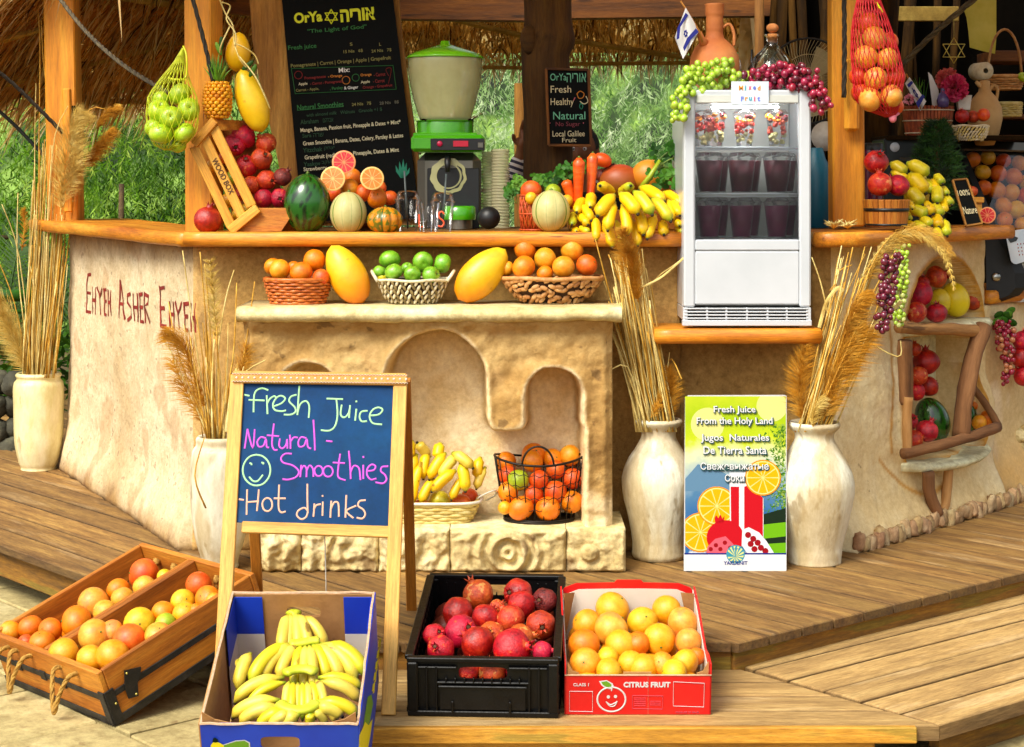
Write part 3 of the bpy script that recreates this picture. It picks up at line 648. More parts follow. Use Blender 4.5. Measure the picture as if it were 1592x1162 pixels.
def tree(loc, label, crowns, mat, cnt, ln=.062, wd=.012, trunk=.11, droop=.7, seed=1):
 t = thing('willow_tree', loc, label, 'tree', 'trees growing behind the bar'); r = random.Random(seed); loc = V(loc)
 m = MB(); top = V(crowns[0][0]); m.tube(smooth_pts([loc, loc + (top - loc) * .4 + V((r.uniform(-.2, .2), 0, 0)), top], 5), [trunk * (1 - .06 * i) for i in range(11)], 9); part(t, 'trunk', m, 'bark')
 for c, rad in crowns[1:]:
  m = MB(); s = loc + (top - loc) * .45; m.tube(smooth_pts([s, (s + V(c)) / 2 + V((0, 0, .2)), c], 4), [trunk * .22 * (1 - .08 * i) for i in range(9)], 7); part(t, 'branch', m, 'bark')
 m = MB()
 tot = sum(a[1][0] * a[1][2] for a in crowns)
 for i, (c, rad) in enumerate(crowns): leaf_blob(m, c, rad, int(cnt * rad[0] * rad[2] / tot), ln, wd, droop, seed * 10 + i)
 part(t, 'crown', m, mat)
tree((-4.4, 11.2, 0), 'bushy tree with sunlit yellow green leaves beyond the far side of the reed vase', [((-3.6, 11.4, 1.9), (1.3, .7, 1.3)), ((-4.6, 11.6, 1.4), (1.2, .7, 1.2)), ((-2.9, 11.9, 1.0), (1.1, .7, .8))], 'leaf_bright', 34000, seed=1)
tree((-2.0, 12.4, 0), 'dark green weeping tree seen through the gap between the first two orange posts', [((-2.3, 12.2, 1.9), (1.3, .8, 1.2)), ((-1.6, 12.8, 1.2), (1.3, .8, .9)), ((-3.0, 12.9, 1.1), (1.0, .7, .9))], 'leaf_deep', 36000, seed=2)
tree((-1.16, 12.8, 0), 'willow coloured hazy pale green showing on both sides of the juice dispenser', [((-1.1, 12.6, 2.3), (.6, .5, .6)), ((-.2, 12.6, 2.0), (1.2, .7, 1.3)), ((.5, 12.9, 1.4), (1.1, .7, 1.0)), ((-.9, 13.1, 1.3), (1, .7, 1.0))], 'leaf_hazy', 36000, seed=3)
tree((1.8, 12.6, 0), 'overhanging willow coloured hazy light green behind the bananas and the drinks fridge', [((1.9, 12.5, 2.3), (.6, .5, .6)), ((1.3, 12.3, 2.1), (1.2, .7, 1.2)), ((.9, 12.8, 1.3), (1.1, .7, .9)), ((2.2, 12.8, 1.4), (1.2, .7, 1.1))], 'leaf_hazy', 38000, seed=4)
m = MB(); leaf_blob(m, (-3.2, 10.2, .45), (1.6, .7, .55), 6000, .1, .03, .2, 31); leaf_blob(m, (.2, 11.6, .7), (3.4, .7, .5), 7000, .1, .025, .2, 32); struct('undergrowth', m, 'leaf_deep', 'stuff')
t = thing('palm_plant', P(20, 560, 9.4), 'dark feathery palm fronds low behind the reed vase and the green rails', 'plant')
for k in range(9):
 a = R(20 + 140 * k / 8 + rnd.uniform(-8, 8)); base = V((-2.75, 9.4, .55)); L = rnd.uniform(.7, .95)
 e = base + V((cos(a) * L * .9, rnd.uniform(-.3, .3), sin(a) * L * .55 + .1)); pts = bez(base, (base + e) / 2 + V((0, 0, .32)), e, 12); m = MB(); m.tube(pts, [.008 * (1 - .06 * i) for i in range(13)], 5)
 for i in range(2, 13):
  for s in (-1, 1):
   for h in (0, .5):
    p = pts[i - 1] + (pts[i] - pts[i - 1]) * h; d = (pts[i] - pts[i - 1]).normalized(); o = d.cross(V((0, -1, .2))).normalized() * s
    tip = p + (o * .8 + d * .7 + V((0, 0, -.3))).normalized() * .2; w = d * .007
    m.add([p - w, p + w, tip], [(0, 1, 2)], 0, None, 0., False)
 part(t, 'frond', m, 'frond')
t = thing('wooden_stake', P(189, 360, 10.2), 'thin bare wooden stake standing among the greenery behind the angled counter', 'stake')
m = MB(); m.tube([P(187, 480, 10.2), P(188, 380, 10.2), P(189, 286, 10.2)], [.018, .017, .016], 8); part(t, 'stake_pole', m, 'bark')
t = thing('rock_wall', (-2.9, 8.5, 0), 'low wall of dark rough boulders behind the tall reed vase', 'wall')
for k in range(26):
 px = -60 + (k % 5) * 27 + rnd.uniform(-5, 5); row = k // 5; py = 735 - row * 34 + rnd.uniform(-5, 5); p = P(px, py, 8.45 + rnd.uniform(-.05, .05)); sd0 = rnd.uniform(0, 90); m = MB()
 m.ball(p, (rnd.uniform(.06, .075), .08, rnd.uniform(.05, .065)), 12, 8, axes((1, 0, rnd.uniform(-.3, .3)), (0, 0, 1)), wob=lambda l: 1 + .3 * fbm(l.x + sd0, l.y, l.z, 1.1)); part(t, 'rock', m, 'rock')
t = thing('rail_fence', (-2.7, 8.9, 0), 'green painted horizontal rails behind the reed vase', 'fence')
for i, (y, r) in enumerate(((462, .032), (487, .012), (503, .012), (535, .012))):
 m = MB(); m.tube([P(-80, y, 8.9), P(60, y - 3, 8.9)], r, 10); part(t, 'rail', m, 'green_pipe')
for x in (-40, 58):
 m = MB(); m.tube([P(x, 450, 8.96), P(x, 735, 8.96)], .02, 8); part(t, 'fence_post', m, 'green_pipe')
# thatched roof
roof = thing('thatched_roof', (0, 8, 3.2), 'palm thatched roof on light battens spreading over the bar', 'roof')
def thatch(e0, e1, r0, r1, rows, per, mat, seed, ln=.42, wd=.016, over=.25, name='thatch'):
 r = random.Random(seed); e0, e1, r0, r1 = V(e0), V(e1), V(r0), V(r1); m = MB(); mb2 = MB()
 nrm = (e1 - e0).cross(r0 - e0).normalized()
 if nrm.z > 0: nrm = -nrm                           # towards the underside
 for i in range(rows):
  for j in range(per):
   s = r.random(); tt = (i + r.random()) / rows; p = (e0 + (e1 - e0) * s) * (1 - tt) + (r0 + (r1 - r0) * s) * tt
   d = ((e0 + (e1 - e0) * s) - (r0 + (r1 - r0) * s)).normalized() + V((r.gauss(0, .24), r.gauss(0, .14), r.gauss(0, .2)))
   d.normalize(); L = ln * r.uniform(.5, 1.2); q = p + nrm * r.uniform(.0, .07); side = d.cross(nrm + V((r.gauss(0, .5), r.gauss(0, .5), 0))).normalized() * wd * r.uniform(.4, 1.2) / 2
   dr = V((0, 0, -L * .12)) if tt < .12 else nrm * r.uniform(0, .04)
   a = len(m.v); m.v += [tuple(q - side), tuple(q + side), tuple(q + d * L * .6 + side * .8), tuple(q + d * L * .6 - side * .8), tuple(q + d * L + dr)]
   g0 = (r.uniform(0, 40), r.uniform(0, 40), 0); m.g += [g0, g0, (g0[0] + .1, g0[1], 0), (g0[0] + .1, g0[1], 0), (g0[0] + .2, g0[1], 0)]; m.t += [0.] * 5
   m.f += [(a, a + 1, a + 2, a + 3), (a + 3, a + 2, a + 4)]; m.m += [0, 0]; m.sm += [False, False]
 part(roof, name, m, mat, kind='stuff')
 mb2.prism([e0 - nrm * .03, e1 - nrm * .03, r1 - nrm * .03, r0 - nrm * .03], -nrm * .02); part(roof, 'roof_layer', mb2, mat)
E0, E1, AP = P(-260, 150, 7.4), P(330, 138, 10.2), P(820, -460, 8.2)
thatch(E0, E1, AP + V((-.5, -.2, 0)), AP, 20, 800, 'thatch_gold', 5, ln=.34, wd=.015)
LPn = plane3(E0, E1, AP)
for a, b, w in (((-60, 148), (300, 60), .035), ((60, 160), (330, 156), .03), ((110, -16), (400, 26), .04), ((-40, 75), (120, 30), .03)):
 m = MB(); m.board(LPn.hit(a[0], a[1], .05), LPn.hit(b[0], b[1], .05), w, .02, LPn.n); part(roof, 'batten', m, 'batten')
thatch(P(330, 92, 10.6), P(1230, 88, 10.6), P(330, -150, 8.9), P(1230, -150, 8.9), 10, 1000, 'thatch', 6, ln=.24, wd=.012)
CPn = plane3(P(330, 112, 10.6), P(1230, 104, 10.6), P(330, -120, 8.9))
for a, b, w in (((690, 27), (830, 60), .035), ((880, 62), (1080, 92), .035), ((600, 103), (830, 106), .02), ((880, 100), (1180, 97), .02)):
 m = MB(); m.board(CPn.hit(a[0], a[1], .07), CPn.hit(b[0], b[1], .07), w, .02, CPn.n); part(roof, 'batten', m, 'batten')
for a, b, mt in ((P(560, 12, 8.7), P(840, 16, 8.7), 'post_dark'), (P(860, 12, 8.6), P(1200, 8, 8.6), 'post_dark'), (P(280, -4, 8.9), P(400, 8, 8.9), 'post_dark')):
 m = MB(); m.board(a, b, .09, .12); part(roof, 'beam', m, mt)
thatch((-1.9, 5.75, 2.62), (3.4, 5.9, 2.62), (-1.5, 7.6, 3.2), (3.2, 7.6, 3.2), 5, 260, 'thatch', 8, ln=.6, wd=.03)
thatch((3.6, 9.6, 2.0), (1.25, 9.6, 2.1), (3.2, 8.6, 3.5), (1.2, 8.6, 3.5), 5, 160, 'thatch', 9, ln=.5, wd=.02)
# posts
def post(pxl, pxr, y0, y1, Y, label, mat='post_wood', yaw=0, lean=0, deep=None):
 t = thing('roof_post', P((pxl + pxr) / 2, y1, Y), label, 'post', 'square orange roof posts standing on the counter')
 w = (pxr - pxl) * Y / F; a = P((pxl + pxr) / 2, y1, Y + w / 2); b = P((pxl + pxr) / 2 + lean, y0, Y + w / 2); m = MB()
 d = b - a; m.box((a + b) / 2, (d.length, w, deep or w), axes(d, (sin(yaw), -cos(yaw), 0)), .006); part(t, 'post_beam', m, mat)
 return t
pst = post(79, 127, -60, 349, 7.72, 'thick orange post at the far end of the angled counter with a nailed block', lean=-8, deep=.12)
m = MB(); m.board(P(107, 330, 7.66), P(104, 138, 7.66), .035, .03, (0, -1, 0), .005); part(pst, 'nailed_block', m, 'post_wood')
m = MB(); m.box(P(110, 175, 7.735), (.05, .02, .06), None, .004); part(pst, 'bracket', m, 'dark_inside')
pc = thing('roof_post', P(318, 362, 6.15), 'orange corner post beside the leaning wood box, with the yellow apple net tied to it', 'post', 'square orange roof posts standing on the counter')
m = MB(); a, b = P(318, 362, 6.2), P(316, -60, 6.2); m.box((a + b) / 2, ((b - a).length, .11, .085), axes(b - a, (-.42, -1, 0)), .004); part(pc, 'post_beam', m, 'post_wood')
pr = post(1291, 1341, -60, 352, 6.28, 'orange post at the bend of the counter behind the hanging orange net', lean=-2, deep=.1)
m = MB(); m.board(P(1324, 205, 6.25), P(1324, 92, 6.25), .055, .03, (0, -1, 0), .012); part(pr, 'nailed_block', m, 'post_wood')
for (pxa, pxb, y0, y1, Y, lab) in ((1173, 1188, -40, 150, 8.4, 'thin pale post behind the clay jug and glass bottle'), (799, 818, 130, 300, 8.9, 'pale bare trunk glimpsed between the cup stacks and the dark trunk')):
 t = thing('thin_post', P((pxa + pxb) / 2, y1, Y), lab, 'post'); m = MB(); a = P((pxa + pxb) / 2, y1 + 400, Y); b = P((pxa + pxb) / 2, y0, Y); m.tube([a, (a + b) / 2, b], (pxb - pxa) * Y / F / 2, 10); part(t, 'pole', m, 'trunk_pale')
t = thing('tree_trunk_post', P(852, 340, 7.0), 'dark gnarled tree trunk carrying the small chalkboard in the middle of the bar', 'post')
m = MB(); prof = [(852, 560, 40), (852, 320, 40), (852, 230, 38), (850, 150, 37), (848, 85, 38), (853, 60, 41), (852, 30, 37), (850, -60, 38)]
pts = smooth_pts([P(x, y, 7.05) for x, y, w in prof], 4); ws = [w for _, _, w in prof]; rr = []
for i in range(len(pts)):
 f = i / 4; k = min(len(ws) - 2, int(f)); rr.append((ws[k] + (ws[k + 1] - ws[k]) * (f - k)) * 7.05 / F * (1 + .05 * fbm(f, 0, 0, 1.7)))
m.tube(pts, rr, 20); part(t, 'trunk', m, 'trunk_dark'); m = MB(); m.ball(P(822, 62, 6.98), (.035, .03, .06), 12, 8); part(t, 'knot', m, 'trunk_dark')
# menu board on its slab
MP = Plane((0, 6.66, 1.33), (0, -1, .06)); MU = V((1, 0, .085)).normalized()
mb_ = thing('menu_board', MP.hit(545, 345), 'large tilted black menu board headed by yellow letters, fixed on a pale wooden slab', 'menu board')
m = MB(); pts = [MP.hit(x, y, -.012) for x, y in ((384, -60), (392, 60), (408, 150), (428, 230), (452, 352), (664, 350), (650, 240), (636, 140), (624, 50), (616, -60))][::-1]
m.prism(pts, (0, .05, 0)); m.g = [(-p[2] * 1, p[0], p[1]) for p in m.v]; part(mb_, 'wooden_slab', m, 'trunk_pale')
M('board_black', ['#020302', '#060806'], scale=4, rough=.6, spec=.12); M('board_green', ['#07140a', '#0b1c0c'], scale=5, rough=.6)
m = MB(); m.prism([MP.hit(x, y, .0) for x, y in ((436, -30), (470, 345), (653, 340), (608, -30))], (0, -.012, 0)); part(mb_, 'panel', m, 'board_black')
for nme, c in (('ink_yellow', '#e6f02a'), ('ink_green', '#2f7a3a'), ('ink_dimgreen', '#1f4a2a'), ('ink_cream', '#e8e0b8'), ('ink_dim', '#8f8a4a'), ('ink_red', '#8f2018'), ('ink_white', '#f4f4ee'), ('ink_orange', '#e08a2a'), ('ink_teal', '#1f8a6a'), ('ink_grey', '#6b6a58')):
 M(nme, c, rough=.7)
def fit_text(parent, body, mat, px, py, width, plane, xdir, off=.016, bold=0, size=None, hpx=None, name='lettering'):
 me = text_mesh(body, .1, mat, bold); xs_ = [v.co.x for v in me.vertices]; ys_ = [v.co.y for v in me.vertices]
 c = plane.hit(px, py, off); Yd = c.y; w = max(xs_) - min(xs_); h = max(ys_) - min(ys_); sx = width * Yd / F / w; sy = (hpx * Yd / F / h) if hpx else sx
 x = V(xdir).normalized(); z = plane.n; x = (x - z * x.dot(z)).normalized(); y = z.cross(x); Rm = Matrix((x, y, z)).transposed()
 o = bpy.data.objects.new(name, me); link(o, parent); ctr = V(((max(xs_) + min(xs_)) / 2 * sx, (max(ys_) + min(ys_)) / 2 * sy, 0))
 o.location = c - Rm @ ctr - worigin(parent); o.rotation_euler = Rm.to_euler(); o.scale = (sx, sy, 1); return o
def strokes(parent, lines, mat, plane, w, off, tr, name='lettering', closed=False):
 m = MB()
 for st in lines:
  pp = smooth_pts([plane.hit(*tr(*q), off) for q in st], 4) if len(st) > 2 else [plane.hit(*tr(*q), off) for q in st]
  if len(st) == 1: c = pp[0]; pp = [c, c + V((0, 0, w * .6))]
  ribbon(m, pp, w, plane.n)
 return part(parent, name, m, mat)
def star(px, py, r, a0=0):
 o = []
 for k in (0, 1):
  t3 = [(px + r * cos(R(90 + 60 * k + 120 * i) + a0), py - r * sin(R(90 + 60 * k + 120 * i) + a0)) for i in range(3)]
  for i in range(3): o.append([t3[i], t3[(i + 1) % 3]])
 return o
ident = lambda x, y: (x, y)
fit_text(mb_, 'OrYa', 'ink_yellow', 479, 27, 44, MP, MU, bold=.004, hpx=17)
strokes(mb_, star(515, 26, 11), 'ink_yellow', MP, .004, .014, ident)
fit_text(mb_, 'הירוא', 'ink_yellow', 556, 23, 54, MP, MU, bold=.004, hpx=20)
ML = [('"The Light of God"', 'ink_green', 524, 46, 92, 8), ('Fresh juice', 'ink_green', 470, 74, 44, 9), ('S', 'ink_dim', 546, 69, 4, 5), ('L', 'ink_dim', 591, 69, 3, 5), ('15 Nis   6$', 'ink_dim', 549, 80, 30, 5.5), ('24 Nis   7$', 'ink_dim', 593, 79, 31, 5.5),
      ('Pomegranate | Carrot | Orange | Apple | Grapefruit', 'ink_dim', 530, 97, 156, 7.5), ('Mix:', 'ink_white', 535, 109, 17, 7.5), ('Pomegranate', 'ink_red', 490, 121, 33, 5.5), ('- Orange', 'ink_orange', 521, 119, 22, 5.5), ('Orange', 'ink_orange', 569, 117, 17, 5.5), ('- Carrot', 'ink_red', 590, 116, 18, 5.5),
      ('Apple', 'ink_cream', 471, 131, 14, 5.5), ('- Carrot - Pomegranate', 'ink_red', 508, 129, 52, 5.5), ('Apple', 'ink_cream', 568, 128, 14, 5.5), ('- Carrot', 'ink_red', 589, 126, 18, 5.5), ('Carrot - Apple,', 'ink_dim', 478, 140, 36, 5.5), (', Parsley', 'ink_green', 523, 138, 20, 6), ('& Ginger', 'ink_white', 546, 137, 22, 6), ('Orange - Grapefruit', 'ink_red', 587, 135, 46, 5.5),
      ('Natural Smoothies', 'ink_green', 498, 165, 72, 9), ('24 Nis   7$', 'ink_dim', 562, 162, 30, 5.5), ('28 Nis   8$', 'ink_grey', 605, 160, 30, 5.5), ('with almond milk   Walnuts   Granola +1 $', 'ink_dimgreen', 535, 175, 118, 6), ('Abraham', 'ink_dimgreen', 481, 189, 28, 7),
      ('Mango, Banana, Passion fruit, Pineapple & Dates + Mint*', 'ink_cream', 545, 197, 156, 8.5), ('Sara', 'ink_dimgreen', 477, 211, 14, 6), ('Green Smoothie | Banana, Dates, Celery, Parsley & Lattes', 'ink_cream', 549, 218, 156, 8.5), ('Yitzchak', 'ink_dimgreen', 486, 233, 30, 7),
      ('Grapefruit (red), Celery, Pineapple, Dates & Mint', 'ink_cream', 547, 240, 147, 8.5), ('Yaakov', 'ink_dimgreen', 485, 255, 26, 7), ('Strawberry, Banana & Mint', 'ink_cream', 510, 262, 76, 8)]
for b_, mt, x, y, w, h in ML[:-1]: fit_text(mb_, b_, mt, x, y, w, MP, MU, bold=.0012, hpx=h)
fit_text(mb_, 'Strawberry', 'ink_cream', 490, 263, 36, MP, MU, bold=.0012, hpx=8)
for (bb, x, y) in (('םהרבא', 510, 187), ('הרש', 495, 210), ('קחצי', 512, 231), ('בקעי', 508, 253)): fit_text(mb_, bb, 'ink_dimgreen', x, y, 16, MP, MU, hpx=6)
strokes(mb_, [[(453, 107), (611, 102)], [(611, 102), (616, 139)], [(616, 139), (459, 146)], [(459, 146), (453, 107)]], 'ink_green', MP, .0022, .014, ident, 'border')
strokes(mb_, [[(462, 172), (534, 166)]], 'ink_green', MP, .002, .014, ident, 'border')
for cx_, cy_, rr_, mt in ((538, 125, 6, 'ink_orange'), (553, 121, 5.5, 'ink_green'), (464, 117, 6, 'ink_red')): strokes(mb_, [[(cx_ + rr_ * cos(k * pi / 6), cy_ + rr_ * sin(k * pi / 6)) for k in range(13)]], mt, MP, .0025, .014, ident, 'drawing')
strokes(mb_, [[(604, 118), (600, 108), (607, 106), (608, 112), (604, 130)]], 'ink_red', MP, .002, .014, ident, 'drawing')
m = MB()
for dx, hh in ((-11, 20), (-5, 26), (1, 30), (6, 24), (11, 16)): m.prism([MP.hit(626 + dx * .1 - 2, 277, .013), MP.hit(626 + dx * .1 + 2, 277, .013), MP.hit(626 + dx * .7 + 2.5, 277 - hh * .5, .013), MP.hit(626 + dx, 277 - hh, .013), MP.hit(626 + dx * .7 - 2.5, 277 - hh * .5, .013)], MP.n * .001)
part(mb_, 'drawing', m, 'ink_teal')
SP = Plane((0, 6.88, 0), (0, -1, 0)); sb = thing('small_chalkboard', SP.hit(885, 228), 'small black chalkboard with pastel handwriting hung on the dark trunk', 'chalkboard')
m = MB(); m.prism([SP.hit(x, y) for x, y in ((849, 107), (915, 109), (919, 227), (853, 226))], (0, .02, 0)); part(sb, 'panel', m, 'board_black')
fr = [SP.hit(x, y, .004) for x, y in ((849, 107), (915, 109), (919, 227), (853, 226))]
for i in range(4): m = MB(); m.board(fr[i], fr[(i + 1) % 4], .011, .016, (0, -1, 0), .002); part(sb, 'frame_strip', m, 'post_dark')
for nme, c in (('chalk_mint', '#7fd0a8'), ('chalk_pink', '#d06a78'), ('chalk_cream', '#e8dcb0'), ('chalk_lilac', '#c0a8d0'), ('chalk_dull', '#8a3f4a')): M(nme, c, rough=.9, scale=200, bump=.2)
for b_, mt, x, y, w, h in (('OrYa', 'chalk_mint', 868, 120, 25, 11), ('הירוא', 'chalk_mint', 896, 121, 30, 14), ('Fresh', 'chalk_cream', 872, 139, 32, 11), ('Healthy', 'chalk_cream', 874, 160, 36, 14), ('Natural', 'chalk_mint', 885, 180, 50, 12), ('No Sugar', 'chalk_dull', 883, 194, 38, 9), ('Local Galilee', 'chalk_cream', 884, 208, 50, 9), ('Fruit', 'chalk_cream', 885, 218, 22, 7)):
 fit_text(sb, b_, mt, x, y, w, SP, (1, 0, .01), off=.006, bold=.0, hpx=h)
for pts, mt in (([(897, 146), (902, 142), (908, 146), (906, 152), (900, 153), (897, 146)], 'ink_orange'), ([(911, 150), (914, 158), (908, 162), (902, 158)], 'chalk_cream'), ([(903, 160), (901, 166), (904, 170), (906, 165), (903, 160)], 'ink_teal'), ([(894, 152), (892, 156)], 'chalk_pink'), ([(855, 192)], 'chalk_pink'), ([(907, 192)], 'chalk_pink')):
 strokes(sb, [pts], mt, SP, .0035, .006, ident, 'drawing')
# ropes, cables
def rope(name, pts, r, mat, label, cat='rope', twist=True, group=None):
 pts = smooth_pts(pts, 8); L = sum((pts[i + 1] - pts[i]).length for i in range(len(pts) - 1)); n = max(12, int(L / (r * 2.2)))
 q = [];
 cum = [0]
 for i in range(len(pts) - 1): cum.append(cum[-1] + (pts[i + 1] - pts[i]).length)
 for k in range(n + 1):
  s = L * k / n; i = 0
  while i < len(cum) - 2 and cum[i + 1] < s: i += 1
  q.append(pts[i] + (pts[i + 1] - pts[i]) * ((s - cum[i]) / max(1e-9, cum[i + 1] - cum[i])))
 m = MB()
 if twist:
  for ph in range(3):
   hp = []
   for k, p in enumerate(q):
    d = (q[min(n, k + 1)] - q[max(0, k - 1)]).normalized(); fr_ = frame(d, V((0, 1, .1))); a = k * .9 + ph * 2 * pi / 3
    hp.append(p + fr_ @ V((cos(a), sin(a), 0)) * r * .5)
   m.tube(hp, r * .6, 5)
 else: m.tube(q, r, 7)
 return solo(name, q[0], m, mat, label, cat, group)
rope('rope', [P(80, -20, 7.4), P(130, 45, 7.0), P(190, 100, 6.6), P(262, 145, 6.2)], .009, 'rope_grey', 'thick twisted grey rope running down towards the hanging net of apples')
rope('rope', [P(-40, 85, 7.5), P(20, 130, 7.6), P(98, 207, 7.7)], .009, 'rope_dark', 'black rope slanting down to the far orange post')
rope('cable', [P(-40, 140, 8.2), P(20, 192, 8.2), P(68, 242, 8.2)], .009, 'cable', 'grey blue cable slanting behind the pampas plumes', 'cable', False)
rope('rope', [P(292, -30, 6.05), P(308, 30, 6.05), P(322, 85, 6.05), P(331, 128, 6.05)], .008, 'rope_dark', 'black rope hanging over the corner post beside the pineapple')
rope('rope', [P(1312, -30, 6.2), P(1313, 60, 6.2), P(1312, 152, 6.2)], .009, 'rope_dark', 'thick dark rope hanging straight down the post by the orange net')
rope('rope', [P(1400, 104, 6.9), P(1452, 52, 6.8), P(1530, -14, 6.7)], .012, 'rope_grey', 'pale twisted rope slanting upward above the striped basket')
# dark inside of the bar, far end
rw = thing('reed_wall', (1.9, 8.4, DZ), 'dark inner wall of upright palm stems at the far end of the bar', 'wall')
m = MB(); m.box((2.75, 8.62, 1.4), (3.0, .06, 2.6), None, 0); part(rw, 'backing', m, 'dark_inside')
for k in range(44):
 x = 1.22 + k * .06 + rnd.uniform(-.012, .012); m = MB(); ln_ = rnd.uniform(-.1, .1);
 if 1480 < CX + x * F / 8.5 < 1600: continue
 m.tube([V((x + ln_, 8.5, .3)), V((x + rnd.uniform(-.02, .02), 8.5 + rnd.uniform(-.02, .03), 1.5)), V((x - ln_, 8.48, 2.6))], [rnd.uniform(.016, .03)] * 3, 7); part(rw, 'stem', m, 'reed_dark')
m = MB(); m.board(P(1395, 22, 8.3), P(1490, 22, 8.3), .07, .02, (0, -1, 0)); part(rw, 'cross_board', m, 'batten')
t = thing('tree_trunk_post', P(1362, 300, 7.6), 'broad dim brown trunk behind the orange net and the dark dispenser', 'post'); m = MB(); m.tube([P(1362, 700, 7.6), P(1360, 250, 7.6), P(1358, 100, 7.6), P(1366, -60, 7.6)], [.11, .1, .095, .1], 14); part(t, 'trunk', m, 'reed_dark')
sh = thing('shelf_rack', P(1570, 250, 7.9), 'dim wooden shelf rack at the back with baskets on it', 'shelf')
for y in (88, 182, 214):
 m = MB(); m.box(P(1600, y, 8.0) + V((0, .1, 0)), (.36, .26, .05 if y < 100 else .02), None, .003); part(sh, 'shelf_board', m, 'post_dark')
for x in (1534, 1660): m = MB(); m.box(P(x, 300, 8.2), (.03, .04, 1.4), None, .003); part(sh, 'upright', m, 'brown_inside')
M('sheet_yellow', ['#8f8a2a', '#c8bf4a', '#ddd36a'], scale=4, rough=.8)
t = thing('paper_sheet', P(1525, 80, 7.95), 'torn yellowish sheet hanging in the dark at the back', 'sheet')
m = MB(); pts = [(1497, 10), (1512, 0), (1549, -8), (1549, 60), (1547, 84), (1529, 80), (1508, 74), (1506, 50), (1503, 28)]; m.prism([P(x, y, 7.95) for x, y in pts][::-1], (0, .004, 0)); part(t, 'paper', m, 'sheet_yellow')
# fruit
SETD = .84
def fr(name, stops, **k):
 k = {**dict(scale=1.6, detail=4, rough=.38, bump=.25, bscale=30, rv=.08, hv=.006, coat=.08, sss=.0, grit=.14, gsc=9), **k}; return M(name, stops, **k)
fr('orange_skin', ['#f07800', '#fc8c04', '#ff9a14'], pores=34, hv=.008); fr('orange_yellow', ['#f59a08', '#ffae18', '#ffc03a'], pores=34, hv=.012)
fr('orange_red', ['#e64a08', '#f56414', '#fa7c28'], pores=34); fr('grapefruit_pale', ['#f0941c', '#f8b038', '#f8c454'], pores=34, spots=('#f08a4c', 1.1, .55, .5), hv=.012)
fr('citrus_green', ['#9cb818', '#b8cc2c'], pores=34); fr('lemon_yellow', ['#f0b008', '#f8c41c', '#ffd23c'], pores=34); fr('melon_yellow', ['#f5cc00', '#ffe010', '#ffec40'])
fr('apple_green', ['#5ca018', '#7fbe28', '#9cd03c'], rough=.25, coat=.4, spots=('#c8dc78', 14, .68, .5)); fr('apple_lime', ['#a0cc10', '#bce020', '#d0ea48'], rough=.25, coat=.4); fr('apple_yellow', ['#e6d818', '#f5ec3c'], rough=.25, coat=.4)
fr('pom_red', ['#90060a', '#cc1410', '#ea3418'], coat=.02, rough=.42, bump=.8, bscale=6, spots=('#5a1410', 5, .66, .6), spots2=('#e08038', 1.6, .62, .5), hv=.012, rv=.14); fr('pom_crimson', ['#80040c', '#b80c14', '#e03018'], coat=.05, rough=.38, bump=.6, bscale=6, spots=('#4a0c1c', 6, .66, .5), rv=.12)
fr('pom_orange', ['#b82408', '#d84814', '#ec6c28'], coat=.02, rough=.45, bump=.8, bscale=6, spots=('#8a2814', 4, .6, .6), spots2=('#f0b060', 1.8, .6, .6), hv=.012); fr('pom_dark', ['#4c1010', '#782018', '#943420'], rough=.5, bump=1, bscale=6, spots=('#2a0c08', 5, .6, .6))
fr('mango_skin', ['#ee8a04', '#ffa808', '#ffc614', '#ffd82a'], tattr=(0, .3, .6, 1), rough=.42, bump=.3, rv=.02, spots=('#b87a10', 30, .66, .5), spots2=('#f08410', 7, .58, .35))
fr('mango_yellow', ['#f5b400', '#ffc808', '#ffd820'], rough=.38, bump=.15, rv=.02, spots=('#b07a10', 18, .7, .5))
M('stem_green', ['#4a6418', '#7a9430'], rough=.6); M('stem_brown', ['#3c2410', '#6b4420'], rough=.8); M('banana_tip', ['#1e160c', '#3c2c14'], rough=.8)
M('banana_skin', ['#a8a828', '#f0cc14', '#ffd408', '#fbc804', '#e8c814', '#88a020'], tattr=(0, .12, .3, .8, .93, .985), scale=40, detail=3, rough=.42, bump=.12, bscale=60, rv=.06, hv=.008, spots=('#6b4410', 22, .655, .75), spots2=('#c89408', 9, .6, .3))
M('banana_pale', ['#9cb020', '#e8d040', '#f4de5c', '#ecd044', '#d8c438', '#7c8428'], tattr=(0, .14, .3, .8, .93, .985), scale=40, detail=3, rough=.45, bump=.12, bscale=60, rv=.05, hv=.008, grit=.15, gsc=30, spots=('#6b4010', 19, .645, .8), spots2=('#d8c030', 9, .6, .3))
M('banana_green', ['#8cae20', '#e0d020', '#ecd418', '#e0d020', '#b0bc20', '#78a01c'], tattr=(0, .12, .3, .75, .9, .985), scale=40, detail=3, rough=.42, bump=.12, bscale=60, rv=.06, hv=.01, spots=('#6b4410', 22, .68, .6))
M('hand_crown', ['#a8b818', '#c8d028', '#dcdc50'], scale=20, rough=.5)
PROTO = {}
def orange_mesh(mat, nm='orange'):
 m = MB(); m.ball((0, 0, 0), (1, 1, .96), 22, 15, None, 0, wob=lambda l: 1 - .05 * math.exp(-((1 - l.z) * 18) ** 2 / 2 * .6) - .03 * math.exp(-(1 + l.z) * 30) + .008 * fbm(l.x, l.y, l.z, 2)); m.ball((0, 0, .93), (.07, .07, .03), 6, 4, None, 1); return m.mesh(nm, [mat, 'stem_green'])
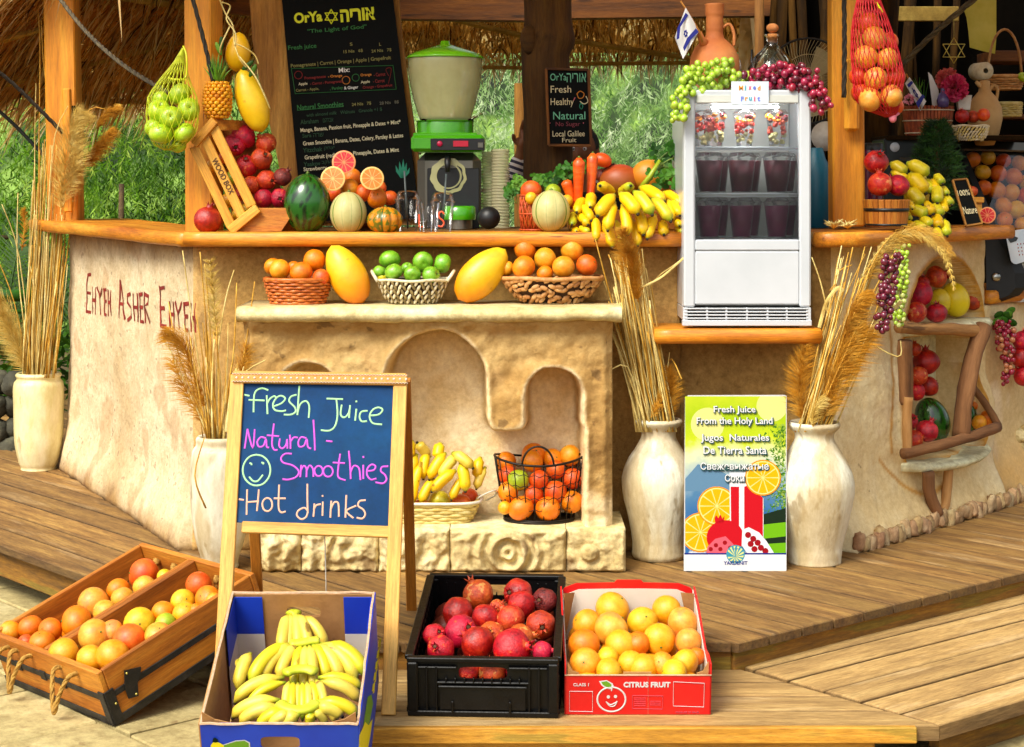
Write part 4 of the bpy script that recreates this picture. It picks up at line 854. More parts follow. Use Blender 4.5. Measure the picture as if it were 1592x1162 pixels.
def apple_mesh(mat):
 m = MB(); prof = []
 for i in range(17):
  a = pi * i / 16; r = sin(a) * (1 + .10 * cos(a)) ; z = -cos(a) * .88
  if i > 12: z -= .30 * ((i - 12) / 4) ** 2
  if i < 3: z += .14 * ((3 - i) / 3) ** 2
  prof.append((max(r, 0) + (0 if 0 < i < 16 else 0), z))
 m.lathe(prof, 24, wob=lambda a, z, i: 1 + .025 * cos(5 * a) * (z < -.3) + .02 * sin(a * 2)); m.tube([(0, 0, .55), (.02, 0, .75), (.08, 0, .98)], [.03, .025, .035], 5, 1); return m.mesh('apple', [mat, 'stem_brown'])
def pom_mesh(mat, seed=0):
 m = MB(); m.ball((0, 0, 0), (1, 1, .93), 24, 16, None, 0, wob=lambda l: 1 + .035 * cos(6 * math.atan2(l.y, l.x) + seed) * (1 - abs(l.z)) + .035 * fbm(l.x + seed, l.y, l.z, 1.6))
 m.lathe([(.30, .80), (.24, .95), (.22, 1.06)], 12, mi=0)
 for k in range(6):
  a = k * pi / 3 + seed; b = a + .45; c = a - .45; p = lambda an, r, z: V((cos(an) * r, sin(an) * r, z))
  m.add([p(c, .22, 1.04), p(b, .22, 1.04), p(a, .38, 1.30), p(b, .18, 1.04), p(c, .18, 1.04)], [(0, 1, 2), (3, 4, 2), (1, 3, 2), (4, 0, 2)], 0, None, 0, False)
 m.ball((0, 0, 1.0), (.16, .16, .06), 8, 4, None, 1); return m.mesh('pomegranate', [mat, 'stem_brown'])
for k, mt in (('o', 'orange_skin'), ('y', 'orange_yellow'), ('r', 'orange_red'), ('p', 'grapefruit_pale'), ('g', 'citrus_green'), ('l', 'lemon_yellow')): PROTO[k] = (orange_mesh(mt), 'orange')
for k, mt in (('a', 'apple_green'), ('A', 'apple_lime'), ('Y', 'apple_yellow')): PROTO[k] = (apple_mesh(mt), 'apple')
for k, mt, sd in (('P', 'pom_red', 0), ('C', 'pom_crimson', 1.3), ('O', 'pom_orange', 2.1), ('D', 'pom_dark', .6), ('Q', 'pom_red', 3.3)): PROTO[k] = (pom_mesh(mt, sd), 'pomegranate')
KNAME = dict(o='orange', y='yellow orange', r='deep red orange', p='pale blushed grapefruit', g='green citrus fruit', l='yellow lemon coloured citrus', a='green apple', A='lime green apple', Y='yellow apple', P='red pomegranate', Q='red pomegranate', C='crimson pomegranate', O='orange red pomegranate', D='dark brownish pomegranate')
CATN = dict(o='orange', y='orange', r='orange', p='grapefruit', g='citrus fruit', l='citrus fruit', a='apple', A='apple', Y='apple')
def one_fruit(kind, loc, r, label, group=None, rot=None):
 me, nm = PROTO[kind]; nm = {'p': 'grapefruit', 'g': 'citrus_fruit', 'l': 'citrus_fruit'}.get(kind, nm)
 rot = rot or (rnd.uniform(-1.3, 1.3), rnd.uniform(-1.3, 1.3), rnd.uniform(0, 6)); r = tuple(r * rnd.uniform(.95, 1.06) for _ in range(3)); return inst(me, nm, loc, rot, r, label, CATN.get(kind, 'pomegranate'), group)
def facing(vx, vz, vy=-1): return V((vx, vy, vz)).to_track_quat('Z', 'Y').to_euler()
def heap(rows, where, side, group, tr, at, upright=False, rots=None):
 """rows: list of rows of (x, y, r, kind[, rot]) in the pixel frame tr; at(px, py, rpx) gives place and scale"""
 n = len(rows); names = ROWS[n]
 for ri, row in enumerate(rows):
  row = sorted(row, key=lambda q: q[0])
  for i, q in enumerate(row):
   x, y, r, kind = q[:4]; px, py, s = tr(x, y), None, None; (px, py), rp = tr(x, y), r / tr.scale
   loc, rad = at(px, py, rp, ri, n)
   lab = f"{KNAME[kind]}, {ORD[i]} from {side}, {names[ri]} row {where}" if n > 1 else f"{KNAME[kind]}, {ORD[i]} from {side} {where}"
   one_fruit(kind, loc, rad, lab, group, q[4] if len(q) > 4 else None)
def TR(x0, y0, s):
 f = lambda x, y: (x0 + x / s, y0 + y / s)
 f.scale = s; return f
def at_plane(plane, lift=0):
 def f(px, py, rp, ri, n):
  p = plane.hit(px, py, lift); return p, rp * p.y / F
 return f
def at_depth(y0, y1):
 def f(px, py, rp, ri, n):
  Y = y0 + (y1 - y0) * (ri / max(1, n - 1)); return P(px, py, Y), rp * Y / F
 return f
def banana(parent, p0, p1, r, bulge, mat='banana_skin', name='banana', flat=.92, neck=.35):
 """stem end p0 to blossom end p1, bending by the vector bulge"""
 p0, p1, bulge = V(p0), V(p1), V(bulge); n = 13; pts = bez(p0, (p0 + p1) / 2 + bulge * 2, p1, n); rr = []; ts = []
 for i in range(n + 1):
  s = i / n; w = neck + (1 - neck) * sst(0, .28, s); w *= (1 - .72 * sst(.80, 1, s) ** 1.3); rr.append(r * w); ts.append(s * .97)
 m = MB(); m.tube(pts, rr, 10, 0, True, ts, flat, True, .085); d = (pts[-1] - pts[-2]).normalized(); m.tube([pts[-1] - d * .001, pts[-1] + d * r * .28], [r * .26, r * .22], 6, 1)
 return part(parent, name, m, [mat, 'banana_tip'])
def boost_banana(parent, tr, lst, Yf, mat, mats=None, bul=.18, up=True):
 for i, (x0, y0, x1, y1, w) in enumerate(lst):
  a, b = tr(x0, y0), tr(x1, y1); w = w * 1.16 / tr.scale; Ya, Yb = Yf(i, a, 0), Yf(i, b, 1); A, B = P(*a, Ya), P(*b, Yb); L = (B - A).length; d = (B - A)
  side = V((1 if d.x > 0 else -1, 0, 0)) * abs(d.z) / max(L, 1e-6) * .6 + V((0, -.7, 0)) + V((0, 0, 1)) * abs(d.x) / max(L, 1e-6)
  banana(parent, A, B, w * (Ya + Yb) / 2 / F / 2, side * L * bul * .5, mats[i % len(mats)] if mats else mat)
LZ = 1.086
def wave_basket(t, c, rt, rb, h, mat, rows=9, stakes=30, amp=.0035, sr=.0042, sy=.72, bulge=.1, rim=None, sq=0):
 c = V(c)
 def rad(z): s = z / h; return rb + (rt - rb) * s + bulge * (rt - rb) * sin(pi * s)
 def sup(a):
  if not sq: return 1
  e = 2 + sq * 2; return (abs(cos(a)) ** e + abs(sin(a)) ** e) ** (-1 / e)
 m = MB(); m.lathe([(rad(k / 5 * h) - .004, k / 5 * h) for k in range(6)] , 40, c, sy=sy, wob=lambda a, z, i: sup(a)); m.lathe([(0, .004), (rad(0) - .003, .004)], 40, c, sy=sy, wob=lambda a, z, i: sup(a)); part(t, 'liner', m, 'basket_liner')
 for k in range(rows):
  z = (k + .5) / rows * h; pts = []
  N = stakes * 4
  for i in range(N + 1):
   a = 2 * pi * i / N; r = (rad(z) + amp * sin(stakes / 2 * a + pi * k)) * sup(a); pts.append(c + V((r * cos(a), r * sin(a) * sy, z + .0008 * sin(7 * a + k))))
  m = MB(); m.tube(pts, [sr * 1.25] * len(pts), 6, 0, False, flat=None); part(t, 'weave_strand', m, mat)
 for z, rr in ((h, sr * 1.7), (.004, sr * 1.3)):
  pts = [c + V((rad(z) * sup(a) * cos(a), rad(z) * sup(a) * sin(a) * sy, z)) for a in [2 * pi * i / 60 for i in range(61)]]; m = MB(); m.tube(pts, rr, 7, 0, False); part(t, 'rim' if z == h else 'foot_ring', m, mat)
def chunk_basket(t, c, prof, sy, mats, rows, n, lean, size, alt=False, jitter=.3, kname='braid'):
 """prof: list of (r, z). chunky plaited pieces on its surface"""
 c = V(c); m = MB(); m.lathe([(max(.001, r - .007), z) for r, z in prof], 36, c, sy=sy); part(t, 'liner', m, 'basket_liner')
 Z0, Z1 = prof[0][1], prof[-1][1]
 def rad(z):
  for (r0, z0), (r1, z1) in zip(prof, prof[1:]):
   if z0 <= z <= z1: return r0 + (r1 - r0) * (z - z0) / (z1 - z0)
  return prof[-1][0]
 for k in range(rows):
  for i in range(n):
   z = Z0 + (k + .5 + rnd.uniform(-jitter, jitter) * .5) / rows * (Z1 - Z0); a = 2 * pi * (i + .5 * (k % 2) + rnd.uniform(-jitter, jitter) * .3) / n
   if sin(a) > .45: continue
   r = rad(z); p = c + V((r * cos(a), r * sin(a) * sy, z)); nrm = V((cos(a), sin(a) / sy, -.25)).normalized(); tg = V((-sin(a), cos(a) * sy, 0)).normalized(); up = nrm.cross(tg)
   if up.z < 0: up = -up
   le = lean * (1 if (i % 2 == 0 or not alt) else -1) + rnd.uniform(-jitter, jitter)
   d = (up * cos(le) + tg * sin(le)).normalized(); m = MB(); m.ball(p, (size[0], size[1], size[2]), 7, 5, axes(d, nrm)); part(t, kname, m, mats[(i if alt else rnd.randrange(len(mats))) % len(mats)])
 pts = [c + V((rad(Z1) * cos(a), rad(Z1) * sin(a) * sy, Z1 + .002 * sin(5 * a))) for a in [2 * pi * i / 50 for i in range(51)]]; m = MB(); m.tube(pts, size[1] * .9, 7, 0, False); part(t, 'rim', m, mats[0])
M('basket_liner', ['#2a1608', '#4a2a10'], scale=20, rough=.9)
M('wicker_red', ['#a84a10', '#d06c20', '#e08a3c'], scale=40, rough=.5, coat=.2, rv=.12); M('wicker_cream', ['#cdb890', '#e6d8b4', '#f0e6cc'], scale=40, rough=.6, rv=.1); M('wicker_brown', ['#6b5a30', '#9c8450'], scale=40, rough=.7, rv=.15)
M('hyacinth', ['#a8682c', '#d09454', '#e6b87c'], scale=30, rough=.6, bump=.6, rv=.16); M('wicker_yellow', ['#c8a848', '#e0c878', '#ecdc9c'], scale=40, rough=.6, rv=.1); M('wicker_white', ['#d8d0c0', '#f0ece0'], scale=30, rough=.6)
t = thing('wicker_basket', P(463, 470, 5.92), 'reddish brown wicker basket of oranges at the left end of the ledge'.replace('at the left end of the ledge', 'on the ledge beside the tall upright mango'), 'basket', 'fruit baskets on the pale ledge')
wave_basket(t, (P(463, 470, 5.92).x, 5.92, LZ), .112, .088, .084, 'wicker_red', 8, 30, sy=.8)
d1 = TR(380, 360, 4.682)
OG = 'fruit in the baskets on the ledge'
heap([[(205, 255, 62, 'o'), (362, 265, 48, 'o'), (510, 210, 82, 'o')], [(258, 278, 76, 'y'), (412, 300, 82, 'o'), (555, 335, 62, 'r')]], 'of the reddish wicker basket', 'wall corner', OG, d1, at_depth(5.95, 5.885))
t = thing('plaited_basket', P(640, 470, 5.92), 'two toned zigzag plaited basket of green apples between the two mangoes', 'basket', 'fruit baskets on the pale ledge')
chunk_basket(t, (P(642, 470, 5.92).x, 5.925, LZ + .004), [(.075, 0), (.098, .02), (.112, .05), (.122, .078)], .8, ['wicker_cream', 'wicker_brown'], 5, 44, .5, (.0125, .0055, .0035), True, .12)
for s_ in (-1, 1):
 m = MB(); cc = V((P(642, 470, 5.92).x, 5.925, LZ)); pts = [cc + V((s_ * (.118 + .022 * sin(pi * k / 8)), -.045 + .09 * k / 8, .078 + .032 * sin(pi * k / 8))) for k in range(9)]; m.tube(pts, .006, 7); part(t, 'handle', m, 'wicker_cream')
heap([[(1058, 205, 76, 'a'), (1298, 222, 76, 'a'), (1440, 232, 72, 'a')], [(985, 290, 50, 'a'), (1185, 265, 45, 'a'), (1005, 330, 42, 'Y')], [(1085, 292, 70, 'a'), (1222, 312, 64, 'a'), (1362, 318, 70, 'a')]], 'of the zigzag plaited basket', 'tall mango', OG, d1, at_depth(5.965, 5.87))
d2 = TR(680, 360, 5.307)
t = thing('hyacinth_basket', P(858, 470, 5.92), 'wide shallow basket of chunky brown plaited leaves heaped with oranges', 'basket', 'fruit baskets on the pale ledge')
chunk_basket(t, (P(858, 470, 5.92).x, 5.935, LZ + .004), [(.088, 0), (.125, .022), (.155, .052), (.172, .084)], .62, ['hyacinth'], 5, 34, 1.2, (.0165, .0085, .005), False, .9)
heap([[(722, 150, 93, 'o'), (1110, 150, 95, 'y')], [(575, 305, 60, 'y'), (890, 228, 92, 'y'), (1232, 280, 90, 'r')], [(712, 295, 100, 'o'), (885, 350, 70, 'o'), (1040, 295, 95, 'y')]], 'of the chunky brown basket', 'leaning mango', OG, d2, at_depth(5.98, 5.875))
def mango(label, a, b, r, mat, name='mango', grp=None):
 a, b = V(a), V(b); L = (b - a).length; m = MB(); prof = []
 for i in range(19):
  s = i / 18; w = sin(pi * s) ** .5 * (1.0 - .20 * s); prof.append((max(1e-4, r * w), L * s))
 Rm = frame(b - a, V((0, 1, 0))); m.lathe(prof, 26, a, Rm, sx=1, sy=.86, wob=lambda an, z, i: 1 + .05 * sin(an) * sin(pi * z / L) + .012 * fbm(an, z * 20, 1, 1)); return solo(name, a, m, mat, label, 'mango', grp)
def seg(px0, py0, px1, py1, Y0, Y1): return P(px0, py0, Y0), P(px1, py1, Y1)
MGG = 'large mangoes on the ledge'
a, b = seg(564, 472, 515, 382, 5.90, 5.93); mango('tall yellow and orange mango leaning over the reddish wicker basket', a, b, .072, 'mango_skin', grp=MGG)
a, b = seg(712, 466, 786, 388, 5.90, 5.93); mango('big orange yellow mango leaning on the chunky basket, upper end up', a, b, .073, 'mango_skin', grp=MGG)
CTz = CT
wb = thing('wood_crate', P(360, 362, 6.05), 'slatted wooden crate lettered in black, tipped on its corner and spilling pomegranates', 'crate')
wr = TR(280, 160, 5.533)
FP = Plane(P(380, 300, 6.02), (-.12, -1, 0))
fc = [FP.hit(*wr(x, y)) for x, y in ((100, 380), (285, 135), (660, 895), (440, 1110))]
ex = (fc[3] - fc[0]).normalized(); ey = (fc[1] - fc[0]).normalized(); fn = ex.cross(ey).normalized()
if fn.y > 0: fn = -fn
for (a, b, w) in (((118, 375), (440, 1060), .034), ((205, 290), (530, 975), .034), ((290, 215), (615, 890), .036)):
 m = MB(); m.board(FP.hit(*wr(*a), .001), FP.hit(*wr(*b), .001), w, .010, -FP.n * -1, .002); part(wb, 'slat', m, 'slat_wood')
for (a, b, w) in (((120, 360), (300, 150), .030), ((430, 1105), (670, 905), .034)):
 m = MB(); m.board(FP.hit(*wr(*a), .012), FP.hit(*wr(*b), .012), w, .016, FP.n, .002); part(wb, 'end_batten', m, 'slat_wood')
back = V((.38, 1, 0)).normalized() * .24
bx = wr(1000, 905)
m = MB(); pA, pB = FP.hit(*wr(440, 1110), -.004), FP.hit(*wr(668, 915), -.004); m.prism([pA, pB, pB + V((.23, .10, .0)), pA + V((.25, .10, .0))][::-1], V((.006, .010, -.0)) );
m.prism([FP.hit(*wr(652, 905), -.006), FP.hit(*wr(1000, 905), -.006), FP.hit(*wr(870, 1105), -.006), FP.hit(*wr(450, 1110), -.006)], (0, .012, 0)); part(wb, 'side_panel', m, 'crate_wood')
m = MB(); m.prism([FP.hit(*wr(300, 140), -.01), FP.hit(*wr(590, 155), -.16), FP.hit(*wr(590, 230), -.16), FP.hit(*wr(340, 240), -.01)], (0, .01, 0)); part(wb, 'side_panel', m, 'crate_wood')
m = MB(); m.prism([FP.hit(*wr(300, 250), -.2), FP.hit(*wr(560, 180), -.2), FP.hit(*wr(960, 900), -.2), FP.hit(*wr(470, 1080), -.2)], (0, .01, 0)); part(wb, 'bottom_panel', m, 'crate_wood')
fit_text(wb, 'WOOD BOX', 'stem_brown', *wr(368, 632), 340 / wr.scale, FP, FP.hit(*wr(450, 790)) - FP.hit(*wr(285, 470)), off=.0075, bold=.001, hpx=50 / wr.scale)
PG = 'pomegranates spilling from the tipped crate'
heap([[(545, 290, 108, 'P'), (740, 350, 92, 'O')], [(465, 365, 100, 'P', facing(.3, -.2)), (700, 485, 96, 'P', facing(.6, .5)), (570, 545, 96, 'Q', facing(.1, .8))],
      [(610, 710, 82, 'O'), (745, 665, 88, 'P', facing(.8, -.1)), (880, 640, 84, 'D')], [(720, 825, 84, 'Q'), (855, 820, 80, 'P', facing(.2, -.1))]], 'at the tipped wood crate', 'slats', PG, wr, at_depth(6.17, 6.12))
fi = []
for (x, y, r, k, l) in ((275, 545, 60, 'y', 'orange glimpsed between the upper crate slats'), (390, 470, 60, 'r', 'deep orange fruit glimpsed behind the last crate slat'), (440, 650, 60, 'g', 'greenish citrus fruit seen between the crate slats'), (415, 840, 66, 'y', 'yellow orange seen through the lower gap of the crate slats'), (520, 790, 60, 'O', 'orange pomegranate seen through the lower crate slats'), (500, 960, 56, 'l', 'small yellow citrus at the bottom corner of the crate'), (560, 920, 50, 'l', 'bright yellow citrus beside the bottom batten of the crate')):
 px, py = wr(x, y); one_fruit(k, P(px, py, 6.10), r / wr.scale * 6.1 / F, l)
one_fruit('C', P(*wr(237, 1010), 6.03), 121 / wr.scale * 6.03 / F, 'single dark crimson pomegranate standing alone beside the tipped crate', None, (R(8), R(5), 1))
def net_bag(name, loc, label, tie, lst, tr, Y, col, cat, kname, grp, side, shape, wire=.0011, hatch=22):
 t = thing(name, loc, label, cat);
 heap(lst, f'of the {kname}', side, grp, tr, at_depth(Y + .045, Y - .03))
 pts = [P(x, y, Y) for x, y, w in shape]; ws = [w * Y / F for x, y, w in shape]
 def surf(s, a):
  f = s * (len(pts) - 1); i = min(len(pts) - 2, int(f)); q = f - i; p = pts[i] * (1 - q) + pts[i + 1] * q; w = ws[i] * (1 - q) + ws[i + 1] * q
  return p + V((cos(a) * w, sin(a) * w * .85, 0))
 for sgn in (-1, 1):
  for k in range(hatch):
   m = MB(); m.tube([surf(j / 16, 2 * pi * k / hatch + sgn * j / 16 * 1.7) for j in range(17)], wire, 3, 0, False); part(t, 'net_strand', m, col)
 return t
M('net_yellow', '#e0e818', rough=.4); M('net_red', '#d81a24', rough=.4); M('net_pink', '#f08090', rough=.5)
za = TR(0, 0, 3.0568)
t = net_bag('apple_net', P(268, 125, 6.0), 'yellow net bag of green apples tied to the corner post', None,
 [[(765, 475, 42, 'A'), (855, 447, 55, 'A'), (835, 640, 40, 'A')], [(757, 525, 56, 'A'), (897, 520, 55, 'A', facing(.3, .2)), (730, 605, 45, 'A'), (845, 690, 40, 'A')], [(812, 558, 55, 'A', facing(.1, .1)), (873, 630, 50, 'A'), (765, 635, 57, 'A')]], za, 6.0, 'net_yellow', 'net bag', 'yellow net', 'green apples in the hanging yellow net', 'reeds',
 [(285, 75, 2), (278, 100, 10), (271, 125, 24), (268, 150, 38), (268, 180, 41), (268, 205, 38), (264, 225, 26), (260, 234, 4)])
m = MB(); m.tube(smooth_pts([P(285, 72, 6.0), P(290, 88, 5.98), P(289, 120, 5.98), P(275, 124, 5.96), P(262, 122, 5.97)]), .0035, 6); part(t, 'tie_cord', m, 'net_yellow')
zo = TR(1270, 0, 2.904)
t = net_bag('orange_net', P(1362, 0, 5.98), 'long red net bag of big oranges hanging by the orange post', None,
 [[(235, 110, 55, 'r'), (325, 190, 45, 'r'), (190, 345, 45, 'r'), (350, 350, 50, 'r'), (200, 420, 45, 'r'), (350, 480, 42, 'r')],
     [(262, 172, 54, 'p'), (222, 258, 54, 'p'), (320, 265, 52, 'p')], [(265, 355, 54, 'p'), (335, 435, 52, 'p'), (240, 450, 56, 'p')]], zo, 5.98, 'net_red', 'net bag', 'red net', 'oranges in the hanging red net', 'straight post',
 [(1350, -40, 8), (1350, 0, 18), (1354, 40, 30), (1360, 80, 37), (1366, 120, 40), (1364, 155, 36), (1372, 172, 24), (1384, 182, 8)], .0016, 30)
m = MB(); m.ball(P(1388, 184, 5.97), (.014, .012, .016), 8, 6); m.tube([P(1376, 174, 5.97), P(1388, 184, 5.97), P(1398, 176, 5.97)], .005, 6); part(t, 'knot', m, 'net_pink')
m = MB(); m.tube(smooth_pts([P(1345, -20, 5.98), P(1362, 4, 5.95), P(1372, 20, 5.95)]), .004, 6); part(t, 'tie_cord', m, 'net_yellow')
t = thing('pineapple', P(338, 186, 6.08), 'ripe golden pineapple with a spiky green top above the tipped crate', 'pineapple')
M('pineapple_skin', ['#d87008', '#f8a40c', '#ffcc20'], scale=30, rough=.5, bump=.3, bscale=60, rv=.1); fr('pine_leaf', ['#3c7a10', '#6bac28', '#b8d050'], scale=20, rv=.15)
pcn = P(338, 156, 6.08); m = MB(); m.ball(pcn, (.044, .044, .068), 16, 12); part(t, 'fruit_core', m, 'pineapple_skin')
for i in range(11):
 for j in range(13):
  z = -.064 + .128 * (i + .5) / 11; r = .046 * (1 - (abs(z) / .076) ** 3) ** .5; a = 2 * pi * (j + .5 * (i % 2)) / 13
  if sin(a) > .35: continue
  p = pcn + V((r * cos(a), r * sin(a), z)); nrm = V((cos(a), sin(a), z * 4)).normalized(); m = MB(); m.ball(p, (.0105, .0085, .007), 6, 4, frame(nrm)); m.tube([p + nrm * .005, p + nrm * .009 + V((0, 0, .005))], [.002, .0005], 4); part(t, 'eye', m, 'pineapple_skin')
for k in range(34):
 a = k * 2.4; s = k / 34; L = .05 + .055 * s; b = pcn + V((0, -.01, .062)); o = V((cos(a), sin(a), 0)); pts = bez(b + o * .012, b + o * (.03 - .015 * s) + V((0, 0, L * .6)), b + o * (.055 - .04 * s) + V((0, 0, L)), 5); m = MB(); m.tube(pts, [.010, .010, .008, .006, .003, .0006], 5, 0, True, None, .35); part(t, 'leaf', m, 'pine_leaf')
HM = 'mangoes hanging above the crate'
mango('smaller orange mango hanging uppermost beside the pineapple', P(368, 112, 6.22), P(372, 50, 6.22), .05, 'mango_yellow', grp=HM)
mango('long yellow mango hanging at a slant over the red pomegranates', P(408, 206, 6.12), P(374, 108, 6.12), .06, 'mango_yellow', grp=HM)
t = thing('dried_vine', P(350, 10, 6.15), 'dry twisting vine hanging down around the two yellow mangoes', 'vine')
for pts in (((340, -5), (350, 20), (362, 40), (364, 65), (372, 90), (385, 108)), ((345, 4), (358, 10), (352, 30), (366, 52), (365, 72)), ((365, 68), (380, 74), (396, 86), (402, 100)), ((358, 40), (344, 70), (342, 84)), ((372, 88), (396, 118), (412, 150), (420, 170))):
 m = MB(); m.tube(smooth_pts([P(x, y, 6.05 + rnd.uniform(-.02, .02)) for x, y in pts]), .0028, 5); part(t, 'tendril', m, 'straw_pale')
for (x, y, a) in ((344, 68, 0), (340, 76, .4), (393, 110, -.5), (385, 102, -.9)):
 m = MB(); m.ball(P(x, y, 6.06), (.009, .003, .026), 8, 6, axes((cos(a), 0, sin(a)), (-sin(a), 0, cos(a)))); part(t, 'leaf', m, 'leaf_deep')
def melon(name, label, c, rx, rz, mat, lobes=0, depth=.0, grp=None, Rm=None):
 m = MB(); m.ball(c, (rx, rx, rz), 48, 20, Rm, 0, wob=lambda l: 1 - depth * abs(cos(lobes * .5 * math.atan2(l.y, l.x))) ** 8 * (1 - l.z ** 4) + .008 * fbm(l.x, l.y, l.z, 2));
 if lobes: m.t = [abs(cos(lobes * .5 * math.atan2(g[1], g[0] + 1e-9))) ** 22 for g in m.g]
 else: m.t = [sst(.1, .5, abs(cos(7 * math.atan2(g[1], g[0] + 1e-9) + 2.2 * fbm(g[0], g[1], g[2], 14)))) for g in m.g]
 m.tube([V(c) + (Rm or Matrix.Identity(3)) @ V((0, 0, rz * .97)), V(c) + (Rm or Matrix.Identity(3)) @ V((.004, 0, rz * 1.07))], [.006, .005], 6, 1)
 return solo(name, V(c) - V((0, 0, rz)), m, [mat, 'stem_green'], label, 'melon', grp)
fr('watermelon_skin', ['#061c04', '#0c3008', '#184c10', '#28641a'], tattr=(0, .35, .7, 1), rough=.22, coat=.5, bump=.05); fr('melon_skin', ['#c8c27c', '#d2cc8a', '#6a8a28'], tattr=(0, .35, .62), scale=60, rough=.55, bump=.4, bscale=200)
fr('gourd_skin', ['#e89810', '#d88a10', '#3c5a14'], tattr=(0, .3, .8), scale=50, rough=.35, coat=.3, spots=('#4a6a18', 50, .52, .85), bump=.3)
W2 = TR(200, 220, 3.3167)
def cpx(x, y, Y): return P(*W2(x, y), Y)
melon('watermelon', 'whole dark green watermelon standing on end beside the tipped crate', cpx(920, 322, 6.05), .081, .105, 'watermelon_skin')
melon('melon', 'cream melon with green grooves between the watermelon and the gourd', cpx(1133, 370, 6.02), .064, .074, 'melon_skin', 10, .02)
melon('gourd', 'small squat gourd streaked orange and green beside the plastic cups', cpx(1322, 408, 6.0), .063, .048, 'gourd_skin', 11, .12)
t = thing('fruit_plate', P(563, 322, 6.2), 'dark oval dish under the pyramid of cut oranges', 'dish'); m = MB(); m.lathe([(.0, .0), (.08, .0), (.125, .018), (.128, .02), (.08, .006), (0, .006)], 36, (P(563, 322, 6.2).x, 6.2, CT + .01), sy=.6); m.lathe([(.06, 0), (.06, .012)], 24, (P(563, 322, 6.2).x, 6.2, CT), sy=.6); part(t, 'dish_body', m, 'counter_top')
OP = 'oranges piled on the oval dish'
heap([[(1065, 270, 45, 'r'), (1150, 190, 52, 'o'), (1290, 240, 40, 'r'), (1345, 292, 42, 'r')], [(1140, 245, 52, 'y'), (1210, 265, 48, 'r'), (1280, 292, 54, 'o')]], 'on the oval dish', 'watermelon', OP, W2, at_depth(6.25, 6.17))
M('pulp', ['#f87800', '#ff9208', '#ffa420'], tattr=(0, .7, 1), scale=60, rough=.25, bump=.5, bscale=80, coat=.4); M('pulp_red', ['#d80010', '#e41420', '#ee3448'], tattr=(0, .7, 1), scale=60, rough=.25, bump=.5, coat=.4); M('pith', '#f8c870', rough=.5); M('pith_red', '#f8a060', rough=.5)
def half(px, py, rp, Y, n, skin, pulp, pith, label, grp, nm='orange_half'):
 c = P(px, py, Y); r = rp * Y / F; t = thing(nm, c, label, 'cut fruit', grp); Rm = frame(n); m = MB(); m.lathe([(r * cos(a), -r * .85 * sin(a)) for a in [k * pi / 2 / 8 for k in range(9)]], 30, c, Rm); part(t, 'peel', m, skin)
 m = MB(); m.lathe([(r, 0), (r * .96, .001), (r * .88, .0012), (0, .0008)], 30, c, Rm); part(t, 'pith', m, pith)
 for k in range(10):
  a0, a1 = 2 * pi * (k + .06) / 10, 2 * pi * (k + .94) / 10; L = [V((.1 * r * cos((a0 + a1) / 2), .1 * r * sin((a0 + a1) / 2), .002))] + [V((cos(a0 + (a1 - a0) * j / 5) * r * .85, sin(a0 + (a1 - a0) * j / 5) * r * .85, .002)) for j in range(6)]
  m = MB(); m.add([c + Rm @ q for q in L], [tuple(range(7))], 0, L, [0.] + [.3] * 6, False); part(t, 'segment', m, pulp)
 return t
half(534.5, 252.5, 18.5, 6.12, (.05, -1, .12), 'orange_red', 'pulp_red', 'pith_red', 'cut half of a red grapefruit topping the pile of oranges', OP)
half(517.5, 278, 19.5, 6.10, (-.1, -1, .15), 'orange_skin', 'pulp', 'pith', 'cut orange half beside the watermelon top, under the red half', OP)
half(578.5, 277.5, 18.5, 6.10, (.12, -1, .2), 'orange_skin', 'pulp', 'pith', 'cut orange half on the dispenser side of the pile', OP)
M('cup_frost', '#c8c098', rough=.25, alpha=.6); M('plastic_white', '#e8e8e8', rough=.3); M('marker_red', '#f05a30', rough=.5); M('marker_pale', '#d8d090', rough=.5); glassy('clear_plastic', (.985, .985, .985), .7, 1.3); glassy('pane_glass', (.97, .98, .98), 1.3, 1.5); glassy('bottle_glass', (.93, .95, .86), 1.6, 1.4); M('chrome', '#b8b8b0', metal=1, rough=.25)
def cup(c, rt, rb, h, label, letter=None, straw=None, content=None, lid=True, grp='clear plastic cups'):
 c = V(c); t = thing('plastic_cup', c, label, 'cup', grp); m = MB(); m.lathe([(rb, 0), (rb * 1.02, .003), (rt, h), (rt * 1.06, h + .002), (rt * 1.06, h + .004)], 28, c); m.lathe([(0, .002), (rb, .002)], 28, c); part(t, 'cup_wall', m, 'clear_plastic')
 if lid: m = MB(); m.lathe([(rt * 1.09, h), (rt * 1.09, h + .006), (rt * .98, h + .007), (rt * .86, h + .028), (rt * .7, h + .036), (0, h + .037)], 28, c); part(t, 'dome_lid', m, 'clear_plastic')
 if letter:
  pl = Plane(c + V((0, -(rt + rb) / 2 - .003, 0)), (0, -1, 0)); m = MB(); cx_, cz_ = c.x, c.z + h * .45; q = h * .26
  sh_ = {'L': [(-.35, 1), (-.3, 0), (-.3, -.9), (.5, -.85)], 'S': [(.5, .7), (.1, 1), (-.4, .7), (-.3, .2), (.3, -.2), (.5, -.6), (.1, -1), (-.45, -.9)]}[letter[0]]
  pp = [V((cx_ + x * q * .75 + letter[2], c.y - (rt + rb) / 2 - .004, cz_ + y * q)) for x, y in sh_]; ribbon(m, smooth_pts(pp, 4) if letter[0] == 'S' else [pp[0], pp[1], pp[2], pp[3]], .0055, (0, -1, 0)); part(t, 'lettering', m, letter[1])
 if straw: m = MB(); m.tube([c + V((.0, 0, .01)), c + V(straw)], .0032, 8); part(t, 'straw', m, 'cable')
 return t
cup(P(634, 360, 6.02), .043, .031, .105, 'clear domed cup with a straw at the gourd end of the cups', None, (-.012, 0, .21))
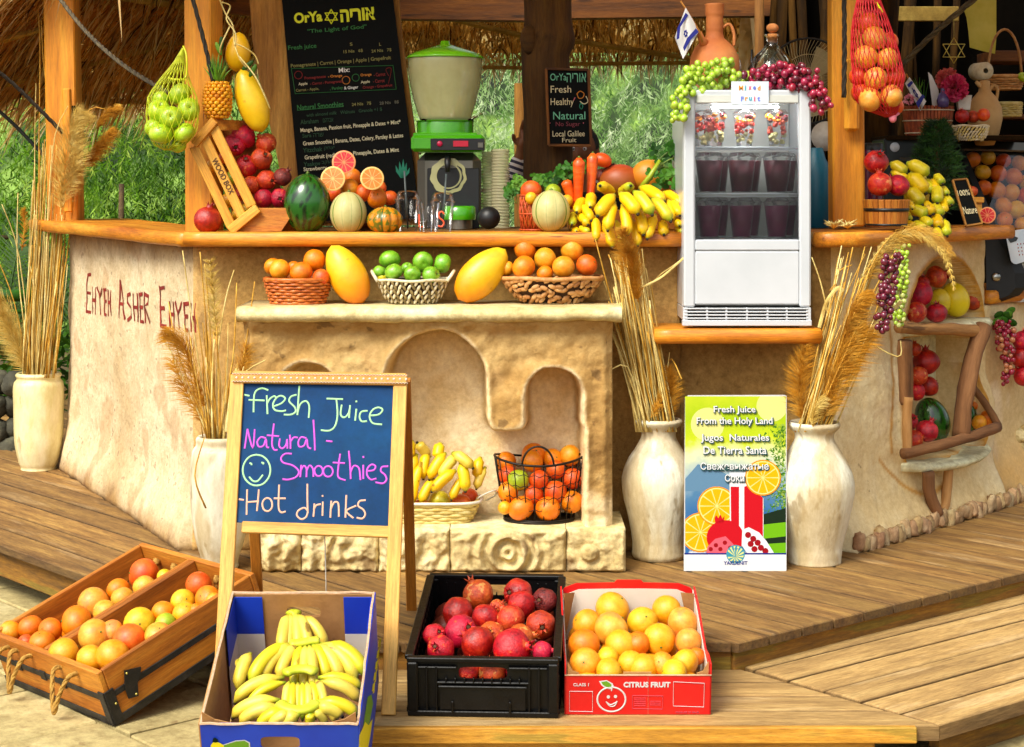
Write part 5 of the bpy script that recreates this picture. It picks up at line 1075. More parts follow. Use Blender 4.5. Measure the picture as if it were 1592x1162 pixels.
cup((P(662, 360, 5.98).x, 5.98, CT), .030, .022, .085, 'small clear cup marked with a red letter L', ('L', 'marker_red', -.016), None, None, False)
cup((P(664, 360, 6.07).x + .01, 6.09, CT), .036, .027, .095, 'clear cup standing behind the lettered cups', None, None, None, False)
cup((P(672, 360, 6.0).x + .036, 6.0, CT), .041, .03, .1, 'clear domed cup marked with a red letter S', ('S', 'marker_red', -.004), (.012, .01, .20))
for (px, Y, wt, wb2, y0, y1, lab) in ((763, 6.5, 15, 11, 236, 350, 'narrow stack of nested clear cups against the dispenser body'), (778, 6.42, 15, 11, 232, 352, 'taller stack of nested clear cups beside the black ball')):
 t = thing('cup_stack', P(px, y1, Y), lab, 'cup stack', 'stacks of nested clear cups'); nn_ = 26
 for k in range(nn_):
  z0 = P(px, y1, Y).z if False else CT; z1 = P(px, y0, Y).z; z = z0 + (z1 - z0) * k / nn_; m = MB(); rr_ = wt * Y / F * (1 - .0 * k); c = V((P(px, 0, Y).x, Y, z)); m.lathe([(rr_ * .93, 0), (rr_, .004), (rr_, .0055), (rr_ * .9, .006), (rr_ * .86, (z1 - z0) / nn_)], 22, c); part(t, 'nested_cup', m, 'cup_frost')
M('black_rubber', ['#08090a', '#14181a'], scale=20, rough=.45)
# juice dispenser
M('plastic_green', ['#3c9c08', '#55b80c'], scale=4, rough=.22, coat=.5); M('lid_lime', ['#6cc810', '#84dc20'], scale=4, rough=.22, coat=.5)
M('steel', ['#6b685c', '#9a968a'], metal=.9, scale=2, stretch=(1, 1, .2), rough=.32); M('jar_frost', ['#bcb878', '#d8d69c', '#ccc88c'], scale=3, rough=.12, coat=.8, alpha=.74, spec=.6)
t = thing('juice_dispenser', P(698, 350, 6.45), 'bright green juice dispenser with a milky tapered jar and steel body', 'juice machine')
DY = 6.5; dc = V((P(692, 0, DY).x, DY, 0)); k_ = DY / F
def zz(py): return CZ - (py - HY) * k_
m = MB(); m.lathe([(0, zz(64)), (7 * k_, zz(64)), (8 * k_, zz(70)), (22 * k_, zz(74)), (48 * k_, zz(82)), (60 * k_, zz(89)), (60 * k_, zz(92)), (57 * k_, zz(91))], 40, dc); part(t, 'lid', m, 'lid_lime')
m = MB(); m.lathe([(58 * k_, zz(91)), (58 * k_, zz(110)), (54 * k_, zz(135)), (48 * k_, zz(160)), (41 * k_, zz(182)), (38 * k_, zz(189)), (0, zz(189))], 44, dc); part(t, 'jar', m, 'jar_frost')
m = MB(); m.lathe([(43 * k_, zz(189)), (44 * k_, zz(192)), (44 * k_, zz(212))], 40, dc); m.lathe([(45 * k_, zz(188)), (45 * k_, zz(190)), (30 * k_, zz(190))], 40, dc); part(t, 'collar', m, 'plastic_green')
for x in (655, 728): m = MB(); m.tube([P(x, 187, DY - .1), P(x + 4, 186, DY - .1), P(x + 8, 187.5, DY - .1)], .004, 6); part(t, 'clip', m, 'dark_inside')
m = MB(); m.box(dc + V((6 * k_, 0, zz(224))), (112 * k_, .26, 26 * k_), None, .012); m.box(dc + V((2 * k_, 0, zz(211))), (98 * k_, .24, 6 * k_), None, .004); part(t, 'head', m, 'plastic_green')
m = MB(); m.box(dc + V((21 * k_, -.131, zz(226))), (82 * k_, .006, 18 * k_), None, .002); pan = part(t, 'control_panel', m, 'black_rubber')
M('knob_pink', '#c01848', rough=.3); M('display_red', '#a8102c', rough=.4, emit=.25)
m = MB(); m.ball(dc + V((-6 * k_, -.136, zz(225))), (.011, .005, .011), 12, 6); part(pan, 'knob', m, 'knob_pink'); m = MB(); m.box(dc + V((26 * k_, -.136, zz(225))), (23 * k_, .004, 9 * k_), None, .001); part(pan, 'display', m, 'display_red'); m = MB(); m.box(dc + V((56 * k_, -.136, zz(227))), (8 * k_, .004, 8 * k_), None, .001); part(pan, 'switch', m, 'steel')
m = MB(); m.box(dc + V((7 * k_, .02, (zz(238) + CT) / 2)), (98 * k_, .2, zz(238) - CT), None, .03); part(t, 'body', m, 'steel')
m = MB(); m.box(dc + V((14 * k_, -.0825, (zz(262) + CT) / 2)), (80 * k_, .008, zz(262) - CT), None, .003); part(t, 'front_panel', m, 'black_rubber')
FPd = Plane((0, DY - .0875, 0), (0, -1, 0)); m = MB(); c0 = (697, 274)
def ringm(rx, ry, w, a0=0, a1=2 * pi, jx=0, jy=0):
 L = []; n = 36
 for i in range(n + 1):
  a = a0 + (a1 - a0) * i / n; q = 1 + .04 * sin(9 * a); L += [FPd.hit(c0[0] + jx + (rx + w / 2) * q * cos(a), c0[1] + jy + (ry + w / 2) * q * sin(a), .002), FPd.hit(c0[0] + jx + (rx - w / 2) * cos(a), c0[1] + jy + (ry - w / 2) * sin(a), .002)]
 return L, [(2 * i, 2 * i + 1, 2 * i + 3, 2 * i + 2) for i in range(n)]
m.add(*ringm(23, 23, 10)); part(t, 'emblem', m, 'jar_frost'); m = MB(); L, f_ = ringm(22, 21, 2.2, -.9, 1.9); m.add([V(p) + V((0, -.001, 0)) for p in L], f_); part(t, 'emblem', m, 'black_rubber')
m = MB(); m.lathe([(25 * k_, 0), (26 * k_, .012), (25 * k_, .045), (22 * k_, .05), (0, .046)], 32, (P(716, 0, DY).x, DY - .17, CT + .035)); part(t, 'drip_tray', m, 'plastic_green'); m = MB(); m.lathe([(20 * k_, 0), (20 * k_, .034)], 24, (P(716, 0, DY).x, DY - .17, CT + .001)); part(t, 'tray_foot', m, 'steel')
m = MB(); m.tube([dc + V((6 * k_, -.09, zz(246))), dc + V((6 * k_, -.14, zz(252))), dc + V((6 * k_, -.14, zz(268)))], [.012, .012, .008], 10); part(t, 'tap', m, 'black_rubber')
m = MB(); m.ball(P(760, 339, 6.22), .041, 20, 14); solo('ball', P(760, 357, 6.22), m, 'black_rubber', 'matt black ball lying in front of the cup stacks', 'ball')
# vegetables
v5 = TR(780, 200, 5.4897)
t = thing('net_basket', P(828, 360, 6.12), 'orange red mesh basket of citrus partly behind the grooved melon', 'basket'); M('mesh_rust', ['#b83c14', '#e06a30'], scale=30, rough=.5)
cb = V((P(832, 0, 6.14).x, 6.14, CT))
for k in range(18):
 a = 2 * pi * k / 18; m = MB(); m.tube([cb + V((.05 * cos(a), .05 * sin(a), 0)), cb + V((.056 * cos(a + .4), .056 * sin(a + .4), .07)), cb + V((.053 * cos(a + .8), .053 * sin(a + .8), .125))], .0025, 4); m.tube([cb + V((.05 * cos(a), .05 * sin(a), 0)), cb + V((.056 * cos(a - .4), .056 * sin(a - .4), .07)), cb + V((.053 * cos(a - .8), .053 * sin(a - .8), .125))], .0025, 4); part(t, 'mesh_strand', m, 'mesh_rust')
for z in (.004, .06, .125): m = MB(); m.tube([cb + V((.055 * cos(2 * pi * k / 30), .055 * sin(2 * pi * k / 30), z)) for k in range(31)], .003, 5, 0, False); part(t, 'hoop', m, 'mesh_rust')
m = MB(); m.lathe([(0, .003), (.045, .004), (.047, .05), (.045, .11)], 24, cb); part(t, 'liner', m, 'wicker_red')
def vf(k, x, y, r, Y, lab, g=None, rot=None): px, py = v5(x, y); one_fruit(k, P(px, py, Y), r / 5.4897 * Y / F, lab, g, rot)
vf('r', 250, 532, 88, 6.14, 'deep orange fruit crowning the orange red mesh basket'); vf('l', 250, 595, 52, 6.08, 'yellow green lemon between the mesh basket orange and grooved melon'); vf('o', 215, 640, 60, 6.15, 'orange low inside the orange red mesh basket')
vf('g', 440, 545, 72, 6.13, 'green citrus peeping over the top of the grooved melon'); vf('l', 555, 620, 55, 6.1, 'pale yellow green citrus between the grooved melon and bananas')
c = P(*v5(420, 705), 6.02); melon('melon', 'round grooved cantaloupe beside the bananas on the counter', (c.x, 6.02, CT + .071), .067, .073, 'melon_skin', 10, .02)
fr('carrot_skin', ['#e84a08', '#f86410', '#ff7c20'], scale=4, stretch=(9, 1, 1), bump=.5, bscale=10)
def carrot(p0, p1, r, label):
 p0, p1 = V(p0), V(p1); pts = [p0 + (p1 - p0) * k / 12 for k in range(13)]; rr = [r * (.3 + .7 * sst(-.02, .1, k / 12)) * (1 - .45 * k / 12) * (1 + .02 * sin(k * 3)) for k in range(13)]; rr[0] = r * .35; m = MB(); m.tube(pts, rr, 14); m.tube([p0, p0 + (p0 - p1).normalized() * .006], [r * .3, r * .15], 6, 1); solo('carrot', p1, m, ['carrot_skin', 'stem_green'], label, 'carrot', 'carrots standing upright')
carrot(P(*v5(660, 250), 6.1), P(*v5(650, 720), 6.12), 56 / 5.4897 * 6.1 / F, 'thick upright carrot in the middle of the three')
carrot(P(*v5(778, 212), 6.16), P(*v5(750, 700), 6.14), 52 / 5.4897 * 6.1 / F, 'tallest carrot, standing behind and nearer the bananas')
carrot(P(*v5(545, 440), 6.12), P(*v5(620, 680), 6.13), 52 / 5.4897 * 6.1 / F, 'short tilted carrot nearest the grooved melon')
def bunch_leaves(name, label, cat, base, stems, mat, ls=.018, n=14, spread=.03, sr=.002, seed=3, plumed=True):
 r = random.Random(seed); t = thing(name, base, label, cat)
 for st in stems:
  pts = smooth_pts(st, 4); m = MB(); m.tube(pts, [sr * (1 - .5 * i / len(pts)) for i in range(len(pts))], 6); part(t, 'stem', m, 'stem_green')
  m = MB()
  for k in range(n):
   p = pts[-1] + V((r.gauss(0, spread), r.gauss(0, spread * .7), r.gauss(0, spread * .7)));
   for j in range(5):
    a = j * 1.256 + r.random(); d = V((cos(a), r.uniform(-.5, .3), sin(a))).normalized(); s = d.cross(V((0, -1, .2))).normalized() * ls * .32; L = ls * r.uniform(.7, 1.2)
    m.add([p, p + d * L * .5 + s, p + d * L * .8 + s * .9, p + d * L, p + d * L * .8 - s * .9, p + d * L * .5 - s], [(0, 1, 2, 3, 4, 5)], 0, None, 0, False)
  part(t, 'leaf_spray', m, mat, kind='stuff')
 return t
q = lambda x, y, Y=6.2: P(*v5(x, y), Y)
bunch_leaves('parsley', 'sprig of curly parsley behind the mesh basket, by the cups', 'herb', q(110, 620), [[q(130, 640), q(120, 560), q(100, 500)], [q(120, 640), q(90, 580), q(75, 545)], [q(150, 640), q(150, 540), q(150, 470)]], 'herb', .014, 16, .014)
bunch_leaves('parsley', 'leafy green herb with a drooping stem between mesh basket and carrots', 'herb', q(400, 520), [[q(400, 520), q(470, 370), q(560, 325), q(600, 335)], [q(400, 520), q(400, 460), q(420, 420)], [q(400, 520), q(380, 470), q(370, 440)], [q(420, 500), q(500, 400), q(520, 390)]], 'herb', .02, 9, .017, seed=5)
t = bunch_leaves('celery', 'slanting celery stalk with a leafy top beside the drinks fridge', 'celery', q(1190, 520), [[q(1190, 520), q(1290, 370), q(1360, 250), q(1440, 190)], [q(1200, 520), q(1340, 330), q(1480, 240)], [q(1210, 515), q(1360, 330), q(1460, 370), q(1480, 460)], [q(1210, 510), q(1350, 300), q(1400, 350)]], 'herb', .026, 8, .024, .0045, 8)
m = MB(); m.tube([q(1180, 520, 6.18), q(1270, 400, 6.18), q(1350, 270, 6.18)], [.010, .009, .006], 10); part(t, 'stalk', m, 'citrus_green')
M('papaya', ['#7a9a1c', '#d8861c', '#f0a030'], tattr=(0, .4, 1), scale=8, rough=.45); M('papaya_red', ['#6b7a1c', '#a85a1c', '#c8401c'], tattr=(0, .5, 1), scale=8, rough=.45)
m = MB(); c = q(1010, 450, 6.32); m.ball(c, (.075, .06, .062), 20, 14); solo('papaya', c - V((0, 0, .06)), m, 'papaya_red', 'dull red and green papaya half hidden behind the bananas', 'papaya')
m = MB(); c = q(1260, 400, 6.3); m.ball(c, (.065, .05, .058), 20, 14); solo('papaya', c - V((0, 0, .06)), m, 'papaya', 'orange gold papaya behind the celery stalk', 'papaya')
m = MB(); c = q(1480, 540, 6.28); m.ball(c, (.055, .05, .09), 20, 14); solo('papaya', c - V((0, 0, .09)), m, 'papaya_red', 'greenish papaya standing against the side of the fridge', 'papaya')
m = MB(); c = q(860, 270, 6.3); m.ball(c, (.035, .03, .026), 16, 10, axes((1, 0, -.4), (0, 0, 1))); solo('orange_pepper', c, m, 'orange_red', 'bright orange pepper behind the tallest carrot', 'pepper')
for i_, (x_, y_, r_) in enumerate(((860, 400, 60), (930, 350, 55))):
 c = q(x_, y_, 6.34); one_fruit('D', c, r_ / 5.4897 * 6.34 / F, ('dark brown fruit behind the tallest carrot', 'reddish brown fruit between the papaya and the carrots')[i_])
t = thing('fruit_box', (P(960, 0, 6.28).x, 6.28, CT), 'low brown box hidden behind the hanging bananas', 'box'); m = MB(); m.box((P(965, 0, 6.28).x, 6.3, CT + .035), (.38, .26, .07), None, .004); part(t, 'box_body', m, 'crate_wood')
BC = [(1380, 545, 1535, 650, 80), (950, 560, 840, 490, 96), (1010, 560, 1100, 490, 88), (770, 560, 755, 672, 88), (700, 600, 640, 715, 80), (1180, 505, 1385, 622, 98), (625, 720, 600, 820, 70), (600, 850, 640, 880, 62), (690, 655, 765, 785, 78), (655, 735, 735, 822, 74), (665, 850, 742, 885, 62),
      (1420, 610, 1455, 775, 66), (1440, 620, 1520, 742, 76), (1480, 770, 1515, 832, 66), (1495, 850, 1545, 890, 60), (790, 750, 802, 955, 76), (1375, 790, 1385, 905, 84), (870, 790, 945, 1012, 88), (980, 790, 1030, 995, 72), (1110, 780, 1162, 1000, 78), (1310, 740, 1242, 940, 88), (1160, 690, 1210, 905, 92), (1285, 600, 1440, 790, 98), (960, 570, 820, 745, 108), (960, 625, 905, 868, 94), (1030, 650, 1072, 912, 92), (1130, 540, 1282, 735, 104), (1010, 555, 1160, 728, 108)]
t = thing('banana_bunch', P(975, 362, 6.1), 'big spread of ripe bananas draped over the counter edge', 'bananas', 'bunches of bananas')
boost_banana(t, v5, BC, lambda i, p, e: 6.10 - .0055 * i - (.07 if e else 0) + (.06 if i < 8 and not e else 0), 'banana_skin', ['banana_skin', 'banana_skin', 'banana_green', 'banana_skin'], bul=.16)
# drinks fridge
FY = 5.87; fx0, fx1 = P(1063, 0, FY).x, P(1260, 0, FY).x; fz0 = 1.012; fz1 = CZ - (140 - HY) * FY / F; fxc = (fx0 + fx1) / 2; fw = fx1 - fx0
M('enamel', ['#c8ced2', '#dadee2'], scale=3, rough=.28, coat=.4); M('enamel_in', ['#c8ccc4', '#e4e6dc'], scale=3, rough=.35); M('lamp_white', '#ffffff', emit=75); M('seam_grey', '#9aa0a6', rough=.5); M('vent_dark', '#202428', rough=.6); M('wire_white', '#e8eef2', rough=.3)
fr_ = thing('display_fridge', (fxc, FY + .2, 1.005), 'white countertop drinks fridge with a glass door and three filled shelves', 'fridge')
def fb(x0, x1, y0, y1, Y0, Y1, mat, name, bev=.003, par=None):
 m = MB(); a, b = P(x0, y0, FY), P(x1, y1, FY); m.box(((a.x + b.x) / 2, (Y0 + Y1) / 2, (a.z + b.z) / 2), (b.x - a.x, Y1 - Y0, a.z - b.z), None, bev); return part(par or fr_, name, m, mat)
fb(1063, 1081, 140, 478, FY, FY + .045, 'enamel', 'door_stile', .006); fb(1243, 1261, 140, 478, FY, FY + .045, 'enamel', 'door_stile', .006)
fb(1081.2, 1242.8, 140, 161, FY + .001, FY + .045, 'enamel', 'door_rail', .006); fb(1081.2, 1242.8, 373, 390, FY + .001, FY + .045, 'enamel', 'door_rail', .004)
lp_ = fb(1081.2, 1242.8, 391, 474, FY + .002, FY + .045, 'enamel', 'lower_panel', .004)
fb(1083, 1241, 148, 160, FY - .002, FY + .001, 'enamel_in', 'name_strip', .001)
fb(1063, 1261, 140, 150, FY + .046, FY + .42, 'enamel', 'top_panel', .004)
fb(1063, 1068, 151, 478, FY + .046, FY + .42, 'enamel', 'side_panel'); fb(1256, 1261, 151, 478, FY + .046, FY + .42, 'enamel', 'side_panel')
fb(1068.3, 1255.7, 151, 478, FY + .39, FY + .42, 'enamel_in', 'back_panel'); fb(1068.3, 1255.7, 374, 478, FY + .046, FY + .388, 'enamel_in', 'bottom_box')
fb(1067, 1257, 478.4, 500, FY + .03, FY + .40, 'vent_dark', 'machine_base'); fb(1063, 1066.5, 478.4, 500, FY + .03, FY + .42, 'enamel', 'side_panel'); fb(1257.5, 1261, 478.4, 500, FY + .03, FY + .42, 'enamel', 'side_panel')
for k in range(5): fb(1064, 1256, 479 + k * 5, 481.2 + k * 5, FY - .002, FY + .012, 'enamel', 'vent_bar', .001, lp_)
for x in (1062, 1098, 1128, 1160, 1192, 1222, 1254): fb(x, x + (7 if x in (1062, 1254) else 3), 478.6, 503, FY + .001, FY + .02, 'enamel', 'vent_post', .001, lp_)
fb(1061, 1262, 498, 507, FY - .004, FY + .03, 'enamel', 'base_lip', .002)
for x in (1066, 1243): fb(x, x + 12, 507, 508.4, FY + .01, FY + .04, 'enamel', 'foot', .001)
fb(1083, 1241, 162.5, 372, FY + .018, FY + .022, 'pane_glass', 'glass_pane', 0)
fb(1110, 1215, 164.5, 167, FY + .06, FY + .075, 'lamp_white', 'lamp_strip', .001)
for y in (229, 302, 373.5):
 z = P(0, y, FY).z; m = MB()
 for s in range(15): m.tube([(fx0 + .03 + (fw - .06) * s / 14, FY + .06, z), (fx0 + .03 + (fw - .06) * s / 14, FY + .36, z)], .0018, 4)
 part(fr_, 'shelf_wires', m, 'wire_white', kind='stuff')
 for dz, Y in ((0, FY + .055), (-.008, FY + .056), (0, FY + .36)): m = MB(); m.tube([(fx0 + .02, Y, z + dz), (fx1 - .02, Y, z + dz)], .0025, 6); part(fr_, 'shelf_rail', m, 'wire_white')
fr('chunk_red', ['#d81c1c', '#f04838', '#f88868']); fr('chunk_cream', ['#e0d488', '#f0e8b0']); fr('chunk_orange', ['#f07818', '#f8a030']); fr('chunk_dark', ['#4c1020', '#8a2030'])
M('juice_purple', ['#1c0814', '#4c1430', '#8a1c5c'], tattr=(1, .5, 0), scale=30, rough=.3); MATS['juice_purple'] = MATS['juice_purple']
M('juice_dark', ['#d83890', '#9c2860', '#70283c', '#8a4048'], tattr=(0, .2, .35, 1), scale=30, rough=.35); M('juice_mauve', ['#d0408c', '#b03c78', '#8c3860', '#a8607c'], tattr=(0, .2, .5, 1), scale=30, rough=.35)
def fcup(px, py_bot, py_top, w, Y, kind, label, seed=0):
 r = random.Random(seed); z0 = P(0, py_bot, FY).z + .003; h = (py_bot - py_top) * FY / F * .86; x = P(px, 0, Y).x; rt = w * Y / F / 2; rb = rt * .7; c = V((x, Y, z0))
 t = thing('drink_cup' if kind != 'fruit' else 'fruit_cup', c, label, 'cup', 'cups inside the drinks fridge')
 m = MB(); m.lathe([(0, .001), (rb, .0), (rt, h), (rt * 1.07, h + .002), (rt * 1.07, h + .005), (rt * .95, h + .008), (rt * .8, h * 1.16), (0, h * 1.18)], 24, c); part(t, 'cup_shell', m, 'clear_plastic')
 if kind == 'fruit':
  for k in range(46):
   s = r.random(); rr_ = (rb + (rt - rb) * s) * .82; a = r.uniform(pi, 2 * pi) if r.random() < .8 else r.uniform(0, pi); q = c + V((rr_ * cos(a), rr_ * sin(a), .012 + (h - .01) * s)); cm = 'chunk_cream' if s < .35 else ('chunk_red' if s < .68 + .1 * r.random() else ('chunk_orange' if r.random() < .65 else 'chunk_dark'))
   m = MB(); m.box(q, (r.uniform(.011, .019), r.uniform(.009, .016), r.uniform(.010, .018)), frame((r.gauss(0, 1), r.gauss(0, 1), 1)), .003); part(t, 'fruit_chunk', m, cm)
 else: m = MB(); m.lathe([(0, .003), (rb * .95, .003), (rt * .955, h * .93), (0, h * .93)], 22, c); part(t, 'juice', m, kind)
for i, (px, lab) in enumerate(((1091, 'cut fruit cup half hidden at the hinge end of the top fridge shelf'), (1111, 'cup of cut fruit with orange and red layers, first of the front three'), (1157, 'middle front cup of cut fruit on the top fridge shelf'), (1208, 'last front cup of cut fruit with dark pieces on top'))): fcup(px, 228, 170, 34 if i else 32, FY + (.10 if i else .17), 'fruit', lab, i)
for row, (yb, yt, knd, nm) in enumerate(((301, 238, 'juice_dark', 'dark berry drink on the middle fridge shelf'), (372, 310, 'juice_mauve', 'purple drink on the bottom fridge shelf'))):
 for i, px in enumerate((1103, 1153, 1208)):
  fcup(px, yb, yt, 44 if row == 0 else 40, FY + .10, knd, f"{('first', 'middle', 'last')[i]} cup of {nm}", 50 + i)
  fcup(px + 12, yb, yt, 38, FY + .24, knd, f"{('first', 'middle', 'last')[i]} rear cup of {nm}", 60 + i)
M('card_white', ['#c8e0f4', '#e6f2fc', '#f4faff'], scale=8, rough=.5);
for n_, c_ in (('ink_p1', '#f0a030'), ('ink_p2', '#40b0c8'), ('ink_p3', '#f05a78'), ('ink_p4', '#7a8cf0')): M(n_, c_, rough=.6)
t = thing('fruit_card', P(1166, 163, FY - .006), 'small white card reading Mixed Fruit in pastel letters', 'card'); a, b = P(1137, 127, FY - .012), P(1195, 163, FY - .008); m = MB(); m.box((a + b) / 2, (b.x - a.x, .003, a.z - b.z), None, .0005); part(t, 'card_sheet', m, 'card_white')
KP = Plane((0, FY - .0118, 0), (0, -1, 0))
for w_, y, h_, x0, dx in (('Mixed', 137, 7.5, 1152, 7.0), ('Fruit', 154, 7.5, 1154, 6.4)):
 for i, ch in enumerate(w_): fit_text(t, ch, ('ink_p1', 'ink_p2', 'ink_p3', 'ink_p4')[(i + (3 if w_ == 'Fruit' else 0)) % 4], x0 + i * dx, y, (6.6 if ch == 'M' else 2 if ch in 'i' else 4.5), KP, (1, 0, 0), off=.0008, bold=.003, hpx=h_ * (1 if ch in 'MFitd' else .75))
M('terracotta', ['#b8602c', '#d88040', '#e89a58'], scale=5, rough=.7, bump=.5, bscale=40, spots=('#8a4018', 20, .68, .4)); JY = 6.08; fzt = fz1
def jz(py): return CZ - (py - HY) * JY / F
jx = P(1111, 0, JY).x; t = thing('clay_jug', (jx, JY, fzt), 'terracotta water jug with a tall ringed neck and short spout', 'jug'); m = MB(); kk = JY / F
prof = [(22, 140), (30, 132), (37, 118), (39, 103), (37, 88), (31, 75), (22, 66), (15, 60), (13.5, 54), (13, 48), (13.6, 47), (13, 44), (13.6, 42), (13, 38), (13.6, 36), (12.8, 32), (13.4, 29), (12.8, 26), (14, 24), (14.6, 20), (14.6, 9), (15.5, 7), (13, 6), (11, 12), (10, 40)]
m.lathe([(r * kk, jz(y)) for r, y in prof] , 36, (jx, JY, 0)); part(t, 'jug_body', m, 'terracotta')
m = MB(); m.tube([P(1098, 72, JY - .03), P(1091, 62, JY - .05), P(1087, 50, JY - .06)], [.02, .013, .008], 10); part(t, 'spout', m, 'terracotta'); m = MB(); m.tube(smooth_pts([P(1122, 44, JY), P(1134, 38, JY), P(1141, 52, JY), P(1141, 72, JY)]), .008, 8, flat=.7); part(t, 'handle', m, 'terracotta')
def cloth_flag(label, corners, Y, stick, stripes, st, grp='small blue and white flags'):
 t = thing('small_flag', P(*stick[-1], Y), label, 'flag', grp); tl, tr_, br, bl = corners
 def fp(u, v, o=0):
  x = (tl[0] * (1 - u) + tr_[0] * u) * (1 - v) + (bl[0] * (1 - u) + br[0] * u) * v; y = (tl[1] * (1 - u) + tr_[1] * u) * (1 - v) + (bl[1] * (1 - u) + br[1] * u) * v; return P(x, y, Y + .012 * sin(5 * u + 2 * v) - o)
 m = MB(); n = 12; vs = [fp(i / n, j / n) for j in range(n + 1) for i in range(n + 1)]; m.add(vs, [(j * (n + 1) + i, j * (n + 1) + i + 1, (j + 1) * (n + 1) + i + 1, (j + 1) * (n + 1) + i) for j in range(n) for i in range(n)]); vs2 = [v + V((0, .0015, 0)) for v in vs]; m.add(vs2, [(j * (n + 1) + i, (j + 1) * (n + 1) + i, (j + 1) * (n + 1) + i + 1, j * (n + 1) + i + 1) for j in range(n) for i in range(n)]); part(t, 'cloth', m, 'flag_white')
 for s0, s1 in stripes:
  m = MB(); vs = [fp(u / 12, s, .0015) for u in range(13) for s in (s0, s1)]; m.add(vs, [(2 * i, 2 * i + 1, 2 * i + 3, 2 * i + 2) for i in range(12)], 0, None, 0, False); part(t, 'stripe', m, 'flag_blue')
 m = MB();
 for k in (0, 1):
  tp = [(.5 + st * cos(R(90 + 60 * k + 120 * i)) * .75, .5 + st * sin(R(90 + 60 * k + 120 * i))) for i in range(3)]
  for i in range(3): a_, b_ = tp[i], tp[(i + 1) % 3]; ribbon(m, [fp(a_[0] + (b_[0] - a_[0]) * w / 4, a_[1] + (b_[1] - a_[1]) * w / 4, .002) for w in range(5)], .0028, (0, -1, 0))
 part(t, 'star', m, 'flag_blue'); m = MB(); m.tube([P(*p, Y + .004) for p in stick], .0035, 6); part(t, 'stick', m, 'pine_side'); return t
M('flag_white', '#f2f0ee', rough=.7); M('flag_blue', '#16208c', rough=.7)
cloth_flag('blue and white flag on a stick leaning from the clay jug', ((1049, 58), (1066, 12), (1087, 48), (1062, 92)), 6.0, ((1058, 2), (1066, 14), (1088, 50), (1092, 66)), (), .12)
fl = bpy.data.objects['small_flag']
def fq(px, py): return P(px, py, 5.985)
for pts in (((1066, 20), (1070, 24), (1058, 42), (1056, 60), (1052, 62), (1053, 44)), ((1082, 44), (1086, 50), (1074, 62), (1064, 80), (1062, 74), (1068, 60))):
 m = MB(); m.prism([fq(*p) for p in pts], (0, .001, 0)); part(fl, 'stripe', m, 'flag_blue')
m = MB(); m.ball(P(1201, 44, 6.1), (.022, .022, .017), 18, 12); t = thing('glass_bottle', (P(1200, 0, 6.1).x, 6.1, fzt), 'round glass bottle with a cork ball stopper behind the red grapes', 'bottle'); part(t, 'stopper', m, 'cork'if 'cork' in MATS else M('cork', ['#c87838', '#e8a060'], scale=40, rough=.8, bump=.4).name)
m = MB(); bzz = lambda y: CZ - (y - HY) * 6.1 / F; kk2 = 6.1 / F
m.lathe([(0, bzz(139)), (36 * kk2, bzz(138)), (40 * kk2, bzz(125)), (37 * kk2, bzz(106)), (27 * kk2, bzz(88)), (15 * kk2, bzz(77)), (10 * kk2, bzz(70)), (9 * kk2, bzz(58)), (11.5 * kk2, bzz(56)), (11.5 * kk2, bzz(53))], 32, (P(1200, 0, 6.1).x, 6.1, 0)); part(t, 'bottle_body', m, 'bottle_glass'); m = MB(); m.tube([P(1201, 66, 6.1), P(1201, 53, 6.1)], .017, 12); part(t, 'cork', m, 'cork')
t = thing('drinking_glass', (P(1166, 0, 6.12).x, 6.12, fzt), 'tall clear glass with a black straw between jug and bottle', 'glass'); m = MB(); gb = V((P(1161, 0, 6.12).x, 6.12, fzt)); m.lathe([(0, .003), (.022, .002), (.03, .12)], 24, gb); part(t, 'glass_wall', m, 'clear_plastic'); m = MB(); m.tube([gb + V((.012, 0, .01)), gb + V((.018, 0, .155))], .004, 6); part(t, 'straw', m, 'black_rubber')
fr('grape_green', ['#98c828', '#b8e040', '#d0ec68'], rough=.2, coat=.5, bump=0); fr('grape_red', ['#78102c', '#a81c40', '#c83858'], rough=.22, coat=.5, bump=0); fr('grape_dark', ['#3c0c1c', '#6b1830', '#8a2840'], rough=.22, coat=.5, bump=0); fr('grape_pale', ['#c8d870', '#e0e898'], rough=.2, coat=.4, bump=0); fr('grape_tan', ['#c87850', '#dc9468'], rough=.25, coat=.4, bump=0)
def grapes(name, label, path, n, rg, mat, spread, seed, base, Ydepth=.03, grp='bunches of grapes', mats=None, cat='grapes'):
 r = random.Random(seed); t = thing(name, base, label, cat, grp); m = MB(); m.ball((0, 0, 0), (1, 1, 1.12), 10, 8); ms = [m.mesh('grape', mm) for mm in (mats or [mat])]; pts = smooth_pts(path, 5); placed = []
 tries = 0
 while len(placed) < n and tries < n * 40:
  tries += 1; i = r.randrange(len(pts)); s = i / (len(pts) - 1); w = spread(s); c = pts[i] + V((r.uniform(-1, 1) * w, r.uniform(-1, .6) * min(w, Ydepth), r.uniform(-1, 1) * w * .8))
  if any((c - q).length < rg * 1.5 for q in placed): continue
  placed.append(c); inst(ms[(0 if s < .55 or len(ms) == 1 else 1) if len(ms) == 2 and mats and len(mats) == 2 and name == 'two' else r.randrange(len(ms))], 'grape', c, (r.uniform(-.6, .6), r.uniform(-.6, .6), 0), rg * r.uniform(.74, 1.14), parent=t)
 m = MB(); m.tube(pts, .002, 5); part(t, 'stalk', m, 'stem_green'); return t
grapes('grape_bunch', 'green grapes spilling over the jug corner of the fridge', [P(1143, 122, 6.0), P(1120, 110, 5.95), P(1095, 120, 5.92), P(1072, 130, 5.88), P(1058, 150, 5.85), P(1056, 178, 5.84)], 105, .0125, 'grape_green', lambda s: .052 if s < .6 else .026, 3, P(1100, 140, 5.95))
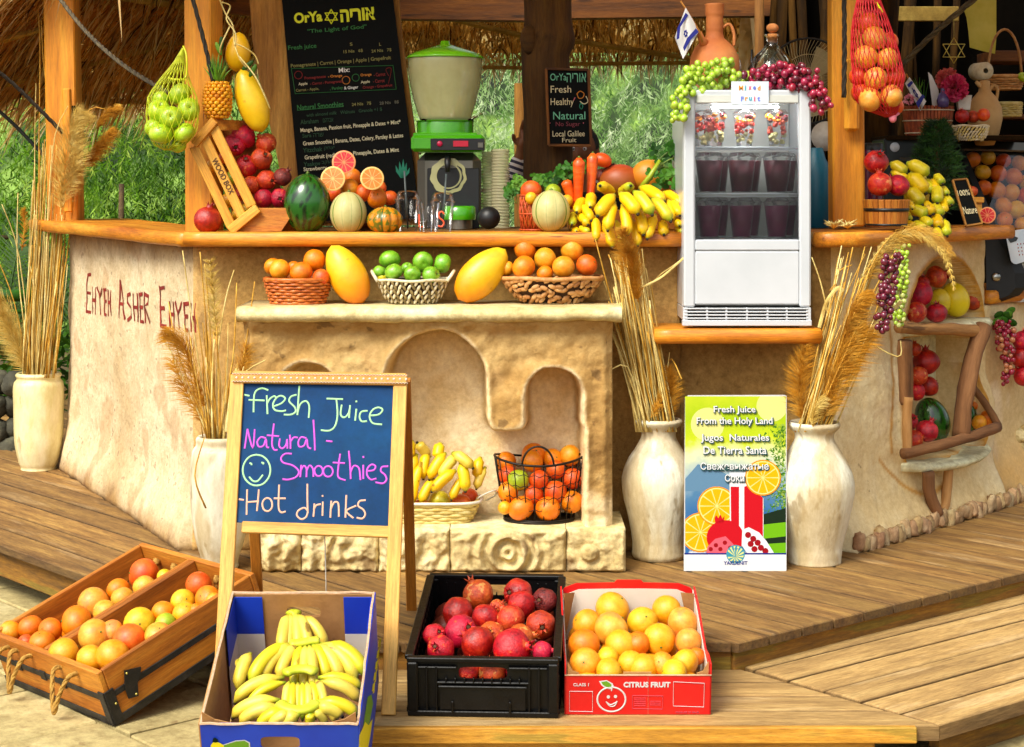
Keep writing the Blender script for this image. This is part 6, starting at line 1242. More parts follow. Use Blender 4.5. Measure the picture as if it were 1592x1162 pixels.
grapes('grape_bunch', 'red grapes trailing over the fan corner of the fridge', [P(1175, 128, 5.97), P(1200, 120, 5.94), P(1225, 118, 5.92), P(1250, 125, 5.88), P(1267, 138, 5.86), P(1277, 165, 5.84)], 105, .0125, 'grape_red', lambda s: .046 if s < .65 else .028, 4, P(1220, 140, 5.92), mats=['grape_red', 'grape_red', 'grape_dark'])
FNY = 7.0; t = thing('pedestal_fan', P(1258, 520, FNY), 'round wire caged fan standing in the dark behind the fridge', 'fan'); fcn = P(1256, 126, FNY); rf = 66 * FNY / F; M('cage_pale', ['#b8a878', '#d8c898'], rough=.4, metal=.3)
for rr_, w_ in ((1, .005), (.62, .0018), (.3, .0018), (.14, .003)): m = MB(); m.tube([fcn + V((rf * rr_ * cos(a), -.03 * (1 - rr_ ** 2), rf * rr_ * sin(a))) for a in [2 * pi * k / 48 for k in range(49)]], w_, 5, 0, False); part(t, 'cage_ring', m, 'black_rubber' if rr_ == 1 else 'cage_pale')
for k in range(72):
 a = 2 * pi * k / 72; m = MB(); m.tube([fcn + V((rf * s * cos(a + .5 * (1 - s)), -.035 * (1 - s * s), rf * s * sin(a + .5 * (1 - s)))) for s in (.14, .4, .7, 1)], .0012, 3, 0, False); part(t, 'cage_wire', m, 'cage_pale')
for k in range(3):
 a0 = 2 * pi * k / 3 + .4; L = [fcn + V((0, .03, 0))] + [fcn + V((rf * .85 * cos(a0 + j * .18), .05 - .03 * j / 5, rf * .85 * sin(a0 + j * .18))) for j in range(6)]; m = MB(); m.prism(L, (0, .003, 0)); part(t, 'blade', m, 'cage_pale')
m = MB(); m.ball(fcn + V((0, .02, 0)), (.03, .04, .03), 14, 10); part(t, 'hub', m, 'wire_white'); m = MB(); m.lathe([(0, -.05), (.05, -.045), (.06, 0), (0, .01)], 20, P(1284, 212, FNY - .04), frame((0, -1, 0))); part(t, 'motor_cap', m, 'wicker_white'); m = MB(); m.tube([P(1262, 190, FNY + .06), P(1262, 560, FNY + .06)], .016, 8); part(t, 'pole', m, 'black_rubber')
m = MB(); m.lathe([(.05, 0), (.07, .06), (.075, .2), (.04, .26), (.03, .3)], 24, (P(1267, 0, 6.55).x, 6.55, CT)); M('teal', ['#0c5a7a', '#18809c'], scale=3, rough=.4); solo('blue_container', (P(1267, 0, 6.55).x, 6.55, CT), m, 'teal', 'teal blue container in shadow just behind the fridge', 'container')
# things on the curved end of the counter
t = thing('straw_flower', P(1308, 360, 6.0), 'spiky pale straw flower lying at the bend of the counter', 'dried flower')
for (cx_, n_) in ((1296, 22), (1318, 26)):
 for k in range(n_):
  a = 2 * pi * k / n_; c = P(cx_, 355, 6.0); e = c + V((cos(a) * .034, sin(a) * .03, .006 + .026 * rnd.random())); m = MB(); m.tube([c, (c + e) / 2 + V((0, 0, .004)), e], [.0025, .003, .0006], 4); part(t, 'petal', m, 'straw_pale')
z4 = TR(1270, 0, 2.904)
t = thing('wooden_tub', P(1376, 352, 6.2), 'small wooden tub with a black hoop holding three pomegranates', 'tub'); tc = V((P(1378, 0, 6.2).x, 6.2, P(0, 352, 6.2).z))
for k in range(22):
 a = 2 * pi * k / 22; m = MB(); r0, r1, h = .068, .079, .095; p0 = tc + V((r0 * cos(a), r0 * sin(a), 0)); p1 = tc + V((r1 * cos(a), r1 * sin(a), h)); m.board(p0, p1, .0205, .008, V((cos(a), sin(a), 0)), .0015); part(t, 'stave', m, 'crate_wood')
for s0, w in ((.62, .012), (.06, .008)):
 m = MB(); r_ = .068 + .011 * s0 + .0052; m.lathe([(r_ - .003, .095 * s0 - w / 2), (r_, .095 * s0 - w / 2), (r_ + .001, .095 * s0 + w / 2), (r_ - .003, .095 * s0 + w / 2)], 32, tc); part(t, 'hoop', m, 'black_rubber')
m = MB(); m.lathe([(0, .05), (.06, .055)], 20, tc); part(t, 'tub_base', m, 'basket_liner')
G3 = 'pomegranates in the wooden tub'
px, py = z4(268, 733); one_fruit('C', P(px, py, 6.24), .0445, 'topmost pomegranate of the three in the wooden tub', G3, facing(.2, .9)); px, py = z4(285, 833); one_fruit('O', P(px, py, 6.17), .044, 'orange red pomegranate at the front of the wooden tub', G3); px, py = z4(368, 838); one_fruit('P', P(px, py, 6.20), .039, 'pinkish red pomegranate on the banana side of the tub', G3)
z7 = TR(1370, 200, 4.149)
BR = [(60, 225, 160, 292, 66), (65, 280, 165, 335, 56), (165, 225, 305, 300, 78), (280, 330, 320, 420, 60), (325, 330, 355, 400, 52), (345, 300, 395, 355, 50), (390, 380, 425, 425, 42), (175, 300, 285, 415, 86), (400, 440, 452, 490, 52), (365, 370, 362, 480, 64), (395, 450, 410, 540, 50), (175, 390, 262, 490, 74), (335, 490, 385, 560, 62), (260, 480, 335, 550, 62), (190, 515, 295, 562, 70), (160, 540, 182, 590, 44), (355, 560, 372, 635, 62), (405, 590, 425, 692, 58), (250, 580, 325, 625, 56), (140, 610, 212, 640, 52), (200, 610, 280, 650, 50), (345, 640, 372, 738, 60), (180, 470, 200, 520, 40)]
t = thing('banana_bunch', P(1435, 352, 6.3), 'compact greenish yellow banana bunch beside the wooden tub', 'bananas', 'bunches of bananas')
boost_banana(t, z7, [(a, b, c, d, w * 1.1) for a, b, c, d, w in BR], lambda i, p, e: 6.42 - .008 * i + .0008 * (p[0] - 1370) - (.06 if e else 0), 'banana_green', ['banana_green', 'banana_skin', 'banana_green'], bul=.14)
m = MB(); m.ball(P(1425, 300, 6.50), (.05, .04, .09), 12, 8); part(t, 'stalk', m, 'banana_green')
t = thing('chalk_sign', P(1515, 352, 6.5), 'narrow framed chalk sign propped beside the bananas, white handwriting', 'sign'); QP = plane3(P(1482, 282, 6.62), P(1502, 281, 6.62), P(1525, 350, 6.52)); qs = [QP.hit(x, y) for x, y in ((1481, 281), (1503, 279), (1527, 348), (1502, 352))]
m = MB(); m.prism(qs, (0, .01, 0)); part(t, 'panel', m, 'board_black');
for i in range(4): m = MB(); m.board(qs[i], qs[(i + 1) % 4], .007, .012, QP.n, .001); part(t, 'frame_strip', m, 'trunk_pale')
ud_ = (QP.hit(1503, 279) - QP.hit(1481, 281)); fit_text(t, '100%', 'chalk_cream', 1498, 300, 19, QP, ud_, off=.004, hpx=10); fit_text(t, 'Nature', 'chalk_cream', 1508, 327, 21, QP, ud_, off=.004, hpx=13)
half(1535, 335, 13, 6.72, (-.5, -1, .1), 'pom_red', 'pulp_red', 'pith_red', 'opened red pomegranate standing behind the small chalk sign', None, 'pomegranate_half')
one_fruit('O', P(1512, 298, 6.85), .022, 'small orange fruit on the block behind the chalk sign'); t = thing('wood_block', P(1519, 315, 6.85), 'short yellow wood block behind the little chalk sign', 'block'); m = MB(); m.box(P(1519, 311, 6.85), (.045, .05, .022), None, .003); part(t, 'block_body', m, 'slat_wood'); m = MB(); m.box(P(1519, 334, 6.86), (.03, .04, .10), None, .003); part(t, 'block_foot', m, 'slat_wood')
fc_ = P(1457, 0, 6.95); t = thing('fir_bush', V((fc_.x, 6.95, CT)), 'small dark green bushy fir standing behind the banana bunch', 'plant')
m = MB(); m.tube([V((fc_.x, 6.95, CT)), V((fc_.x, 6.95, 1.72))], .012, 7); part(t, 'trunk', m, 'bark'); m = MB(); r = random.Random(9)
leafmat('fir', ['#0c2408', '#1e4412', '#3a6a1c'], tr=.1)
for k in range(1500):
 s = r.random() ** .8; w = .115 * (1 - s) ** .6 + .012; a = r.uniform(0, 2 * pi); p = V((fc_.x + cos(a) * w * r.uniform(.2, 1), 6.95 + sin(a) * w * r.uniform(.2, 1), CT + .05 + .36 * s)); tw = V((cos(a), sin(a), r.uniform(-.2, .7))).normalized()
 for j in range(6):
  o = p + tw * j * .005; d = (tw + V((r.uniform(-1, 1), r.uniform(-1, 1), r.uniform(-.6, 1)))).normalized() * .022; q = d.cross(V((0, -1, .3))).normalized() * .0016; a0 = len(m.v); m.v += [tuple(o - q), tuple(o + q), tuple(o + d)]; m.g += [tuple(p * 6)] * 3; m.t += [0.] * 3; m.f.append((a0, a0 + 1, a0 + 2)); m.m.append(0); m.sm.append(False)
part(t, 'foliage', m, 'fir', kind='stuff')
M('canister', ['#4c0c2c', '#7a1c48'], scale=4, rough=.25, coat=.5); t = thing('dark_canister', P(1358, 260, 6.7), 'glossy dark purple canister between the orange post and the tub', 'canister'); m = MB(); cc = V((P(1358, 0, 6.7).x, 6.7, CT)); m.lathe([(.036, 0), (.036, .30), (.033, .31), (0, .31)], 28, cc); part(t, 'canister_body', m, 'canister'); m = MB(); m.lathe([(.0375, .295), (.0375, .318), (.03, .322), (0, .322)], 28, cc); part(t, 'canister_lid', m, 'black_rubber')
t = thing('dark_machine', P(1410, 330, 7.2), 'dark counter machine with a round pale sticker, behind the bananas', 'machine'); m = MB(); a, b = P(1376, 214, 7.2), P(1470, 340, 7.2); m.box(((a.x + b.x) / 2, 7.34, (a.z + CT) / 2), (b.x - a.x, .26, a.z - CT), None, .01); M('machine_grey', ['#1c2226', '#343c3e'], scale=4, rough=.35); part(t, 'casing', m, 'machine_grey'); m = MB(); m.lathe([(0, 0), (.020, 0), (.02, .001), (0, .001)], 24, P(1391, 229, 7.205), frame((0, -1, 0))); part(t, 'sticker', m, 'card_white'); m = MB(); m.box(P(1412, 248, 7.205), (.07, .004, .016), None, .001); part(t, 'label_strip', m, 'steel')
m = MB(); m.box(P(1480, 216, 7.35), (.62, .34, .02), None, .003); part(t, 'top_shelf', m, 'brown_inside')
t = thing('slat_basket', P(1444, 210, 7.15), 'basket of reddish slats bound by cream cords on the machine top', 'basket'); sc_ = V((P(1444, 0, 7.2).x, 7.22, P(0, 211, 7.2).z)); M('slat_red', ['#6b2410', '#a84a20', '#c0683a'], scale=20, rough=.6, rv=.2)
for k in range(44):
 a = 2 * pi * k / 44
 if sin(a) > .3: continue
 p0 = sc_ + V((.088 * cos(a), .07 * sin(a), 0)); p1 = sc_ + V((.106 * cos(a), .085 * sin(a), .122)); m = MB(); m.board(p0, p1, .0115, .005, V((cos(a), sin(a), 0)), .001); part(t, 'slat', m, 'slat_red')
for s in (.08, .5, .86): m = MB(); m.tube([sc_ + V(((.092 + .018 * s) * cos(a), (.074 + .015 * s) * sin(a), .122 * s)) for a in [2 * pi * k / 40 for k in range(41)]], .0028, 5, 0, False); part(t, 'cord', m, 'wicker_cream')
m = MB(); m.lathe([(0, .003), (.084, .003), (.1, .118)], 24, sc_, sy=.8); part(t, 'liner', m, 'basket_liner')
t = cloth_flag('blue and white flag leaning in the reddish slatted basket', ((1407, 130), (1414, 120), (1440, 158), (1431, 173)), 7.1, ((1409, 115), (1422, 142), (1432, 170)), (), .2)
for pts in (((1410, 132), (1417, 126), (1420, 129), (1413, 137)), ((1424, 160), (1434, 147), (1438, 150), (1428, 168))):
 m = MB(); m.prism([P(*p, 7.07) for p in pts], (0, .001, 0)); part(t, 'stripe', m, 'flag_blue')
m = MB();
for k in range(9): a = k * .7; b = P(1425 + k * 1.5, 165, 7.22); m.tube([b, b + V((.01 * cos(a), 0, .06)), b + V((.03 * cos(a), .0, .10 + .01 * (k % 3)))], [.003, .0025, .0006], 4)
solo('green_sprig', P(1430, 166, 7.22), m, 'herb', 'few slim green leaves in the slatted basket', 'leaves');
m = MB(); m.prism([P(1443, 112, 7.2), P(1449, 118, 7.2), P(1459, 140, 7.2), P(1462, 166, 7.2), P(1450, 166, 7.2)], (0, .004, 0)); solo('paper_slip', P(1452, 166, 7.2), m, 'plastic_white', 'pale pointed paper slip standing in the slatted basket', 'paper')
def pompom(label, c, r_, mat, n=260, seed=1, name='pompom_flower', cat='flower'):
 r = random.Random(seed); t = thing(name, c, label, cat); m = MB()
 for k in range(n):
  d = V((r.gauss(0, 1), r.gauss(0, 1), r.gauss(0, 1))).normalized(); s = d.cross(V((r.gauss(0, 1), r.gauss(0, 1), r.gauss(0, 1)))).normalized() * r_ * .16; p = V(c) + d * r_ * .6; e = V(c) + d * r_ * r.uniform(.9, 1.08); m.add([p - s * .5, p + s * .5, e + s, e - s], [(0, 1, 2, 3)], 0, [d * 3] * 4, 0, False)
 part(t, 'petals', m, mat, kind='stuff'); return t
M('petal_pink', ['#a80c3c', '#e03068', '#f06888'], scale=5, rough=.6); M('petal_salmon', ['#c03048', '#e86a60', '#f09080'], scale=5, rough=.6); M('petal_rose', ['#e87898', '#f8b0c0'], scale=5, rough=.6)
pompom('deep pink pompom flower, the lower of the pair above the white pot', P(1484, 137, 7.15), .056, 'petal_pink', seed=2); pompom('salmon pink pompom flower, the upper of the pair', P(1474, 124, 7.22), .05, 'petal_salmon', seed=3); pompom('small pale pink blossom beside the tilted flag', P(1413, 155, 7.08), .024, 'petal_rose', 90, 4)
t = thing('white_pot', P(1498, 170, 7.2), 'small white square pot under the pink pompom flowers', 'pot'); m = MB(); a_ = P(1498, 160, 7.2); m.lathe([(.0, -.03), (.032, -.03), (.042, .03), (.036, .03), (.03, -.01)], 4, a_, Matrix.Rotation(R(40), 3, 'Z'), smooth=False); part(t, 'pot_wall', m, 'wicker_white')
t = thing('small_bottle', P(1466, 170, 7.14), 'little purple tinted glass bottle between paper slip and pot', 'bottle'); m = MB(); m.lathe([(0, 0), (.022, .005), (.026, .03), (.018, .055), (.009, .065), (.009, .08)], 18, P(1466, 168, 7.14)); M('violet_glass', '#6a5a9a', rough=.15, trans=.3); part(t, 'bottle_body', m, 'violet_glass')
t = thing('woven_bowl', P(1509, 212, 7.1), 'round pale bowl of twisted straw in front of the stone jug', 'bowl'); chunk_basket(t, V((P(1509, 0, 7.1).x, 7.1, P(0, 219, 7.1).z)), [(.045, 0), (.062, .018), (.070, .04), (.073, .06)], .8, ['wicker_cream', 'wicker_yellow'], 6, 30, .8, (.010, .0045, .0035), False, .25)
one_fruit('C', P(1496, 181, 7.08), .03, 'dark crimson fruit in the pale woven bowl', None); one_fruit('P', P(1513, 182, 7.1), .026, 'red fruit in the middle of the pale woven bowl', None); one_fruit('r', P(1529, 179, 7.09), .027, 'orange at the jug side of the pale woven bowl', None)
M('stone_jug', ['#b88a50', '#d0a468', '#e0b87c'], scale=5, rough=.75, bump=.4, bscale=40); sj = P(1531, 0, 7.35); jk = 7.35 / F; jz2 = lambda y: CZ - (y - HY) * jk; t = thing('stone_jug', (sj.x, 7.35, jz2(228)), 'sandy stoneware jug with a small loop handle', 'jug'); m = MB(); m.lathe([(0, jz2(227)), (14 * jk, jz2(226)), (22 * jk, jz2(208)), (27 * jk, jz2(185)), (26 * jk, jz2(168)), (18 * jk, jz2(152)), (10 * jk, jz2(143)), (8 * jk, jz2(132)), (8 * jk, jz2(126)), (4 * jk, jz2(125))], 32, (sj.x, 7.35, 0)); part(t, 'jug_body', m, 'stone_jug')
m = MB(); m.tube(smooth_pts([P(1538, 141, 7.35), P(1545, 133, 7.35), P(1551, 140, 7.35), P(1549, 156, 7.35)]), .007, 8); part(t, 'handle', m, 'stone_jug'); m = MB(); m.tube([P(1526, 136, 7.35), P(1518, 128, 7.33)], [.012, .008], 8); part(t, 'spout', m, 'stone_jug')
t = thing('star_ornament', P(1484, 58, 7.0), 'thin gilt six pointed star hanging in the dark', 'ornament'); m = MB(); M('gilt', '#d8c868', metal=.7, rough=.3)
for seg_ in star(1483, 79, 20): m.tube([P(*seg_[0], 7.0), P(*seg_[1], 7.0)], .0018, 5)
part(t, 'wire_star', m, 'gilt'); m = MB(); m.tube([P(1483, 59, 7.0), P(1483, 20, 7.0)], .0008, 4); part(t, 'thread', m, 'gilt')
t = thing('handled_basket', P(1562, 140, 7.75), 'small brown basket with a tall hoop handle on the back shelf', 'basket'); hb = V((P(1562, 0, 7.75).x, 7.75, P(0, 140, 7.75).z)); wave_basket(t, hb, .085, .065, .06, 'hyacinth', 6, 22); m = MB(); m.tube([hb + V((.075 * cos(a), 0, .06 + .21 * sin(a))) for a in [pi * k / 16 for k in range(17)]], .006, 7); part(t, 'handle', m, 'hyacinth')
t = thing('pot_roll', P(1512, 128, 7.6), 'pale hollow paper roll lying beside the handled basket', 'roll'); m = MB(); c = P(1517, 112, 7.6); m.lathe([(.012, 0), (.038, 0), (.038, .08), (.012, .08)], 24, c, frame((.3, -1, 0))); part(t, 'roll_body', m, 'wicker_cream')
t = thing('small_basket', P(1572, 182, 7.8), 'round straw basket on the lower back shelf', 'basket'); wave_basket(t, V((P(1572, 0, 7.8).x, 7.85, P(0, 181, 7.8).z)), .06, .055, .06, 'wicker_yellow', 6, 20)
one_fruit('A', P(1590, 120, 7.7), .024, 'green apple on the back shelf by the handled basket')
# citrus display case
t = thing('citrus_display', P(1570, 460, 7.3), 'slant glass citrus display case with a black end bracket, full of oranges', 'display case'); GP = plane3(P(1505, 232, 7.35), P(1600, 236, 7.5), P(1545, 340, 7.02))
gq = [GP.hit(x, y) for x, y in ((1497, 228), (1640, 236), (1680, 360), (1550, 352))]; m = MB(); m.prism(gq, GP.n * -.004); glassy('case_glass', (.97, .98, .98), .18, 1.2); part(t, 'glass_pane', m, 'case_glass')
m = MB(); m.prism([GP.hit(x, y, .002) for x, y in ((1487, 222), (1640, 226), (1640, 238), (1492, 234))], GP.n * .01); part(t, 'top_rail', m, 'steel'); m = MB(); m.prism([GP.hit(x, y, .003) for x, y in ((1488, 228), (1497, 228), (1550, 352), (1540, 356))], GP.n * -.02); part(t, 'side_rail', m, 'black_rubber')
PP_ = [(1531, 365), (1552, 364), (1580, 420), (1590, 450), (1578, 466), (1534, 471)]; m = MB(); dd_ = V((.05, .02, 0)); m.prism([P(x, y, 7.05) for x, y in ((1532, 370), (1548, 366), (1565, 395), (1578, 425), (1579, 448), (1568, 460), (1534, 472))][::-1], dd_); part(t, 'end_bracket', m, 'black_rubber')
m = MB(); m.lathe([(0, .004), (.016, .004), (.018, 0)], 20, P(1549, 431, 7.045), frame((0, -1, 0))); part(t, 'bolt', m, 'chrome')
m = MB(); m.prism([P(x, y, 7.2) for x, y in ((1578, 380), (1680, 380), (1680, 470), (1570, 470))][::-1], (0, .02, 0)); part(t, 'base_panel', m, 'enamel_in')
for y in (405, 425, 445): m = MB(); m.board(P(1580, y + 3, 7.17), P(1680, y, 7.17), .01, .02, (0, -1, 0)); part(t, 'base_rib', m, 'steel')
sp_ = plane3(P(1562, 360, 6.98), P(1600, 360, 7.06), P(1580, 410, 7.0)); m = MB(); rr_ = []
for cx_, cy_, a0 in ((1573, 368, 180), (1600, 364, 270), (1604, 395, 0), (1580, 402, 90)):
 for j in range(5): a = R(a0 + j * 22.5); rr_.append(sp_.hit(cx_ + 9 * cos(a), cy_ + 9 * sin(a)))
m.prism(rr_, (0, .002, 0)); part(t, 'sticker', m, 'card_white')
m = MB();
for k in range(4):
 for j in range(4): c = sp_.hit(1582 + k * 5 + j * 1, 380 + j * 5.5 - k * .5, .002); m.ball(c, (.0022, .001, .0035), 6, 4)
part(t, 'drawing', m, 'ink_red', kind='stuff'); m = MB(); m.prism([sp_.hit(x, y, .002) for x, y in ((1567, 372), (1574, 366), (1583, 370), (1580, 375), (1571, 378))], (0, -.001, 0)); part(t, 'drawing', m, 'machine_grey')
r = random.Random(5)
for i, (x, y, rr_) in enumerate(((1512, 248, 12), (1536, 245, 12), (1560, 250, 12), (1585, 254, 12), (1528, 268, 12), (1552, 270, 13), (1576, 275, 13), (1598, 284, 13), (1530, 292, 12), (1550, 296, 14), (1572, 300, 14), (1596, 305, 14), (1560, 320, 13), (1580, 326, 14), (1603, 332, 14), (1562, 342, 12), (1590, 350, 13))):
 p = GP.hit(x, y, -.05); ri = (0, 1, 2, 3, 4)[(i > 3) + (i > 7) + (i > 11) + (i > 14)]; one_fruit('oyr'[i % 3], p, rr_ * p.y / F, f"{KNAME['oyr'[i % 3]]}, {ORD[i - (0, 4, 8, 12, 15)[ri]]} in the {('top', 'second', 'middle', 'fourth', 'lowest')[ri]} row behind the display case glass", 'oranges inside the display case')
# fruit in the wall niches
zn = TR(1340, 380, 4.841); NG = 'fruit in the niches of the cream wall'
def nf(tr, x, y, r_, k, lab, off=-.05, rot=None): p = RP.hit(*tr(x, y), off + .03); one_fruit(k, p, r_ / tr.scale * p.y / F, lab, NG, rot)
for a in ((560, 245, 80, 'P', 'red pomegranate at the top of the arched niche', -.1), (650, 215, 45, 'Q', 'half hidden red pomegranate under the arch crown', -.12), (450, 290, 60, 'C', 'crimson pomegranate tucked at the upper bunch side of the arch', -.12), (440, 375, 95, 'P', 'large red pomegranate resting above the front pair in the arch', -.06), (410, 512, 84, 'O', 'orange red pomegranate in front at the grape side of the arched niche', -.02), (562, 518, 80, 'C', 'crimson pomegranate with upright crown in front of the yellow melon', -.01), (765, 295, 65, 'O', 'orange pomegranate high beside the big yellow melon', -.1), (840, 430, 70, 'P', 'brownish red pomegranate at the outer end of the arched niche', -.06), (830, 350, 50, 'Q', 'small red pomegranate above the outer one in the arch', -.1)): nf(zn, *a)
for x, y, rr_, off, lab in ((700, 418, 118, -.05, 'larger bright yellow melon in the arched niche'), (590, 425, 84, -.07, 'smaller yellow melon half behind the larger one')):
 p = RP.hit(*zn(x, y), off); m = MB(); q_ = rr_ / 4.841 * p.y / F; m.ball(p, (q_ * .92, q_ * .92, q_ * 1.12), 26, 18, axes((1, 0, .25), (-.25, 0, 1))); solo('yellow_melon', p - V((0, 0, q_)), m, 'melon_yellow', lab, 'melon', NG)
zl = TR(1340, 600, 4.468)
for tr, a in ((zn, (395, 790, 55, 'Q', 'red pomegranate peeping over the top of the upright branch', -.08)), (zn, (483, 885, 98, 'C', 'largest dark crimson pomegranate high in the open niche', -.07)), (zn, (425, 990, 72, 'O', 'orange red pomegranate below the dark crimson one', -.06)), (zn, (503, 1070, 76, 'C', 'deep red pomegranate in the middle of the niche column', -.07)), (zn, (410, 1110, 68, 'P', 'brownish red pomegranate just behind the upright branch', -.07)),
              (zl, (330, 250, 62, 'P', 'dull red pomegranate behind the upright branch near the watermelon', -.06)), (zl, (452, 315, 78, 'C', 'bright crimson pomegranate in front of the niche watermelon', .03)), (zl, (370, 370, 60, 'P', 'red pomegranate low in the niche corner', .01)), (zl, (270, 390, 60, 'Q', 'dark red pomegranate at the outer lower corner of the niche', -.02)), (zl, (815, 255, 52, 'y', 'yellow orange by the slanting branch in the niche tray', .02)), (zl, (875, 222, 55, 'o', 'orange at the outer tip of the niche tray', .03)), (zl, (775, 140, 30, 'o', 'small orange half hidden behind the thick slanting branch', -.02))): nf(tr, *a)
p = RP.hit(*zl(490, 240), -.02); m = MB(); m.ball(p, (.065, .065, .09), 40, 18, axes((1, .3, .35), (-.35, 0, 1))); m.t = [sst(.1, .5, abs(cos(7 * math.atan2(g[1], g[0] + 1e-9) + 2 * fbm(g[0], g[1], g[2], 14)))) for g in m.g]; solo('watermelon', p - V((0, 0, .08)), m, 'watermelon_skin', 'oval watermelon leaning in the open wall niche', 'melon', NG)
p = RP.hit(*zl(735, 230), -.01); m = MB(); m.ball(p, (.036, .045, .07), 30, 16); m.t = [sst(.1, .5, abs(cos(7 * math.atan2(g[1], g[0] + 1e-9) + 2 * fbm(g[0], g[1], g[2], 14)))) for g in m.g]; solo('watermelon', p - V((0, 0, .07)), m, 'watermelon_skin', 'slim watermelon standing behind the thick slanting branch', 'melon', NG)
bf = thing('branch_frame', RP.hit(1460, 700, .06), 'rough frame of bark covered branches around the open wall niche', 'frame')
M('branch_bark', ['#5c3a1e', '#8a5c34', '#b07c4c'], scale=5, stretch=(.5, 4, 4), rough=.85, bump=2, bscale=14, spots=('#3a2210', 6, .62, .6)); M('branch_pale', ['#8a5c2c', '#c08a4c', '#dca868'], scale=5, stretch=(.5, 4, 4), rough=.8, bump=2, bscale=14, spots=('#4c2c14', 7, .6, .7))
def branch(pts, w, mat, par=None, off=.05, name='branch', Y=None):
 w *= 1.15; pp = [RP.hit(x, y, o + .03) for x, y, o in pts]; pp = smooth_pts(pp, 4) if len(pp) > 2 else [pp[0] + (pp[1] - pp[0]) * k / 8 for k in range(9)]; sd0 = rnd.uniform(0, 50); m = MB(); rr = [w * pp[i].y / F / 2 * (1 + .13 * fbm(i * .5, sd0, 0, 1)) for i in range(len(pp))]; pp = [p + V((.004 * fbm(i * .6, 3, sd0, 1), 0, .004 * fbm(i * .6, 9, sd0, 1))) for i, p in enumerate(pp)]; m.tube(pp, rr, 11); return part(par or bf, name, m, mat)
branch([(1398, 509, .06), (1440, 512, .07), (1480, 512, .07), (1522, 516, .06)], 17, 'branch_pale'); branch([(1407, 530, .06), (1408, 600, .05), (1410, 625, .05)], 20, 'branch_bark'); branch([(1412, 618, .065), (1410, 660, .06), (1411, 712, .06)], 13, 'branch_pale')
branch([(1528, 508, .075), (1512, 560, .08), (1500, 620, .08), (1494, 680, .08)], 24, 'branch_bark'); branch([(1404, 706, .06), (1440, 698, .09), (1500, 682, .10), (1551, 664, .10)], 15, 'branch_bark'); branch([(1512, 600, .02), (1532, 630, .05), (1552, 662, .08)], 10, 'branch_bark')
for pts, w, lab in (([(1443, 734, .06), (1446, 770, .06), (1458, 800, .07)], 17, 'short split log stuck under the white niche sill, the darker one'), ([(1474, 728, .05), (1472, 765, .05), (1466, 798, .06)], 13, 'pale narrow split log beside the darker one under the sill')):
 t = thing('log_prop', RP.hit(*pts[-1]), lab, 'log', 'split logs under the wall niche'); branch(pts, w, 'branch_bark' if w == 17 else 'branch_pale', t, name='log')
grapes('grape_bunch', 'dark red grapes hanging among the dried reeds', [RP.hit(1386, 408, .30), RP.hit(1380, 440, .31), RP.hit(1376, 470, .31), RP.hit(1370, 508, .31)], 60, .0115, 'grape_dark', lambda s: .034 - .014 * s, 11, RP.hit(1376, 410, .1))
grapes('grape_bunch', 'pale green grapes trailing down the wall beside the dark red ones', [RP.hit(1402, 388, .14), RP.hit(1402, 420, .16), RP.hit(1400, 455, .16), RP.hit(1396, 500, .15)], 75, .0095, 'grape_pale', lambda s: .026 - .008 * s, 12, RP.hit(1398, 400, .05), mats=['grape_pale', 'grape_green'])
NP = plane3(V((1.93, 7.02, 0)), V((2.6, 7.72, 0)), V((1.93, 7.02, 1)))
t = grapes('grape_bunch', 'two toned bunch of brown and red grapes hanging on the far corner', [P(1561, 505, 7.05), P(1563, 530, 7.03), P(1566, 560, 7.03), P(1564, 595, 7.03)], 70, .0115, 'grape_tan', lambda s: .040 - .030 * s, 13, P(1562, 490, 7.1), mats=['grape_tan', 'grape_red', 'grape_red'])
for k in range(7): m = MB(); c = P(1560 + rnd.uniform(-12, 14), 492 + rnd.uniform(-12, 10), 7.03); m.ball(c, (.022, .003, .016), 8, 5, axes((1, rnd.uniform(-.5, .5), rnd.uniform(-.8, .8)), (0, -.4, 1))); part(t, 'vine_leaf', m, 'herb')
for x, y, k, lab in ((1590, 530, 'P', 'red pomegranate at the edge of the far corner niche, upper'), (1588, 556, 'C', 'dark pomegranate in the far corner niche, middle'), (1592, 585, 'P', 'red pomegranate in the far corner niche, lower')): one_fruit(k, P(x, y, 7.12), .043, lab, 'pomegranates at the far corner')
for k in range(9): m = MB(); sd0 = k; m.ball(P(1572 + rnd.uniform(-14, 30), 700 + rnd.uniform(-30, 30), 7.25), (.04, .04, .028), 10, 8, None, 0, wob=lambda l: 1 + .25 * fbm(l.x + sd0, l.y, l.z, 1.4)); part(bar, 'ledge_stone', m, 'base_stone')
# baskets in the shelf unit
zb5 = TR(600, 600, 3.8737); NF = Plane((0, 5.9, KZ + .007), (0, 0, 1)); kz0 = .352
t = thing('tray_basket', P(690, 822, 5.9), 'cream woven tray basket with looped handle, full of bananas and fruit', 'basket')
wave_basket(t, (P(668, 0, 5.93).x, 5.91, kz0), .165, .135, .066, 'wicker_yellow', 6, 34, amp=.004, sr=.0052, sy=.55, sq=1.2)
m = MB(); cc = V((P(668, 0, 5.93).x, 5.91, kz0)); m.tube([cc + V((.178 * (abs(cos(a)) ** .55) * (1 if cos(a) > 0 else -1), .10 * (abs(sin(a)) ** .55) * (1 if sin(a) > 0 else -1), .07)) for a in [2 * pi * k / 48 + .01 for k in range(49)]], .005, 6, 0, False); part(t, 'rim_wrap', m, 'wicker_white')
m = MB(); m.tube(smooth_pts([zq for zq in (P(743, 775, 5.86), P(755, 768, 5.84), P(770, 763, 5.86), P(770, 770, 5.92), P(756, 778, 5.95))]), .005, 6, flat=.5); part(t, 'handle', m, 'wicker_white')
TB = 'fruit in the cream tray basket'
